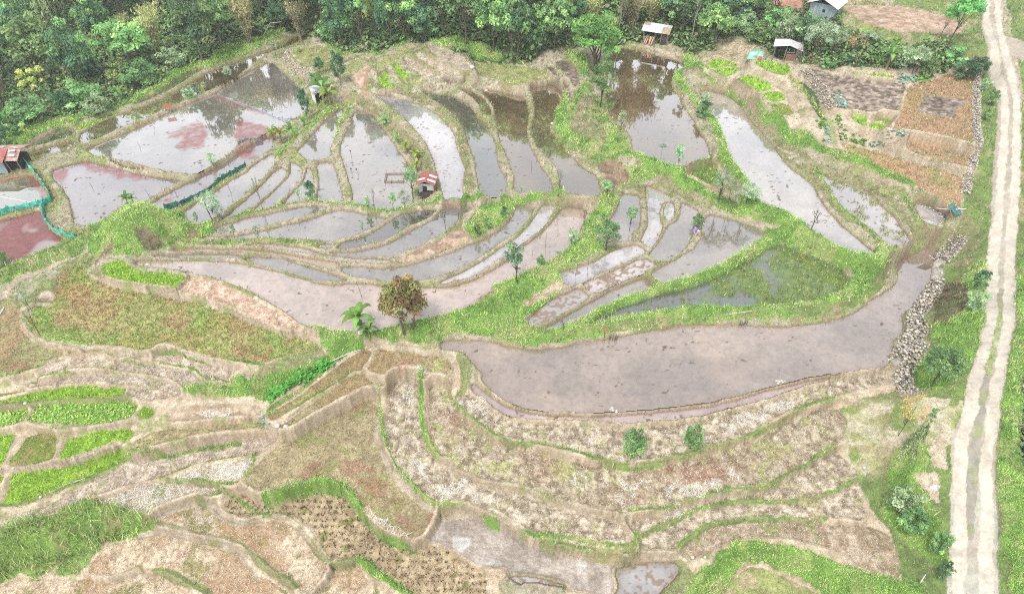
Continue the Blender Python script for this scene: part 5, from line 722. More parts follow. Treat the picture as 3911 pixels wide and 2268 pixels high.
# the earth bund belongs to the higher pond: keep its crest up to that pond's rim
HL=np.where(field,LV[np.maximum(PID,0)],-99.0)
rows_near=(DX<0.105)[:,None]
for it in range(5):
    M=HL.copy()
    M[1:]=np.maximum(M[1:],HL[:-1]); M[:-1]=np.maximum(M[:-1],HL[1:]); M[:,1:]=np.maximum(M[:,1:],HL[:,:-1]); M[:,:-1]=np.maximum(M[:,:-1],HL[:,1:])
    if it>=3: M=np.where(rows_near,M,HL)
    HL=np.where(field,HL,M)
G=np.where(field,G,np.maximum(G,np.where(wB<.5,HL,-99.0)))
for _ in range(3):
    S=G.copy()
    S[1:-1,1:-1]=(G[:-2,1:-1]+G[2:,1:-1]+G[1:-1,:-2]+G[1:-1,2:]+2*G[1:-1,1:-1])/6
    G=np.where(field,G,np.maximum(S,G-.05))
ISW=np.array([k.startswith('w_') or k in('weedpond',) for k in KD])
nw=ISW[np.maximum(NID,0)]&(NID>=0)
n1=fbm(GX,GY,2.2,21,3); n2=vnoise(GX,GY,0.35,31); n3=fbm(GX,GY,0.7,41,2)
LH=np.where(nw,0.24,0.15)
lip=LH*sst(0,0.28,DO)*(1-0.6*sst(0.9,1.8,DO))
RELIEF={'clod':.20,'clod2':.16,'plough':.16,'soil':.15,'soilp':.11,'soilpk':.09,'wetmud':.10,'wetmud2':.07,'stubd':.04,'stubr':.04,'stubm':.05,'stubg':.05,'stubg2':.06,'gmix':.05,'straw':.06,'orange':.04,'tan':.10,'soilst':.06,'mudfield':.05,'soilpud':.08,'lush':.10}
amp=np.array([RELIEF.get(k,.03) for k in KD])[np.maximum(PID,0)]
clodn=np.abs(vnoise(GX,GY,0.42,51)-.5)*2*.6+np.abs(vnoise(GX+GY*.3,GY,0.22,61)-.5)*2*.4
wsub=ISW[np.maximum(PID,0)]&field
Zf=np.where(wsub,G-np.minimum(.30,DI*.7)+0.0,G+amp*(clodn-.35)*sst(0,.35,DI))
Z=np.where(field,Zf,G+lip+(n3-.5)*.17*sst(0,.3,DO)+(n1-.5)*0.5*sst(1.2,4,DO))
del S
# ---------------------------------------------------------------- what covers the ground
KIND=np.full((NR,NC),'',dtype='<U9')
KIND[...]='bund'
KIND[field]=np.array(KD)[PID[field]]
JX2=JX*2.6; JY2=JY*2.6
def paint(kind,w,s,everywhere=False):
    a=unpack(s)
    if w is None:
        W=win(a,1.0)
        if W is None: return
        jj=.2 if kind in('road','gravelmid') else 1.0
        m=inside(GX[W]+JX2[W]*jj,GY[W]+JY2[W]*jj,chaikin(a) if jj<1 else a)
    else:
        a=chaikin(a,False); W=win(a,w+.5)
        if W is None: return
        d=linedist(GX[W]+JX[W]*.8,GY[W]+JY[W]*.8,a)
        m=d<w*(.26+.40*n1[W]+.14*(n3[W]-.5))
    if not everywhere: m&=~field[W] if (w is None or w>.6) else ~(field[W]&wsub[W])
    KIND[W][m]=kind
for k,w,s in PAINT: paint(k,w,s)
bn=fbm(GX,GY,2.4,161,3); KIND[(KIND=='bund')&(~nw)&(GY<41)&(DO<.9)]='cutbank'; bm_=KIND=='bund'
KIND[bm_&(bn>.59)]='grass2'; KIND[bm_&(bn<.40)]='dirtbank'
LM=(KIND=='lush').astype(float)
for _ in range(4):
    LM[1:-1,1:-1]=(LM[:-2,1:-1]+LM[2:,1:-1]+LM[1:-1,:-2]+LM[1:-1,2:]+LM[1:-1,1:-1])/5
Z=np.where(field,Z,Z+LM*(.10+.28*n3))
gy_=np.gradient(Z,axis=0)/DYR[:,None]; gx_=np.gradient(Z,axis=1)/DX[:,None]; SLOPE=np.hypot(gx_,gy_)
ZROAD=(KIND=='road')|(KIND=='track')|(KIND=='gravelmid')|(KIND=='rutgrass')
OVER_MASK={}
for k,w,s in OVER:
    if k in('plough','lushw','stubo','bare'): paint(k,w,s,True)
    else:
        a=unpack(s); W=win(a,1.2)
        if W is None: continue
        if w is None: m=inside(GX[W]+JX2[W]*1.5,GY[W]+JY2[W]*1.5,a)
        else: m=linedist(GX[W]+JX2[W]*.5,GY[W]+JY2[W]*.5,a)<w
        OVER_MASK.setdefault(k,np.zeros((NR,NC),bool))[W]|=m

# ---------------------------------------------------------------- ground colours (base colours, with clod relief shading toned in)
CLS={ # kind: (colour A, colour B, patch size, third colour, share of third)
'bund':((182,174,148),(154,158,114),1.0,(184,172,150),.3),
'dirt':((196,182,158),(176,160,134),.8,(150,150,104),.15),
'dirtbank':((190,178,156),(166,152,130),.5,(150,146,110),.15),
'tanp':((206,190,166),(186,168,142),1.2,(160,166,112),.28),
'soil':((208,190,170),(174,156,136),.5,(168,166,122),.22),
'soilp':((214,194,164),(192,168,136),.7,(160,150,100),.3),
'soilpk':((204,174,152),(178,146,122),.5,(170,156,120),.15),
'soilpud':((198,176,150),(166,144,118),.6,(214,206,202),.2),
'soilst':((200,180,156),(168,146,116),.6,(158,158,104),.3),
'soilbare':((158,132,110),(124,102,82),.5,(120,120,76),.25),
'redsoil':((196,148,124),(178,132,110),.8,(200,164,140),.2),
'tan':((202,176,150),(176,148,124),.7,(160,152,110),.12),
'plough':((164,148,132),(108,94,82),.35,(180,166,150),.25),
'clod':((196,182,160),(138,122,100),.35,(162,156,112),.25),
'clod2':((186,172,146),(136,120,94),.45,(160,158,104),.35),
'wetmud':((150,134,118),(112,98,84),.5,(176,166,158),.2),
'wetmud2':((180,168,156),(156,144,132),.9,(188,182,176),.2),
'mudfield':((190,164,140),(160,134,112),.6,(206,190,176),.25),
'darkwet':((92,112,80),(70,90,64),.8,(110,120,90),.2),
'straw':((186,172,150),(160,144,114),.6,(140,146,96),.25),
'straw2':((196,180,150),(164,146,116),.6,(140,140,90),.2),
'stubg':((160,168,102),(142,144,90),.8,(182,170,130),.3),
'stubg2':((168,166,116),(156,144,100),.8,(176,140,106),.25),
'stubm':((178,166,122),(158,144,106),.6,(170,172,108),.35),
'stubr':((188,174,134),(170,154,118),.7,(160,158,104),.38),
'stubo':((172,106,84),(150,92,76),.6,(150,130,84),.25),
'stubd':((198,178,142),(174,152,118),.5,(146,142,88),.2),
'gmix':((184,182,118),(178,164,112),1.4,(160,188,100),.42),
'orange':((186,154,116),(174,154,112),1.6,(156,156,98),.2),
'seed':((152,192,56),(132,172,50),.7,(172,196,78),.3),
'seedd':((138,176,62),(122,158,58),.7,(156,182,80),.3),
'seed2':((148,160,74),(130,140,68),.7,(160,150,96),.3),
'lush':((128,164,74),(108,142,64),.9,(152,166,96),.35),
'lushw':((110,140,56),(90,116,52),.8,(138,136,66),.3),
'lush2':((138,164,86),(118,142,76),.9,(160,160,106),.38),
'grass':((128,150,82),(112,130,74),1.2,(164,156,116),.3),
'grass2':((148,158,100),(136,140,94),.9,(156,146,108),.35),
'drybank':((148,148,106),(128,128,90),.7,(158,142,116),.35),
'drybrush':((126,116,88),(104,98,72),.8,(110,126,70),.3),
'tall':((146,178,84),(126,158,74),.8,(154,152,96),.3),
'forest':((92,108,68),(78,92,58),1.5,(120,108,82),.25),
'darkv':((58,66,44),(48,56,38),1.0,(80,80,60),.2),
'stonew':((198,190,178),(170,162,148),.4,(120,126,90),.25),
'road':((178,168,150),(166,156,138),1.6,(178,174,158),.3),
'track':((204,194,176),(194,183,166),1.3,(190,180,166),.3),
'gravelmid':((158,152,138),(146,140,126),.5,(148,152,112),.4),
'cutbank':((212,194,166),(190,170,142),.8,(166,164,116),.26),
'wasteg':((206,194,168),(166,166,112),1.0,(138,156,88),.34),
'rutgrass':((140,158,92),(160,164,120),.6,(190,184,160),.3),
'bare':((206,188,168),(180,160,138),.6,(150,140,110),.1),
'weedpond':((96,110,92),(80,96,80),1.2,(116,136,84),.3),
}
for k in set(KD):
    if k.startswith('w_') and k not in CLS: CLS[k]=((130,112,88),(108,92,72),.8,(140,124,100),.2)
RGB=np.zeros((NR,NC,3))
nn=vnoise(GX,GY,0.19,71); nn2=sst(.25,.75,clodn*1.6)
for k,(a,b,sc,c,sh) in CLS.items():
    m=KIND==k
    if not m.any(): continue
    x,y=GX[m],GY[m]
    t=sst(.3,.7,fbm(x,y,sc,hash(k)%97 if False else len(k)*7+ord(k[0]),3))[:,None]
    t3=sst(.62,.70,fbm(x,y,sc*1.7,len(k)*5+ord(k[-1]),3)+ (sh-.3)*.6)[:,None]
    col=alb(*a)*(1-t)+alb(*b)*t
    col=col*(1-t3)+alb(*c)*t3
    kk=.60 if k in('clod','clod2','plough','soil','soilp','soilst','soilpk','wetmud','mudfield','tan') else .30
    RGB[m]=col*(1-kk/2+kk*(.5*nn[m]+.5*nn2[m]))[:,None]  # random tone plus relief shading put into the colour: clod hollows darker
tint=np.random.default_rng(77).uniform(.86,1.14,len(KD)+1)
RGB*=np.where(field,tint[np.maximum(PID,0)],1.0)[...,None]
# drifts of greener or paler ground across each dry terrace
dryf=field&~wsub
RGB*=np.where(dryf,.80+.40*fbm(GX,GY,1.8,191,4),1.0)[...,None]
def overpaint(mask,colr,amt):
    RGB[mask]=RGB[mask]*(1-amt[mask][:,None])+colr*amt[mask][:,None]
m=(KIND=='bund')&nw
overpaint(m,alb(168,156,134),sst(.35,.7,fbm(GX,GY,1.0,123,3))*.75)
# wet mud at the water's edge, dry terraces darker towards their borders
edge=(~field)&nw&(DO<.35)
overpaint(edge,alb(96,78,56),np.clip(1-(Z-LV[np.maximum(NID,0)])/.17,0,1)*np.clip(.45+n3,0,1))
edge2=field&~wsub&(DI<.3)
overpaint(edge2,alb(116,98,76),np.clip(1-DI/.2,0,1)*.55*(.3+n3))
# bare cut earth on the steep terrace faces
fc=(~field)&~np.isin(KIND,['lush','forest','tall','road','track','darkv'])
overpaint(fc,alb(160,140,112),sst(.7,1.4,SLOPE)*(.15+.6*vnoise(GX,GY,.3,171)))
# rust-red grass in the dry fields
for k,colr in (('stubr',(166,122,96)),('clod2',(156,118,96)),('stubm',(166,132,98)),('soilp',(176,138,100)),('gmix',(184,146,96)),('orange',(192,152,118)),('stubg2',(178,142,110))):
    m=KIND==k
    overpaint(m,alb(*colr),sst(.5,.66,fbm(GX,GY,3.2,len(k)*3+5,3)-(.07 if k=='gmix' else 0))*(.35 if k=='clod2' else .6))
if 'red' in OVER_MASK:
    mm=OVER_MASK['red']&~wsub; overpaint(mm,alb(168,112,98),np.full(Z.shape,.5)*sst(.35,.6,n3))

# ---------------------------------------------------------------- materials
def newmat(name):
    m=bpy.data.materials.new(name); m.use_nodes=True
    nt=m.node_tree; b=nt.nodes['Principled BSDF']; return m,nt,b
def nd(nt,t,**kw):
    n=nt.nodes.new(t)
    for k,v in kw.items():
        if k in n.inputs: n.inputs[k].default_value=v
        else: setattr(n,k,v)
    return n
def mixcol(nt,fac,a,b,blend='MIX'):
    n=nt.nodes.new('ShaderNodeMix'); n.data_type='RGBA'; n.blend_type=blend
    for s,v in ((n.inputs[0],fac),(n.inputs[6],a),(n.inputs[7],b)):
        if hasattr(v,'is_linked'): nt.links.new(v,s)
        else: s.default_value=v if not isinstance(v,(tuple,list,np.ndarray)) or len(v)==4 else (*v,1)
    return n.outputs[2]
def ramp(nt,val,stops):
    n=nt.nodes.new('ShaderNodeValToRGB'); e=n.color_ramp.elements
    while len(e)<len(stops): e.new(.5)
    for k,(p,c) in zip(e,stops): k.position=p; k.color=(*c,1) if len(c)==3 else c
    nt.links.new(val,n.inputs[0]); return n.outputs[0]
def m_ground(name,bump=.5,s1=5.0,k=1.0):
    m,nt,b=newmat(name); L=nt.links.new
    at=nd(nt,'ShaderNodeAttribute',attribute_name='col')
    tc=nd(nt,'ShaderNodeTexCoord')
    n1=nd(nt,'ShaderNodeTexNoise',Scale=s1,Detail=5.0,Roughness=.7); L(tc.outputs['Object'],n1.inputs['Vector'])
    n2=nd(nt,'ShaderNodeTexNoise',Scale=s1*4,Detail=3.0,Roughness=.7); L(tc.outputs['Object'],n2.inputs['Vector'])
    r=ramp(nt,n1.outputs['Fac'],[(.28,(1-.36*k,)*3),(.72,(1+.36*k,1+.35*k,1+.33*k))])
    r2=ramp(nt,n2.outputs['Fac'],[(.3,(1-.28*k,)*3),(.7,(1+.27*k,)*3)])
    c=mixcol(nt,1.0,at.outputs['Color'],r,'MULTIPLY'); c=mixcol(nt,1.0,c,r2,'MULTIPLY')
    L(c,b.inputs['Base Color']); b.inputs['Roughness'].default_value=.95; b.inputs['Specular IOR Level'].default_value=.15
    bp=nd(nt,'ShaderNodeBump',Strength=bump,Distance=.08); 
    ad=nd(nt,'ShaderNodeMath',operation='ADD'); L(n1.outputs['Fac'],ad.inputs[0]); L(n2.outputs['Fac'],ad.inputs[1])
    L(ad.outputs[0],bp.inputs['Height']); L(bp.outputs['Normal'],b.inputs['Normal'])
    return m
def m_water():
    m,nt,b=newmat('pond_water'); L=nt.links.new
    at=nd(nt,'ShaderNodeAttribute',attribute_name='col'); cv=nd(nt,'ShaderNodeAttribute',attribute_name='cover')
    tc=nd(nt,'ShaderNodeTexCoord')
    n1=nd(nt,'ShaderNodeTexNoise',Scale=2.2,Detail=6.0,Roughness=.72); L(tc.outputs['Object'],n1.inputs['Vector'])
    r=ramp(nt,n1.outputs['Fac'],[(.32,(.82,.82,.83)),(.68,(1.16,1.15,1.14))])
    c=mixcol(nt,1.0,at.outputs['Color'],r,'MULTIPLY')
    L(c,b.inputs['Base Color'])
    n2=nd(nt,'ShaderNodeTexNoise',Scale=1.1,Detail=3.0); L(tc.outputs['Object'],n2.inputs['Vector'])
    bp=nd(nt,'ShaderNodeBump',Strength=.05,Distance=.03); L(n2.outputs['Fac'],bp.inputs['Height'])
    df=nd(nt,'ShaderNodeBsdfDiffuse'); L(c,df.inputs['Color'])
    gl=nd(nt,'ShaderNodeBsdfGlossy'); gl.inputs['Color'].default_value=(1,1,1,1); gl.inputs['Roughness'].default_value=.03; L(bp.outputs['Normal'],gl.inputs['Normal'])
    fr=nd(nt,'ShaderNodeFresnel'); fr.inputs['IOR'].default_value=1.33
    mu=nd(nt,'ShaderNodeMath',operation='MULTIPLY_ADD',use_clamp=True); mu.inputs[1].default_value=SHEEN; mu.inputs[2].default_value=.07; L(fr.outputs[0],mu.inputs[0])
    iv=nd(nt,'ShaderNodeMapRange'); iv.inputs[3].default_value=1.0; iv.inputs[4].default_value=.06; L(cv.outputs['Fac'],iv.inputs[0])
    m2=nd(nt,'ShaderNodeMath',operation='MULTIPLY',use_clamp=True); L(mu.outputs[0],m2.inputs[0]); L(iv.outputs[0],m2.inputs[1])
    mx=nd(nt,'ShaderNodeMixShader'); L(m2.outputs[0],mx.inputs[0]); L(df.outputs[0],mx.inputs[1]); L(gl.outputs[0],mx.inputs[2])
    L(mx.outputs[0],nt.nodes['Material Output'].inputs['Surface']); nt.nodes.remove(b)
    return m
SHEEN=4.3      # how strongly the sky shows in the still water
def m_leaf(name,trans=.35,attr='col'):
    m,nt,b=newmat(name); L=nt.links.new
    at=nd(nt,'ShaderNodeAttribute',attribute_name=attr)
    tc=nd(nt,'ShaderNodeTexCoord'); n1=nd(nt,'ShaderNodeTexNoise',Scale=3.0,Detail=3.0); L(tc.outputs['Object'],n1.inputs['Vector'])
    r=ramp(nt,n1.outputs['Fac'],[(.3,(.8,.8,.8)),(.7,(1.2,1.2,1.2))])
    c=mixcol(nt,1.0,at.outputs['Color'],r,'MULTIPLY')
    L(c,b.inputs['Base Color']); b.inputs['Roughness'].default_value=.6; b.inputs['Specular IOR Level'].default_value=.25
    tr=nd(nt,'ShaderNodeBsdfTranslucent'); L(c,tr.inputs['Color'])
    mx=nd(nt,'ShaderNodeMixShader'); mx.inputs[0].default_value=trans
    L(b.outputs[0],mx.inputs[1]); L(tr.outputs[0],mx.inputs[2]); L(mx.outputs[0],nt.nodes['Material Output'].inputs['Surface'])
    return m
def m_plain(name,ca,cb,scale=6,rough=.8,bump=.2,metal=0.0,lo=.35,hi=.65,stretch=None):
    m,nt,b=newmat(name); L=nt.links.new
    tc=nd(nt,'ShaderNodeTexCoord'); n1=nd(nt,'ShaderNodeTexNoise',Scale=scale,Detail=5.0,Roughness=.65)
    if stretch:
        mp=nd(nt,'ShaderNodeMapping'); mp.inputs['Scale'].default_value=stretch; L(tc.outputs['Object'],mp.inputs['Vector']); L(mp.outputs[0],n1.inputs['Vector'])
    else: L(tc.outputs['Object'],n1.inputs['Vector'])
    c=ramp(nt,n1.outputs['Fac'],[(lo,tuple(ca)),(hi,tuple(cb))]); L(c,b.inputs['Base Color'])
    b.inputs['Roughness'].default_value=rough; b.inputs['Metallic'].default_value=metal
    if bump:
        bp=nd(nt,'ShaderNodeBump',Strength=bump,Distance=.03); L(n1.outputs['Fac'],bp.inputs['Height']); L(bp.outputs['Normal'],b.inputs['Normal'])
    return m
def tag(o,label=None,cat=None,group=None,kind=None):
    if label: o['label']=label
    if cat: o['category']=cat
    if group: o['group']=group
    if kind: o['kind']=kind
    return o
def npmesh(name,verts,faces,cols=None,extra=None,smooth=False):
    """faces: (n,3) or (n,4) int array"""
    me=bpy.data.meshes.new(name); nv=len(verts); nf,k=faces.shape
    me.vertices.add(nv); me.vertices.foreach_set('co',np.ascontiguousarray(verts,dtype=np.float32).ravel())
    me.loops.add(nf*k); me.loops.foreach_set('vertex_index',np.ascontiguousarray(faces,dtype=np.int32).ravel())
    me.polygons.add(nf); me.polygons.foreach_set('loop_start',np.arange(0,nf*k,k,dtype=np.int32))
    try: me.polygons.foreach_set('loop_total',np.full(nf,k,dtype=np.int32))
    except Exception: pass
    if smooth: me.polygons.foreach_set('use_smooth',np.ones(nf,bool))
    if cols is not None:
        a=me.attributes.new('col','FLOAT_COLOR','POINT'); c=np.ones((nv,4),np.float32); c[:,:3]=np.clip(cols,0,1); a.data.foreach_set('color',c.ravel())
    if extra is not None:
        a=me.attributes.new('cover','FLOAT','POINT'); a.data.foreach_set('value',np.ascontiguousarray(extra,dtype=np.float32))
    me.update(); me.validate(); return me
def link(name,me,mat,parent=None):
    o=bpy.data.objects.new(name,me); COL.objects.link(o)
    if mat is not None and me is not None and len(me.materials)==0: me.materials.append(mat)
    if parent is not None: o.parent=parent
    return o
IDX=np.arange(NR*NC).reshape(NR,NC)
def submesh(name,cellmask,mat,z=None,col=None,cover=None,smooth=True):
    q=np.stack([IDX[:-1,:-1][cellmask],IDX[:-1,1:][cellmask],IDX[1:,1:][cellmask],IDX[1:,:-1][cellmask]],1)
    u,inv=np.unique(q,return_inverse=True); inv=inv.reshape(-1,4)
    zz=(Z if z is None else z).ravel()[u] if not np.isscalar(z) else np.full(len(u),z)
    v=np.stack([GX.ravel()[u],GY.ravel()[u],zz],1)
    c=(RGB if col is None else col).reshape(-1,3)[u]
    me=npmesh(name,v,inv,c,None if cover is None else cover.ravel()[u],smooth)
    return link(name,me,mat)
MG=m_ground('earth',.6,5.0,.85); MR=m_ground('road_dust',.15,9.0,.38)
# ---------------------------------------------------------------- ground and road
Z=np.where(ZROAD,Z*0+G+.06+(n3-.5)*.02,Z)
roadcell=ZROAD[:-1,:-1]&ZROAD[1:,1:]
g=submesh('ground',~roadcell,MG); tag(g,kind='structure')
rd=submesh('road',roadcell,MR); tag(rd,kind='structure')
# land beyond the mapped ground, out to the horizon
ring=np.concatenate([IDX[0,:],IDX[1:,-1],IDX[-1,-2::-1],IDX[-2:0:-1,0]])[::6]
rp=np.stack([GX.ravel()[ring],GY.ravel()[ring],Z.ravel()[ring]-.02],1)
cen=np.array([0,65,0]); vv=[rp]; 
for s,dz in ((1.03,-.1),(1.15,.2),(1.5,1.5),(2.4,5),(6,14),(14,20)):
    p=cen+(rp-cen)*np.array([s,s,0]); p[:,2]=rp[:,2]*(1 if s<2 else .6)+dz+np.sin(p[:,0]*.05)*s*.6*(s>1.1); vv.append(p)
nr=len(rp); V=np.concatenate(vv); F=[]
for k in range(len(vv)-1):
    i=np.arange(nr); j=(i+1)%nr; F.append(np.stack([k*nr+i,k*nr+j,(k+1)*nr+j,(k+1)*nr+i],1))
cc=np.tile(alb(104,122,76),(len(V),1))*(.8+.4*rng.random((len(V),1)))
hl=link('hills',npmesh('hills',V,np.concatenate(F),cc,None,True),MG); tag(hl,kind='structure')
# ---------------------------------------------------------------- pond water, one sheet per pond
MW=m_water()
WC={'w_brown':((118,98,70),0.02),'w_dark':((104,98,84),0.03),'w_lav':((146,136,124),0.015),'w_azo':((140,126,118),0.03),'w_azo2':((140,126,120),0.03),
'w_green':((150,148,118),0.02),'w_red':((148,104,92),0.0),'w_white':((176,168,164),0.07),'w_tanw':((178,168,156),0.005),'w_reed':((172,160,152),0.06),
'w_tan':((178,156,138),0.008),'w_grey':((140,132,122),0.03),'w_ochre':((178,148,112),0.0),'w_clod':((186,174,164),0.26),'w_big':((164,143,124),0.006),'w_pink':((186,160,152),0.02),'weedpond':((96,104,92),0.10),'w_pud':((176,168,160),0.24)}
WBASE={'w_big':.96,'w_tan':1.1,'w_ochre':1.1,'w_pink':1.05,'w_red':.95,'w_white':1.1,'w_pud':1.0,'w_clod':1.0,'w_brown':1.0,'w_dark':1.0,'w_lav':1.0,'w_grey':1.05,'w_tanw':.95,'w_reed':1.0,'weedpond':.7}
red=OVER_MASK.get('red',np.zeros((NR,NC),bool))
REDF=red.astype(float)
for _ in range(14):
    REDF[1:-1,1:-1]=(REDF[:-2,1:-1]+REDF[2:,1:-1]+REDF[1:-1,:-2]+REDF[1:-1,2:]+REDF[1:-1,1:-1])/5
WCOL=np.zeros((NR,NC,3)); COV=np.zeros((NR,NC))
cl1=vnoise(GX,GY,0.20,81)*.62+vnoise(GX,GY,0.7,83)*.38; big1=fbm(GX,GY,4.0,91,3)
for i,k in enumerate(KD):
    if not ISW[i]: continue
    a=PP[i]; w=win(a,.8)
    if w is None: continue
    sub=PID[w]==i
    if not sub.any(): continue
    ex=sub.copy()
    for _ in range(4):
        e=ex.copy(); e[1:]|=ex[:-1]; e[:-1]|=ex[1:]; e[:,1:]|=ex[:,:-1]; e[:,:-1]|=ex[:,1:]
        ex=ex|(e&(~field[w])&(Z[w]>LV[i]+.005))
    e=ex.copy(); e[1:]|=ex[:-1]; e[:-1]|=ex[1:]; e[:,1:]|=ex[:,:-1]; e[:,:-1]|=ex[:,1:]
    ex=ex|(e&~field[w]&(Z[w]>LV[i]))
    c,ca=WC.get(k,((140,125,115),.03))
    x,y=GX[w],GY[w]
    t=sst(.35,.65,big1[w])[...,None]
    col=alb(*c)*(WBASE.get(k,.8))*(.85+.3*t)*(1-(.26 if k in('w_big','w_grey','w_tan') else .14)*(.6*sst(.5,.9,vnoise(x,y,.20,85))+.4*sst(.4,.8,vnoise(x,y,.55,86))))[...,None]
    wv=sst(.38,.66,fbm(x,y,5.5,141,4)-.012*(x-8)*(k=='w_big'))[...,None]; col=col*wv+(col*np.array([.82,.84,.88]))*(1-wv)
    cv=np.zeros(x.shape)
    # clods of mud standing out of the water
    cm=sst(.0,.05,cl1[w]-(.82-ca*1.15-.10*(big1[w]-.5)))*(ca>0)
    mudc=alb(112,96,78) if k not in('w_clod','w_white','w_pud') else alb(146,128,112)
    col=col*(1-cm[...,None])+mudc*cm[...,None]; cv=np.maximum(cv,cm*.9)
    # floating rust-red water fern
    if k in('w_azo','w_lav','w_green','w_azo2'):
        ra=sst(.42 if k=='w_azo' else .52,1.0,REDF[w]*.62+.62*fbm(x,y,.45,77,5))*.85*(REDF[w]>.02)
        if k=='w_azo2': ra=np.maximum(ra,sst(.50,.74,fbm(x*.9+y*.5,y*.9-x*.5,2.0,79,5))*.85)
        if k=='w_green': ra=ra*.8
        rc=alb(150,88,84,.1)*(.8+.4*n2[w])[...,None]
        col=col*(1-ra[...,None])+rc*ra[...,None]; cv=np.maximum(cv,ra*.85)
    if k=='w_red':
        ra=sst(.22,.42,fbm(x,y,2.5,78,3))*.95
        rc=alb(128,74,68,.05)*(.8+.4*n2[w])[...,None]
        col=col*(1-ra[...,None])+rc*ra[...,None]; cv=np.maximum(cv,ra*.85)
    if k=='weedpond':
        wd=sst(.44,.66,fbm(x,y,1.6,88,4)+.24*sst(14,23,x))
        rc=alb(112,132,70)*(.75+.5*n2[w])[...,None]
        col=col*(1-wd[...,None])+rc*wd[...,None]; cv=np.maximum(cv,wd*.8)
    # iron-brown shallow rim
    rim=np.clip(1-DI[w]/.45,0,1)*sub*sst(.35,.6,n1[w])
    col=col*(1-.5*rim[...,None])+alb(132,96,66)*.5*rim[...,None]
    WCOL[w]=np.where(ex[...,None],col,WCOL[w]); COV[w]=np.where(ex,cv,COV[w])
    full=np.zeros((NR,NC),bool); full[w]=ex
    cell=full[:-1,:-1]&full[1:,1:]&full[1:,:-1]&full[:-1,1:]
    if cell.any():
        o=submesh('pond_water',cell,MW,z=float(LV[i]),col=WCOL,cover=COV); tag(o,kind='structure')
# ---------------------------------------------------------------- height lookup
def ground_z(x,y):
    r=int(np.clip(np.searchsorted(ys,y)-1,0,NR-2)); c=int(np.clip((x/hw[r]+1)*.5*(NC-1),0,NC-2))
    if field[r,c] and ISW[PID[r,c]]: return float(LV[PID[r,c]]-.12)
    return float(Z[r:r+2,c:c+2].min())
# ---------------------------------------------------------------- low plants scattered over the ground
AREA=(DX*DYR)[:,None]*np.ones((1,NC))
MB_=m_leaf('blade',.18)
depth_=GY*.743+(CAMH-Z)*.669
infr=(np.abs(GX)/np.maximum(depth_,1)<.75*1.13)
def scatter(kinds,dens,extra_mask=None,maxd=160):
    """density per square metre, thinner far away; returns x,y,z"""
    m=np.isin(KIND,kinds)&infr
    if extra_mask is not None: m=extra_mask&infr
    m&=~(field&wsub) if extra_mask is None else True
    rr,cc_=np.nonzero(m)
    if len(rr)==0: return np.zeros((0,)),np.zeros(0),np.zeros(0)
    lam=AREA[rr,cc_]*dens*np.clip((34.0/depth_[rr,cc_])**1.6,0.10,1.0)
    n=rng.poisson(lam); rr=np.repeat(rr,n); cc_=np.repeat(cc_,n)
    x=GX[rr,cc_]+(rng.random(len(rr))-.5)*DX[rr]; y=GY[rr,cc_]+(rng.random(len(rr))-.5)*DYR[rr]
    return x,y,Z[rr,cc_]
def blades(x,y,z,h,w,cols,nb=4,lean=.5,jit=.06):
    n=len(x)
    x=np.repeat(x,nb)+rng.normal(0,jit,n*nb); y=np.repeat(y,nb)+rng.normal(0,jit,n*nb); z=np.repeat(z,nb)-.02
    h=np.repeat(h,nb)*(.6+.6*rng.random(n*nb)); w=np.repeat(w,nb)*(.7+.6*rng.random(n*nb)); a=rng.random(n*nb)*6.283; b=rng.random(n*nb)*6.283
    l=h*lean*rng.random(n*nb)
    v=np.empty((n*nb,3,3)); v[:,0]=np.stack([x-np.cos(a)*w/2,y-np.sin(a)*w/2,z],1); v[:,1]=np.stack([x+np.cos(a)*w/2,y+np.sin(a)*w/2,z],1)
    v[:,2]=np.stack([x+np.cos(b)*l,y+np.sin(b)*l,z+h],1)
    c=np.repeat(np.repeat(cols*(.62+.7*rng.random((n,1))),nb,0)*(.62+.7*rng.random((n*nb,1))),3,0)
    return v.reshape(-1,3),c
def leaves(x,y,z,s,hh,cols,nb=4,jit=.1,tilt=.7):
    n=len(x)*nb
    x=np.repeat(x,nb)+rng.normal(0,jit,n); y=np.repeat(y,nb)+rng.normal(0,jit,n); z=np.repeat(z,nb)+np.repeat(hh,nb)*rng.random(n)
    s=np.repeat(s,nb)*(.6+.7*rng.random(n)); a=rng.random(n)*6.283; t=rng.normal(0,tilt,n)
    u=np.stack([np.cos(a),np.sin(a),np.sin(t)*.8],1); p=np.stack([-np.sin(a),np.cos(a),rng.normal(0,.4,n)],1)
    c0=np.stack([x,y,z],1); s=s[:,None]
    v=np.stack([c0-u*s*.5,c0+p*s*.28,c0+u*s*.5],1)
    v2=np.stack([c0-u*s*.5,c0+u*s*.5,c0-p*s*.28],1)
    c=np.repeat(np.repeat(cols,nb,0)*(.65+.65*rng.random((n,1))),6,0)
    return np.concatenate([v,v2],1).reshape(-1,3),c
def stuff(name,parts,label,cat):
    V=np.concatenate([p[0] for p in parts]); C=np.concatenate([p[1] for p in parts])
    F=np.arange(len(V)).reshape(-1,3)
    o=link(name,npmesh(name,V,F,C),MB_); tag(o,label,cat,kind='stuff'); return o
PLANTGAIN=1.42
def pick(n,cl): 
    k=rng.integers(0,len(cl),n); return np.array([alb(*c,.17)*PLANTGAIN for c in cl])[k]
def pickn(x,y,cl,sc=1.4,sd=151):
    k=np.clip((sst(.2,.8,fbm(x,y,sc,sd,3))*len(cl)+rng.normal(0,.55,len(x))).astype(int),0,len(cl)-1); return np.array([alb(*c,.17)*PLANTGAIN for c in cl])[k]
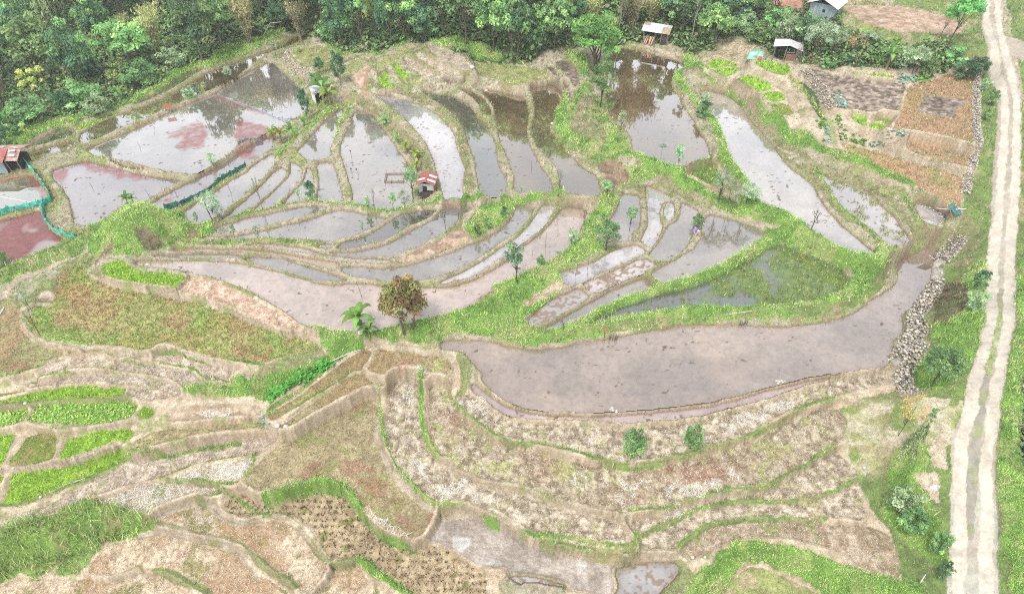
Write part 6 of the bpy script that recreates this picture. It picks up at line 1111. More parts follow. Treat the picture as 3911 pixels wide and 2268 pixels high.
def gridpos(kinds,sp,jit,ang=.4,ylim=62):
    xs=np.arange(-60,60,sp); gy=np.arange(14,ylim,sp*1.08); a,b=np.meshgrid(xs,gy); a=a.ravel(); b=b.ravel()
    c,s_=math.cos(ang),math.sin(ang); x=a*c-(b-38)*s_; y=a*s_+(b-38)*c+38
    x=x+rng.normal(0,jit,x.size); y=y+rng.normal(0,jit,x.size); ok=(y>10)&(y<ylim)
    x,y=x[ok],y[ok]; ri=np.clip(np.searchsorted(ys,y),0,NR-1); u=x/hw[ri]; ok=np.abs(u)<.99; x,y,ri,u=x[ok],y[ok],ri[ok],u[ok]
    ci=((u+1)*.5*(NC-1)).astype(int); ok=np.isin(KIND[ri,ci],kinds)&(rng.random(len(x))<np.clip((40/(y*.743+24))**1.5,.15,1)); return x[ok],y[ok],Z[ri,ci][ok]
def far(x,y): return np.clip((y*.743+24)/40.0,1,2.6)
parts=[]
x,y,z=scatter(['seed'],115); f=far(x,y); parts.append(blades(x,y,z,.17*f**.6,.045*f,pick(len(x),[(176,214,62),(154,198,56),(188,216,88),(140,184,54)]),4,.8,.07))
x,y,z=scatter(['seedd'],80); f=far(x,y); parts.append(leaves(x,y,z,.12*f,.16+0*x,pick(len(x),[(142,190,66),(124,170,60),(166,200,90)]),3,.07))
x,y,z=scatter(['seed2'],70); f=far(x,y); parts.append(blades(x,y,z,.15*f**.6,.04*f,pick(len(x),[(158,182,74),(140,166,66),(176,180,100)]),3,.8,.07))
stuff('rice_seedlings',parts,'bright lime green seedlings filling the small nursery beds','seedlings')
parts=[]
x,y,z=scatter(['lush'],90); f=far(x,y); parts.append(leaves(x,y,z,.062*f,.16*np.ones(len(x))*(.3+1.4*vnoise(x,y,1.1,97)),pickn(x,y,[(120,160,70),(142,184,76),(158,200,84),(172,208,94),(178,198,112)]),4,.12))
x,y,z=scatter(['lush'],75); f=far(x,y); parts.append(blades(x,y,z,.26*f**.4*(.4+1.2*vnoise(x,y,1.3,98)),.04*f,pickn(x,y,[(128,166,76),(150,190,84),(168,204,94),(180,204,112),(184,186,126)]),3,1.0,.1))
x,y,z=scatter(['lush2','lushw'],60); f=far(x,y); parts.append(blades(x,y,z,.24*f**.5,.045*f,pickn(x,y,[(116,148,72),(140,174,80),(164,190,98),(178,184,122)]),3,1.0,.09))
stuff('weeds',parts,'thick bright green weeds and vines growing over the banks','weeds')
parts=[]
x,y,z=scatter(['grass'],36); f=far(x,y); parts.append(blades(x,y,z,.2*f**.5,.04*f,pick(len(x),[(150,172,96),(130,156,80),(172,172,124),(112,146,66)]),3,1.0,.1))
x,y,z=scatter(['grass2','drybank','dirtbank'],46); f=far(x,y); parts.append(blades(x,y,z,.2*f**.5,.04*f,pick(len(x),[(158,168,104),(142,156,92),(180,172,126),(128,150,78),(168,158,118)]),3,1.1,.1))
x,y,z=scatter(['bund'],60); f=far(x,y); parts.append(blades(x,y,z,.11*f**.5,.035*f,pick(len(x),[(150,158,104),(128,142,86),(176,170,132),(136,154,84),(112,124,76)]),3,1.2,.09))
x,y,z=scatter(['wasteg'],30); f=far(x,y); parts.append(blades(x,y,z,.14*f**.5,.04*f,pick(len(x),[(150,172,84),(130,158,72),(172,170,124)]),3,1.2,.1))
x,y,z=scatter(['tanp','soilbare','stonew','stonew','dirt'],14); f=far(x,y); parts.append(blades(x,y,z,.14*f**.5,.04*f,pick(len(x),[(142,160,90),(170,164,120)]),4,1.2,.12))
x,y,z=scatter(['tall'],55); f=far(x,y); parts.append(blades(x,y,z,.55*(.6+.8*vnoise(x,y,1.2,181)),.045*f,pick(len(x),[(152,190,90),(166,200,98),(134,168,80),(182,198,122),(192,184,130)]),5,1.1,.14))
x,y,z=scatter(['drybrush'],40); f=far(x,y); parts.append(blades(x,y,z,.45+0*x,.05*f,pick(len(x),[(142,128,100),(120,128,84),(110,98,80),(104,136,66)]),3,1.3,.14))
x,y,z=scatter(['road'],5); f=far(x,y); parts.append(blades(x,y,z,.08*f**.5,.04*f,pick(len(x),[(150,160,100),(168,166,118)]),4,1.3,.1))
x,y,z=scatter(['cutbank'],10); f=far(x,y); parts.append(blades(x,y,z,.1*f**.5,.035*f,pick(len(x),[(156,164,98),(178,168,124),(132,146,80)]),3,1.2,.08))
x,y,z=scatter(['rutgrass'],40); f=far(x,y); parts.append(blades(x,y,z,.12*f**.5,.04*f,pick(len(x),[(130,158,80),(158,166,110)]),3,1.1,.08))
stuff('grass',parts,'rough green and dry grass growing on the bunds and verges','grass')
parts=[]
x,y,z=scatter(['stubr','stubm'],105); f=far(x,y); parts.append(blades(x,y,z,.09*f**.5,.035*f,pick(len(x),[(160,152,96),(138,136,76),(176,160,118),(150,124,84),(122,130,66)]),3,1.3,.06))
x,y,z=scatter(['stubr'],34,np.isin(KIND,['stubr'])&(red|(fbm(GX,GY,3.2,20,3)>.58))); f=far(x,y); parts.append(blades(x,y,z,.1*f**.5,.04*f,pick(len(x),[(176,126,104),(164,116,98),(186,140,116)]),3,1.3,.06))
gx,gy=np.meshgrid(np.arange(-20,0,.40),np.arange(16,27,.46)); gx=gx.ravel()+rng.normal(0,.05,gx.size); gy=gy.ravel()+rng.normal(0,.05,gy.size)
ri=np.clip(np.searchsorted(ys,gy),0,NR-1); ci=np.clip(((gx/hw[ri]+1)*.5*(NC-1)).astype(int),0,NC-1); ok=KIND[ri,ci]=='stubd'; x,y,z=gx[ok],gy[ok],Z[ri,ci][ok]
parts.append(blades(x,y,z,.14+0*x,.06+0*x,pick(len(x),[(78,60,38),(90,70,46),(70,60,38)]),14,1.1,.07))
x,y,z=scatter(['stubd'],10); f=far(x,y); parts.append(blades(x,y,z,.20*f**.5,.045*f,pick(len(x),[(120,92,62),(142,112,78),(158,138,98),(112,104,58)]),6,1.2,.06))
x,y,z=scatter(['stubg','stubg2'],50); f=far(x,y); parts.append(blades(x,y,z,.12*f**.5,.04*f,pick(len(x),[(164,172,104),(144,156,86),(182,172,130),(170,150,110)]),3,1.2,.07))
x,y,z=scatter(['gmix'],110); f=far(x,y)
gm=fbm(x,y,3.2,14,3); cg=np.where((gm>.60)[:,None],pick(len(x),[(184,148,98),(176,150,100),(180,158,106)]),pick(len(x),[(150,178,84),(132,166,72),(176,172,98)]))
parts.append(blades(x,y,z,.22*f**.5,.04*f,cg,3,1.1,.08))
x,y,z=scatter(['orange'],60); f=far(x,y)
gm=fbm(x,y,3.0,24,3); cg=np.where((gm>.45)[:,None],pick(len(x),[(190,156,120),(182,146,110),(184,160,120)]),pick(len(x),[(176,160,96),(160,156,84),(190,160,104)]))
parts.append(blades(x,y,z,.2*f**.5,.04*f,cg,3,1.1,.08))
x,y,z=scatter(['clod','clod2','soilp','soil','soilst','straw'],24); f=far(x,y); parts.append(blades(x,y,z,.08*f**.5,.035*f,pick(len(x),[(150,150,84),(136,120,80),(170,150,104),(140,160,74)]),3,1.4,.07))
x,y,z=gridpos(['stubr','stubm','stubg2'],.27,.04); parts.append(blades(x,y,z,.11+0*x,.045*far(x,y),pick(len(x),[(186,172,128),(150,142,92),(132,112,76),(170,150,110)]),6,1.2,.05))
x,y,z=gridpos(['clod','clod2','soilst'],.30,.06,1.1); parts.append(blades(x,y,z,.12+0*x,.05*far(x,y),pick(len(x),[(206,192,164),(138,122,92),(188,172,138),(160,158,104)]),6,1.4,.07))
x,y,z=gridpos(['soilp','soil','soilpk'],.29,.05,.2); parts.append(blades(x,y,z,.09+0*x,.045*far(x,y),pick(len(x),[(196,176,142),(164,142,108),(140,140,84),(128,106,76)]),5,1.4,.06))
stuff('stubble',parts,'short brown, olive and rust red rice stubble in the dry terraces','stubble')
# straw lying about
def strips(x,y,z,l,w,cols):
    n=len(x); a=rng.random(n)*6.283; d=np.stack([np.cos(a),np.sin(a),rng.normal(0,.18,n)],1)*l[:,None]/2; p=np.stack([-np.sin(a),np.cos(a),0*a],1)*w[:,None]/2
    c=np.stack([x,y,z+.05+.06*rng.random(n)],1)
    v=np.stack([c-d-p,c+d-p*.3,c+d*.2+p],1); return v.reshape(-1,3),np.repeat(cols*(.85+.25*rng.random((n,1))),3,0)
parts=[]
SC=[(232,226,214),(222,212,196),(206,196,178),(238,234,228)]
x,y,z=scatter(['straw'],150); parts.append(strips(x,y,z,.45+0*x,.018*far(x,y),pick(len(x),SC)))
sm=OVER_MASK.get('strawp',np.zeros((NR,NC),bool))
x,y,z=scatter([],230,sm); parts.append(strips(x,y,z,.42+0*x,.017*far(x,y),pick(len(x),SC)))
x,y,z=scatter(['clod','clod2','soilst','soil','soilp','soilpk'],60); parts.append(strips(x,y,z,.26+0*x,.018*far(x,y),pick(len(x),[(214,200,178),(200,182,156),(226,216,200)])))
x,y,z=scatter(['straw2'],50); f=far(x,y); parts.append(strips(x,y,z,.5*f**.5,.04*f,pick(len(x),[(206,190,160),(190,172,140),(214,200,174)])))
stuff('straw',parts,'pale cut straw lying loose over the dry terraces','straw')
# weeds standing in the shallow ponds
parts=[]
wm=np.isin(KIND,['weedpond'])&(fbm(GX,GY,1.6,88,4)+.24*sst(14,23,GX)>.56)
x,y,z=scatter([],40,wm); lv=2.93
parts.append(blades(x,y,np.full(len(x),lv),.22+0*x,.05*far(x,y),pick(len(x),[(122,150,72),(140,160,84),(160,160,84),(100,136,66)]),3,1.1,.1))
rm=np.isin(KIND,['w_reed'])&(fbm(GX*.8+GY*.5,GY*.8-GX*.5,1.1,90,3)>.60)
x,y,z=scatter([],60,rm); i_=KD.index('w_reed')
parts.append(blades(x,y,np.full(len(x),LV[i_]),.25+0*x,.05*far(x,y),pick(len(x),[(150,158,92),(130,146,80),(166,160,110)]),3,1.1,.1))
stuff('water_weeds',parts,'green water weeds standing in the shallow weedy ponds','water weeds')
# forest undergrowth
parts=[]
x,y,z=scatter(['forest','darkv'],26); f=far(x,y); parts.append(leaves(x,y,z,.22*f,.7+0*x,pick(len(x),[(112,152,78),(96,132,70),(130,166,88),(140,138,98),(88,122,66)]),5,.35))
stuff('undergrowth',parts,'dark leafy undergrowth on the forest floor','undergrowth')

# ---------------------------------------------------------------- plants
MLEAF=m_leaf('leaf',.42)
def _vary(m):
    nt=m.node_tree; L=nt.links.new
    oi=nt.nodes.new('ShaderNodeObjectInfo'); hs=nt.nodes.new('ShaderNodeHueSaturation')
    mr=nt.nodes.new('ShaderNodeMapRange'); mr.inputs[3].default_value=.75; mr.inputs[4].default_value=1.25; L(oi.outputs['Random'],mr.inputs[0]); L(mr.outputs[0],hs.inputs['Value'])
    mh=nt.nodes.new('ShaderNodeMapRange'); mh.inputs[3].default_value=.475; mh.inputs[4].default_value=.515; L(oi.outputs['Random'],mh.inputs[0]); L(mh.outputs[0],hs.inputs['Hue'])
    src=[l for l in nt.links if l.to_socket.name=='Base Color'][0].from_socket
    L(src,hs.inputs['Color'])
    for l in list(nt.links):
        if l.from_socket==src and l.to_node!=hs: 
            t=l.to_socket; nt.links.remove(l); L(hs.outputs[0],t)
_vary(MLEAF)
MBARK=m_plain('bark',alb(84,76,64),alb(124,114,98),5,.9,.5,stretch=(6,6,1))
MBARKD=m_plain('bark_dark',alb(66,56,48),alb(98,84,70),5,.9,.5,stretch=(6,6,1))
MBARKP=m_plain('bark_pale',alb(150,142,122),alb(190,182,164),4,.9,.3,stretch=(6,6,1))
MCULM=m_plain('bamboo_culm',alb(140,136,92),alb(176,168,124),5,.7,.1)
MSTEM=m_plain('banana_stem',alb(120,96,64),alb(168,160,96),3,.7,.2,stretch=(4,4,.8))
def tube(path,rad,sides=6):
    path=np.asarray(path,float); n=len(path); V=[];F=[]
    for i in range(n):
        d=path[min(i+1,n-1)]-path[max(i-1,0)]; d=d/(np.linalg.norm(d)+1e-9)
        a=np.cross(d,[0,0,1.0] if abs(d[2])<.9 else [1.0,0,0]); a/=np.linalg.norm(a)+1e-9; b=np.cross(d,a)
        for k in range(sides):
            t=2*math.pi*k/sides; V.append(path[i]+(a*math.cos(t)+b*math.sin(t))*rad[i])
    for i in range(n-1):
        for k in range(sides):
            F.append((i*sides+k,i*sides+(k+1)%sides,(i+1)*sides+(k+1)%sides,(i+1)*sides+k))
    return np.array(V),np.array(F)
def join(parts):
    V=[];F=[];o=0
    for v,f in parts: V.append(v);F.append(f+o);o+=len(v)
    return np.concatenate(V),np.concatenate(F)
def limb(p0,p1,r0,r1,wob,rg,n=6,sag=0):
    p0=np.array(p0,float);p1=np.array(p1,float); t=np.linspace(0,1,n)[:,None]
    pts=p0*(1-t)+p1*t+rg.normal(0,wob,(n,3))*np.sin(t*math.pi)
    pts[:,2]+=sag*np.sin(t[:,0]*math.pi)
    return tube(pts,np.linspace(r0,r1,n))
def leafquads(c,nrm,size,asp,rg,droop=0.0):
    n=len(c); a=rg.normal(0,1,(n,3)); a[:,2]-=droop*2
    nrm=nrm/(np.linalg.norm(nrm,axis=1,keepdims=True)+1e-9)
    u=a-nrm*(a*nrm).sum(1,keepdims=True); u/=np.linalg.norm(u,axis=1,keepdims=True)+1e-9
    w=np.cross(nrm,u); s=size*(.65+.7*rg.random((n,1)))
    v=np.stack([c-u*s*.5,c+w*s*asp*.5-u*s*.05,c+u*s*.5,c-w*s*asp*.5-u*s*.05],1)
    return v.reshape(-1,3),np.arange(n*4).reshape(-1,4)
def clumps(rg,centers,per,cr,size,asp,cols,flat=.75,droop=0.0,jit=.45,cvar=.22):
    V=[];C=[]
    cols=[alb(*c)*2.25 for c in cols]
    for ce in centers:
        n=max(6,int(per*(.6+.8*rg.random())))
        d=rg.normal(0,1,(n,3)); d/=np.linalg.norm(d,axis=1,keepdims=True); d[:,2]=np.where(d[:,2]<-.35,-d[:,2],d[:,2])
        r=cr*(.6+.6*rg.random())
        rad=(.55+.5*rg.random((n,1)))
        p=np.array(ce)+d*rad*r*np.array([1,1,flat])
        nr=d+rg.normal(0,jit,(n,3))+np.array([0,0,.35])
        v,_=leafquads(p,nr,size,asp,rg,droop); V.append(v)
        base=cols[rg.integers(len(cols))]*(1+cvar*rg.normal()*.6)
        C.append(np.repeat(base[None]*(.75+.5*rg.random((n,1))),4,0))
    V=np.concatenate(V);C=np.concatenate(C); return V,np.arange(len(V)).reshape(-1,4),C
def envelope(rg,n,c,r,top=.0,shell=.5,lower=-.5):
    out=[]
    while len(out)<n:
        d=rg.normal(0,1,3); d/=np.linalg.norm(d)
        if d[2]<lower: continue
        k=shell+(1-shell)*rg.random()**.6
        out.append(np.array(c)+d*k*np.array(r)*(1+.22*rg.normal()*.6))
    return out
def mk(name,trunk,crown,bark,extra=None):
    d={'trunk':npmesh(name+'_trunk',trunk[0],trunk[1],None,None,True),'bark':bark}
    d['trunk'].materials.append(bark)
    if crown is not None:
        d['crown']=npmesh(name+'_crown',crown[0],crown[1],crown[2]); d['crown'].materials.append(MLEAF)
    return d
def tree_std(seed,cols,c=(0,0,.66),r=(.42,.42,.32),n=34,per=75,cr=.13,size=.055,asp=.62,trunk_r=.022,lean=0,bark=None,droop=0,nl=6,split=.3,shell=.5,flat=.75,tr_n=1,lower=-.5):
    rg=np.random.default_rng(seed); parts=[]
    for q in range(tr_n):
        off=np.array([0,0,0.]) if tr_n==1 else np.array([rg.normal(0,.05),rg.normal(0,.05),0])
        top=np.array([lean+off[0]*2,off[1]*2,c[2]+r[2]*.35]); base=off+np.array([0,0,-.03])
        t=np.linspace(0,1,8)[:,None]; pts=base*(1-t)+top*t+rg.normal(0,.012,(8,3))*np.sin(t*3.14)
        parts.append(tube(pts,np.linspace(trunk_r,trunk_r*.3,8),7))
    ce=envelope(rg,n,(c[0]+lean,c[1],c[2]),r,shell=shell,lower=lower)
    for i in range(nl):
        e=ce[i*len(ce)//nl]; s=split+(.25*rg.random()); st=np.array([lean*s,0,s*(c[2]+r[2]*.2)])
        parts.append(limb(st,e,trunk_r*.55,trunk_r*.12,.02,rg,6))
    V,F,C=clumps(rg,ce,per,cr,size,asp,cols,flat,droop)
    return mk('tree',join(parts),(V,F,C),bark or MBARK)
def bamboo(seed,cols):
    rg=np.random.default_rng(seed); parts=[];V=[];C=[]
    cc=[alb(*c)*2.25 for c in cols]
    for i in range(22):
        a=rg.random()*6.28; sp=.06*rg.random(); out=.12+.26*rg.random(); hgt=.7+.3*rg.random()
        b=np.array([math.cos(a)*sp,math.sin(a)*sp,-.02]); n=9; t=np.linspace(0,1,n)
        pts=np.stack([b[0]+math.cos(a)*out*t**2.2,b[1]+math.sin(a)*out*t**2.2,hgt*(t-.18*t**4)],1)
        parts.append(tube(pts,np.linspace(.008,.002,n),5))
        m=150; tt=.28+.72*rg.random(m)**.8; k=tt*(n-1); k0=np.minimum(k.astype(int),n-2); fr=(k-k0)[:,None]
        p=pts[k0]*(1-fr)+pts[k0+1]*fr+rg.normal(0,.045,(m,3))
        v,_=leafquads(p,rg.normal(0,1,(m,3))+np.array([math.cos(a),math.sin(a),.5]),.062,.30,rg,.7)
        V.append(v); base=cc[rg.integers(len(cc))]*(1+.15*rg.normal()); C.append(np.repeat(base[None]*(.7+.6*rg.random((m,1))),4,0))
    V=np.concatenate(V);C=np.concatenate(C)
    return mk('bamboo',join(parts),(V,np.arange(len(V)).reshape(-1,4),C),MCULM)
def conifer(seed,cols,droopy):
    rg=np.random.default_rng(seed); parts=[tube(np.stack([np.zeros(8),np.zeros(8),np.linspace(-.02,.98,8)],1),np.linspace(.022,.004,8),7)]
    V=[];C=[]; cc=[alb(*c)*2.25 for c in cols]
    for i in range(46 if droopy else 60):
        z=.16+.82*rg.random()**.9 if droopy else .12+.86*rg.random(); a=rg.random()*6.28
        l=(.34*(1-z)**.7+.06) if droopy else (.42*(1-z)**.85+.05); l*=.7+.5*rg.random()
        n=6; t=np.linspace(0,1,n); up=.10 if droopy else .05
        pts=np.stack([math.cos(a)*l*t,math.sin(a)*l*t,z+up*t-(.26 if droopy else .08)*t**2],1)
        parts.append(tube(pts,np.linspace(.006,.0015,n),4))
        m=62; k=rg.random(m)*(n-1); k0=np.minimum(k.astype(int),n-2); fr=(k-k0)[:,None]
        p=pts[k0]*(1-fr)+pts[k0+1]*fr+rg.normal(0,.022,(m,3)); p[:,2]-=(.05*rg.random(m) if droopy else 0)
        v,_=leafquads(p,rg.normal(0,.6,(m,3))+np.array([math.cos(a)*.5,math.sin(a)*.5,.8]),.065 if droopy else .06,.30 if droopy else .5,rg,.8 if droopy else .2)
        V.append(v); base=cc[rg.integers(len(cc))]*(1+.18*rg.normal()); C.append(np.repeat(base[None]*(.75+.5*rg.random((m,1))),4,0))
    V=np.concatenate(V);C=np.concatenate(C)
    return mk('conifer',join(parts),(V,np.arange(len(V)).reshape(-1,4),C),MBARK)
def bare(seed,tall=False,leafy=0,cols=None):
    rg=np.random.default_rng(seed); parts=[];br=[];tips=[]
    def grow(p,d,l,r,dep):
        q=p+d*l; (parts if dep==0 else br).append(limb(p,q,r,r*.62,l*.05,rg,5)); 
        if dep>=4: tips.append(q); return
        for i in range(2+(rg.random()<.6)):
            nd=d+rg.normal(0,.42 if not tall else .30,3); nd[2]=abs(nd[2])*.9+.12; nd/=np.linalg.norm(nd)
            grow(p+d*l*(.7+.3*rg.random()),nd,l*(.58+.2*rg.random()),r*.6,dep+1)
    if tall: grow(np.array([0,0,-.02]),np.array([.06,0,1.0]),.42,.018,0)
    else: grow(np.array([0,0,-.02]),np.array([.08,0,1.0]),.34,.028,0)
    d=mk('bare',join(parts),None,MBARKD); bv,bf=join(br); d['branches']=npmesh('bare_branches',bv,bf,None,None,True); d['branches'].materials.append(MBARKD)
    if leafy:
        V,F,C=clumps(rg,[tips[i] for i in rg.integers(0,len(tips),leafy)],12,.05,.05,.5,cols); d['crown']=npmesh('bare_crown',V,F,C); d['crown'].materials.append(MLEAF)
    return d
def bush(seed,cols,dense=1.0,n=30):
    rg=np.random.default_rng(seed); parts=[]; ce=envelope(rg,n,(0,0,.48),(.40,.40,.42),shell=.45,lower=-.9)
    for i in range(7):
        e=ce[(i*3)%len(ce)]; parts.append(limb((rg.normal(0,.03),rg.normal(0,.03),-.03),e,.018,.004,.03,rg,6))
    V,F,C=clumps(rg,ce,80*dense,.15,.065,.55,cols,.85)
    V[:,2]=np.maximum(V[:,2],-.02)
    return mk('bush',join(parts),(V,F,C),MBARK)
def palmtree(seed):
    rg=np.random.default_rng(seed); pts=np.stack([np.linspace(0,.04,6),np.zeros(6),np.linspace(-.03,.9,6)],1); parts=[tube(pts,np.linspace(.014,.008,6),6)]
    ce=[np.array([.04+math.cos(a)*.27,math.sin(a)*.27,.9+.03*math.sin(a*3)]) for a in np.linspace(0,6.28,10)[:-1]]+[np.array([.04,0,.95])]
    for e in ce: parts.append(limb((.04,0,.85),e,.006,.002,.005,rg,4))
    V,F,C=clumps(rg,ce,38,.14,.06,.45,[(84,128,84),(104,146,96),(70,110,76)],.35)
    return mk('palm',join(parts),(V,F,C),MBARKD)
G1=[(112,146,88),(96,130,78),(132,162,100),(84,114,70)]
G2=[(128,164,92),(148,178,108),(108,146,82),(96,132,78)]
G3=[(70,104,72),(58,90,64),(86,120,86),(78,108,70)]
PROTO={}
def P_(k,*l): PROTO[k]=list(l)
P_('broad',tree_std(1,G1,n=44,per=80),tree_std(2,G1,c=(0,0,.62),r=(.40,.44,.36),n=46,per=80,lean=.04),tree_std(3,G1+G3,c=(0,0,.68),r=(.36,.40,.30),n=40,per=80,lean=-.05))
P_('broadL',tree_std(4,G2,n=40,per=75),tree_std(5,G2+G1,c=(0,0,.64),r=(.44,.40,.34),n=44,per=75))
P_('dark',tree_std(6,G3,c=(0,0,.58),r=(.40,.40,.40),n=48,per=85,lower=-.8),tree_std(7,G3+G1[:1],c=(0,0,.6),r=(.36,.38,.38),n=44,per=85,lower=-.8))
P_('bamboo',bamboo(8,[(150,146,104),(134,130,90),(164,156,112),(122,124,84)]),bamboo(9,[(138,132,98),(122,114,86),(150,144,108),(112,116,78)]),bamboo(10,[(168,166,116),(150,152,100),(136,142,92)]))
P_('pine',conifer(11,[(120,134,92),(104,122,82),(138,148,104)],True)); P_('cone',conifer(12,[(92,132,112),(78,116,98),(110,148,124)],False))
P_('sparse',tree_std(13,[(168,180,84),(148,166,78),(186,192,110)],n=16,per=60,cr=.13,size=.06,shell=.6),tree_std(14,[(140,160,92),(120,146,82)],n=18,per=60,cr=.12,size=.06,shell=.6))
P_('feather',tree_std(15,[(104,142,70),(120,156,80),(92,128,64),(82,116,60)],c=(0,0,.62),r=(.42,.42,.38),n=66,per=120,cr=.16,size=.05,asp=.42,tr_n=3,flat=.6,bark=MBARKD,lower=-.7),tree_std(16,[(92,130,76),(108,146,86),(80,116,68)],c=(0,0,.68),r=(.42,.42,.30),n=26,per=110,cr=.15,size=.055,asp=.42,flat=.45,bark=MBARKD))
P_('mango',tree_std(17,[(120,104,62),(132,116,66),(112,90,60),(112,112,62),(128,128,72)],c=(0,0,.64),r=(.40,.40,.32),n=80,per=100,cr=.15,size=.07,asp=.34,droop=.5,tr_n=2,trunk_r=.028,lower=-.45))
P_('tall_sap',tree_std(18,[(104,136,100),(88,120,88),(124,152,116)],c=(.0,0,.68),r=(.24,.24,.32),n=26,per=60,cr=.11,size=.05,lean=-.12,bark=MBARKD,shell=.4))
P_('round',tree_std(19,[(120,150,104),(104,136,92),(140,166,120)],c=(0,0,.68),r=(.30,.30,.26),n=26,per=75,cr=.12,size=.05,bark=MBARKD),tree_std(20,[(96,136,84),(112,150,96),(84,122,76)],c=(0,0,.62),r=(.36,.36,.34),n=32,per=80,cr=.13,size=.05,bark=MBARKD))
P_('willow',tree_std(21,[(132,152,122),(116,138,108),(150,166,138)],c=(0,0,.64),r=(.34,.34,.34),n=34,per=60,cr=.12,size=.05,asp=.3,droop=.2,bark=MBARKD,tr_n=2,trunk_r=.016,nl=9),tree_std(22,[(140,158,122),(122,144,110)],c=(0,0,.62),r=(.36,.32,.36),n=30,per=60,cr=.13,size=.05,asp=.3,bark=MBARKD,tr_n=2,trunk_r=.014,nl=9))
P_('sap',tree_std(23,[(112,150,96),(132,166,112),(96,134,88)],c=(0,0,.62),r=(.22,.22,.34),n=18,per=40,cr=.10,size=.055,trunk_r=.014,bark=MBARKD),tree_std(24,[(128,152,112),(146,166,126)],c=(.02,0,.6),r=(.22,.2,.36),n=16,per=34,cr=.10,size=.055,trunk_r=.013,bark=MBARKD))
P_('palm',palmtree(25)); P_('bare',bare(26),bare(126)); P_('baretall',bare(27,True,14,[(120,146,104)]),bare(28,True,6,[(120,140,96)]))
P_('tall',tree_std(29,[(96,146,76),(112,160,88),(84,130,72)],c=(.0,0,.78),r=(.30,.30,.22),n=24,per=70,cr=.12,size=.05,lean=.14,bark=MBARKD,trunk_r=.016,flat=.5))
P_('tallthin',tree_std(30,[(120,132,96),(104,120,86)],c=(0,0,.8),r=(.16,.16,.2),n=12,per=30,cr=.08,size=.04,trunk_r=.012,bark=MBARKP))
P_('bush',bush(31,G1),bush(32,[(110,150,88),(94,134,78),(132,164,104)]),bush(33,G3+G1[:2]),bush(34,[(130,152,110),(112,138,98),(148,168,128)],.8))
P_('fern',bush(35,[(104,156,88),(124,172,104),(90,140,78)],.6,14)); P_('rust',tree_std(36,[(176,140,84),(160,128,84),(142,140,84)],c=(0,0,.66),r=(.40,.40,.26),n=20,per=32,cr=.13,size=.045,shell=.7,bark=MBARK,trunk_r=.014))
# banana plants: stem and separate leaves
def banana_leaf(rg,a,l,rise,wd,col):
    n=9; t=np.linspace(0,1,n); x=l*t; z=rise*np.sin(t*1.7)*.9-l*.55*t**2.4
    w=wd*np.sin(np.clip(t*1.02+.06,0,1)*math.pi)**.6; w[0]=wd*.15; w[-1]=.01
    V=[];C=[]
    for i in range(n):
        for s in (-1,0,1):
            px=x[i]; py=s*w[i]; pz=z[i]-abs(s)*w[i]*.35+(rg.normal(0,.012) if s else 0)
            V.append((math.cos(a)*px-math.sin(a)*py,math.sin(a)*px+math.cos(a)*py,pz)); C.append(alb(*col)*(1.15 if s==0 else .85+.3*rg.random()))
    F=[]
    for i in range(n-1):
        for s in (0,1): F.append((i*3+s,i*3+s+1,i*3+s+4,i*3+s+3))
    return np.array(V),np.array(F),np.array(C)
BANV=[]
for vi,cols in enumerate(([(128,178,74),(146,190,84),(110,160,68)],[(176,188,80),(196,200,96),(150,176,76)],[(104,158,76),(124,172,84),(140,184,92)])):
    rg=np.random.default_rng(200+vi); st=tube(np.stack([np.linspace(0,.04,6),np.linspace(0,.02,6),np.linspace(-.04,.52,6)],1),np.array([.055,.05,.045,.04,.034,.026]),8)
    d={'stem':npmesh('banana_stem',st[0],st[1],None,None,True),'leaf':[]}; d['stem'].materials.append(MSTEM)
    for i in range(8):
        a=i*2.4+rg.normal(0,.3); up=i>=6
        v,f,c=banana_leaf(rg,a,.30+.18*rg.random() if up else .46+.12*rg.random(),.5 if up else .26+.12*rg.random(),.085+.03*rg.random(),cols[rg.integers(3)])
        if up: v[:,2]=v[:,2]*1.1
        v=v+np.array([.04,.02,.49]); me=npmesh('banana_leaf',v,f,c,None,True); me.materials.append(MLEAF); d['leaf'].append(me)
    BANV.append(d)
GRP={'sap':'saplings on the bunds','baretall':'bare saplings on the bunds','bush':'bushes on the banks','willow':'grey green trees on the banks'}
cnt={}
NAME={'bamboo':'bamboo_clump','bush':'bush','bare':'bare_tree','baretall':'bare_sapling','sap':'sapling','banana':'banana_plant','pine':'conifer_tree','cone':'conifer_tree','fern':'fern_shrub','palm':'umbrella_tree','rust':'rust_leaved_tree','mango':'reddish_tree'}
MINDIST=[]
for k,x,y,h,w_,lab,cat,grp in PLANTS:
    i=cnt.get(k,0); cnt[k]=i+1
    e=bpy.data.objects.new(NAME.get(k,'broadleaf_tree'),None); COL.objects.link(e); e.empty_display_size=.3
    e.location=(x,y,ground_z(x,y)-.03); e.rotation_euler[2]=0 if k in('tall','tall_sap','rust') else random.random()*6.28
    if k=='banana':
        d=BANV[1 if 'yellow' in lab or 'pale' in lab else (2 if i%2 else 0)]; s=h*.98; e.scale=(s*max(.75,min(1.25,w_/h)),s*max(.75,min(1.25,w_/h)),s)
        link('stem',d['stem'],None,e)
        for me in d['leaf']: link('leaf',me,None,e)
    else:
        d=PROTO[k][i%len(PROTO[k])]
        base={'sap':.62,'tall_sap':.62,'tallthin':.45,'round':.78,'tall':.78,'willow':.82,'palm':.8,'baretall':.6,'bare':.75}.get(k,.95)
        sx=max(w_/base,.35*h if k not in('tallthin',) else .6*h); sx=min(sx,1.9*h); e.scale=(sx,sx,h)
        link('trunk',d['trunk'],None,e)
        for q in ('branches','crown'):
            if q in d: link(q,d[q],None,e)
    tag(e,lab,cat,grp or GRP.get(k))
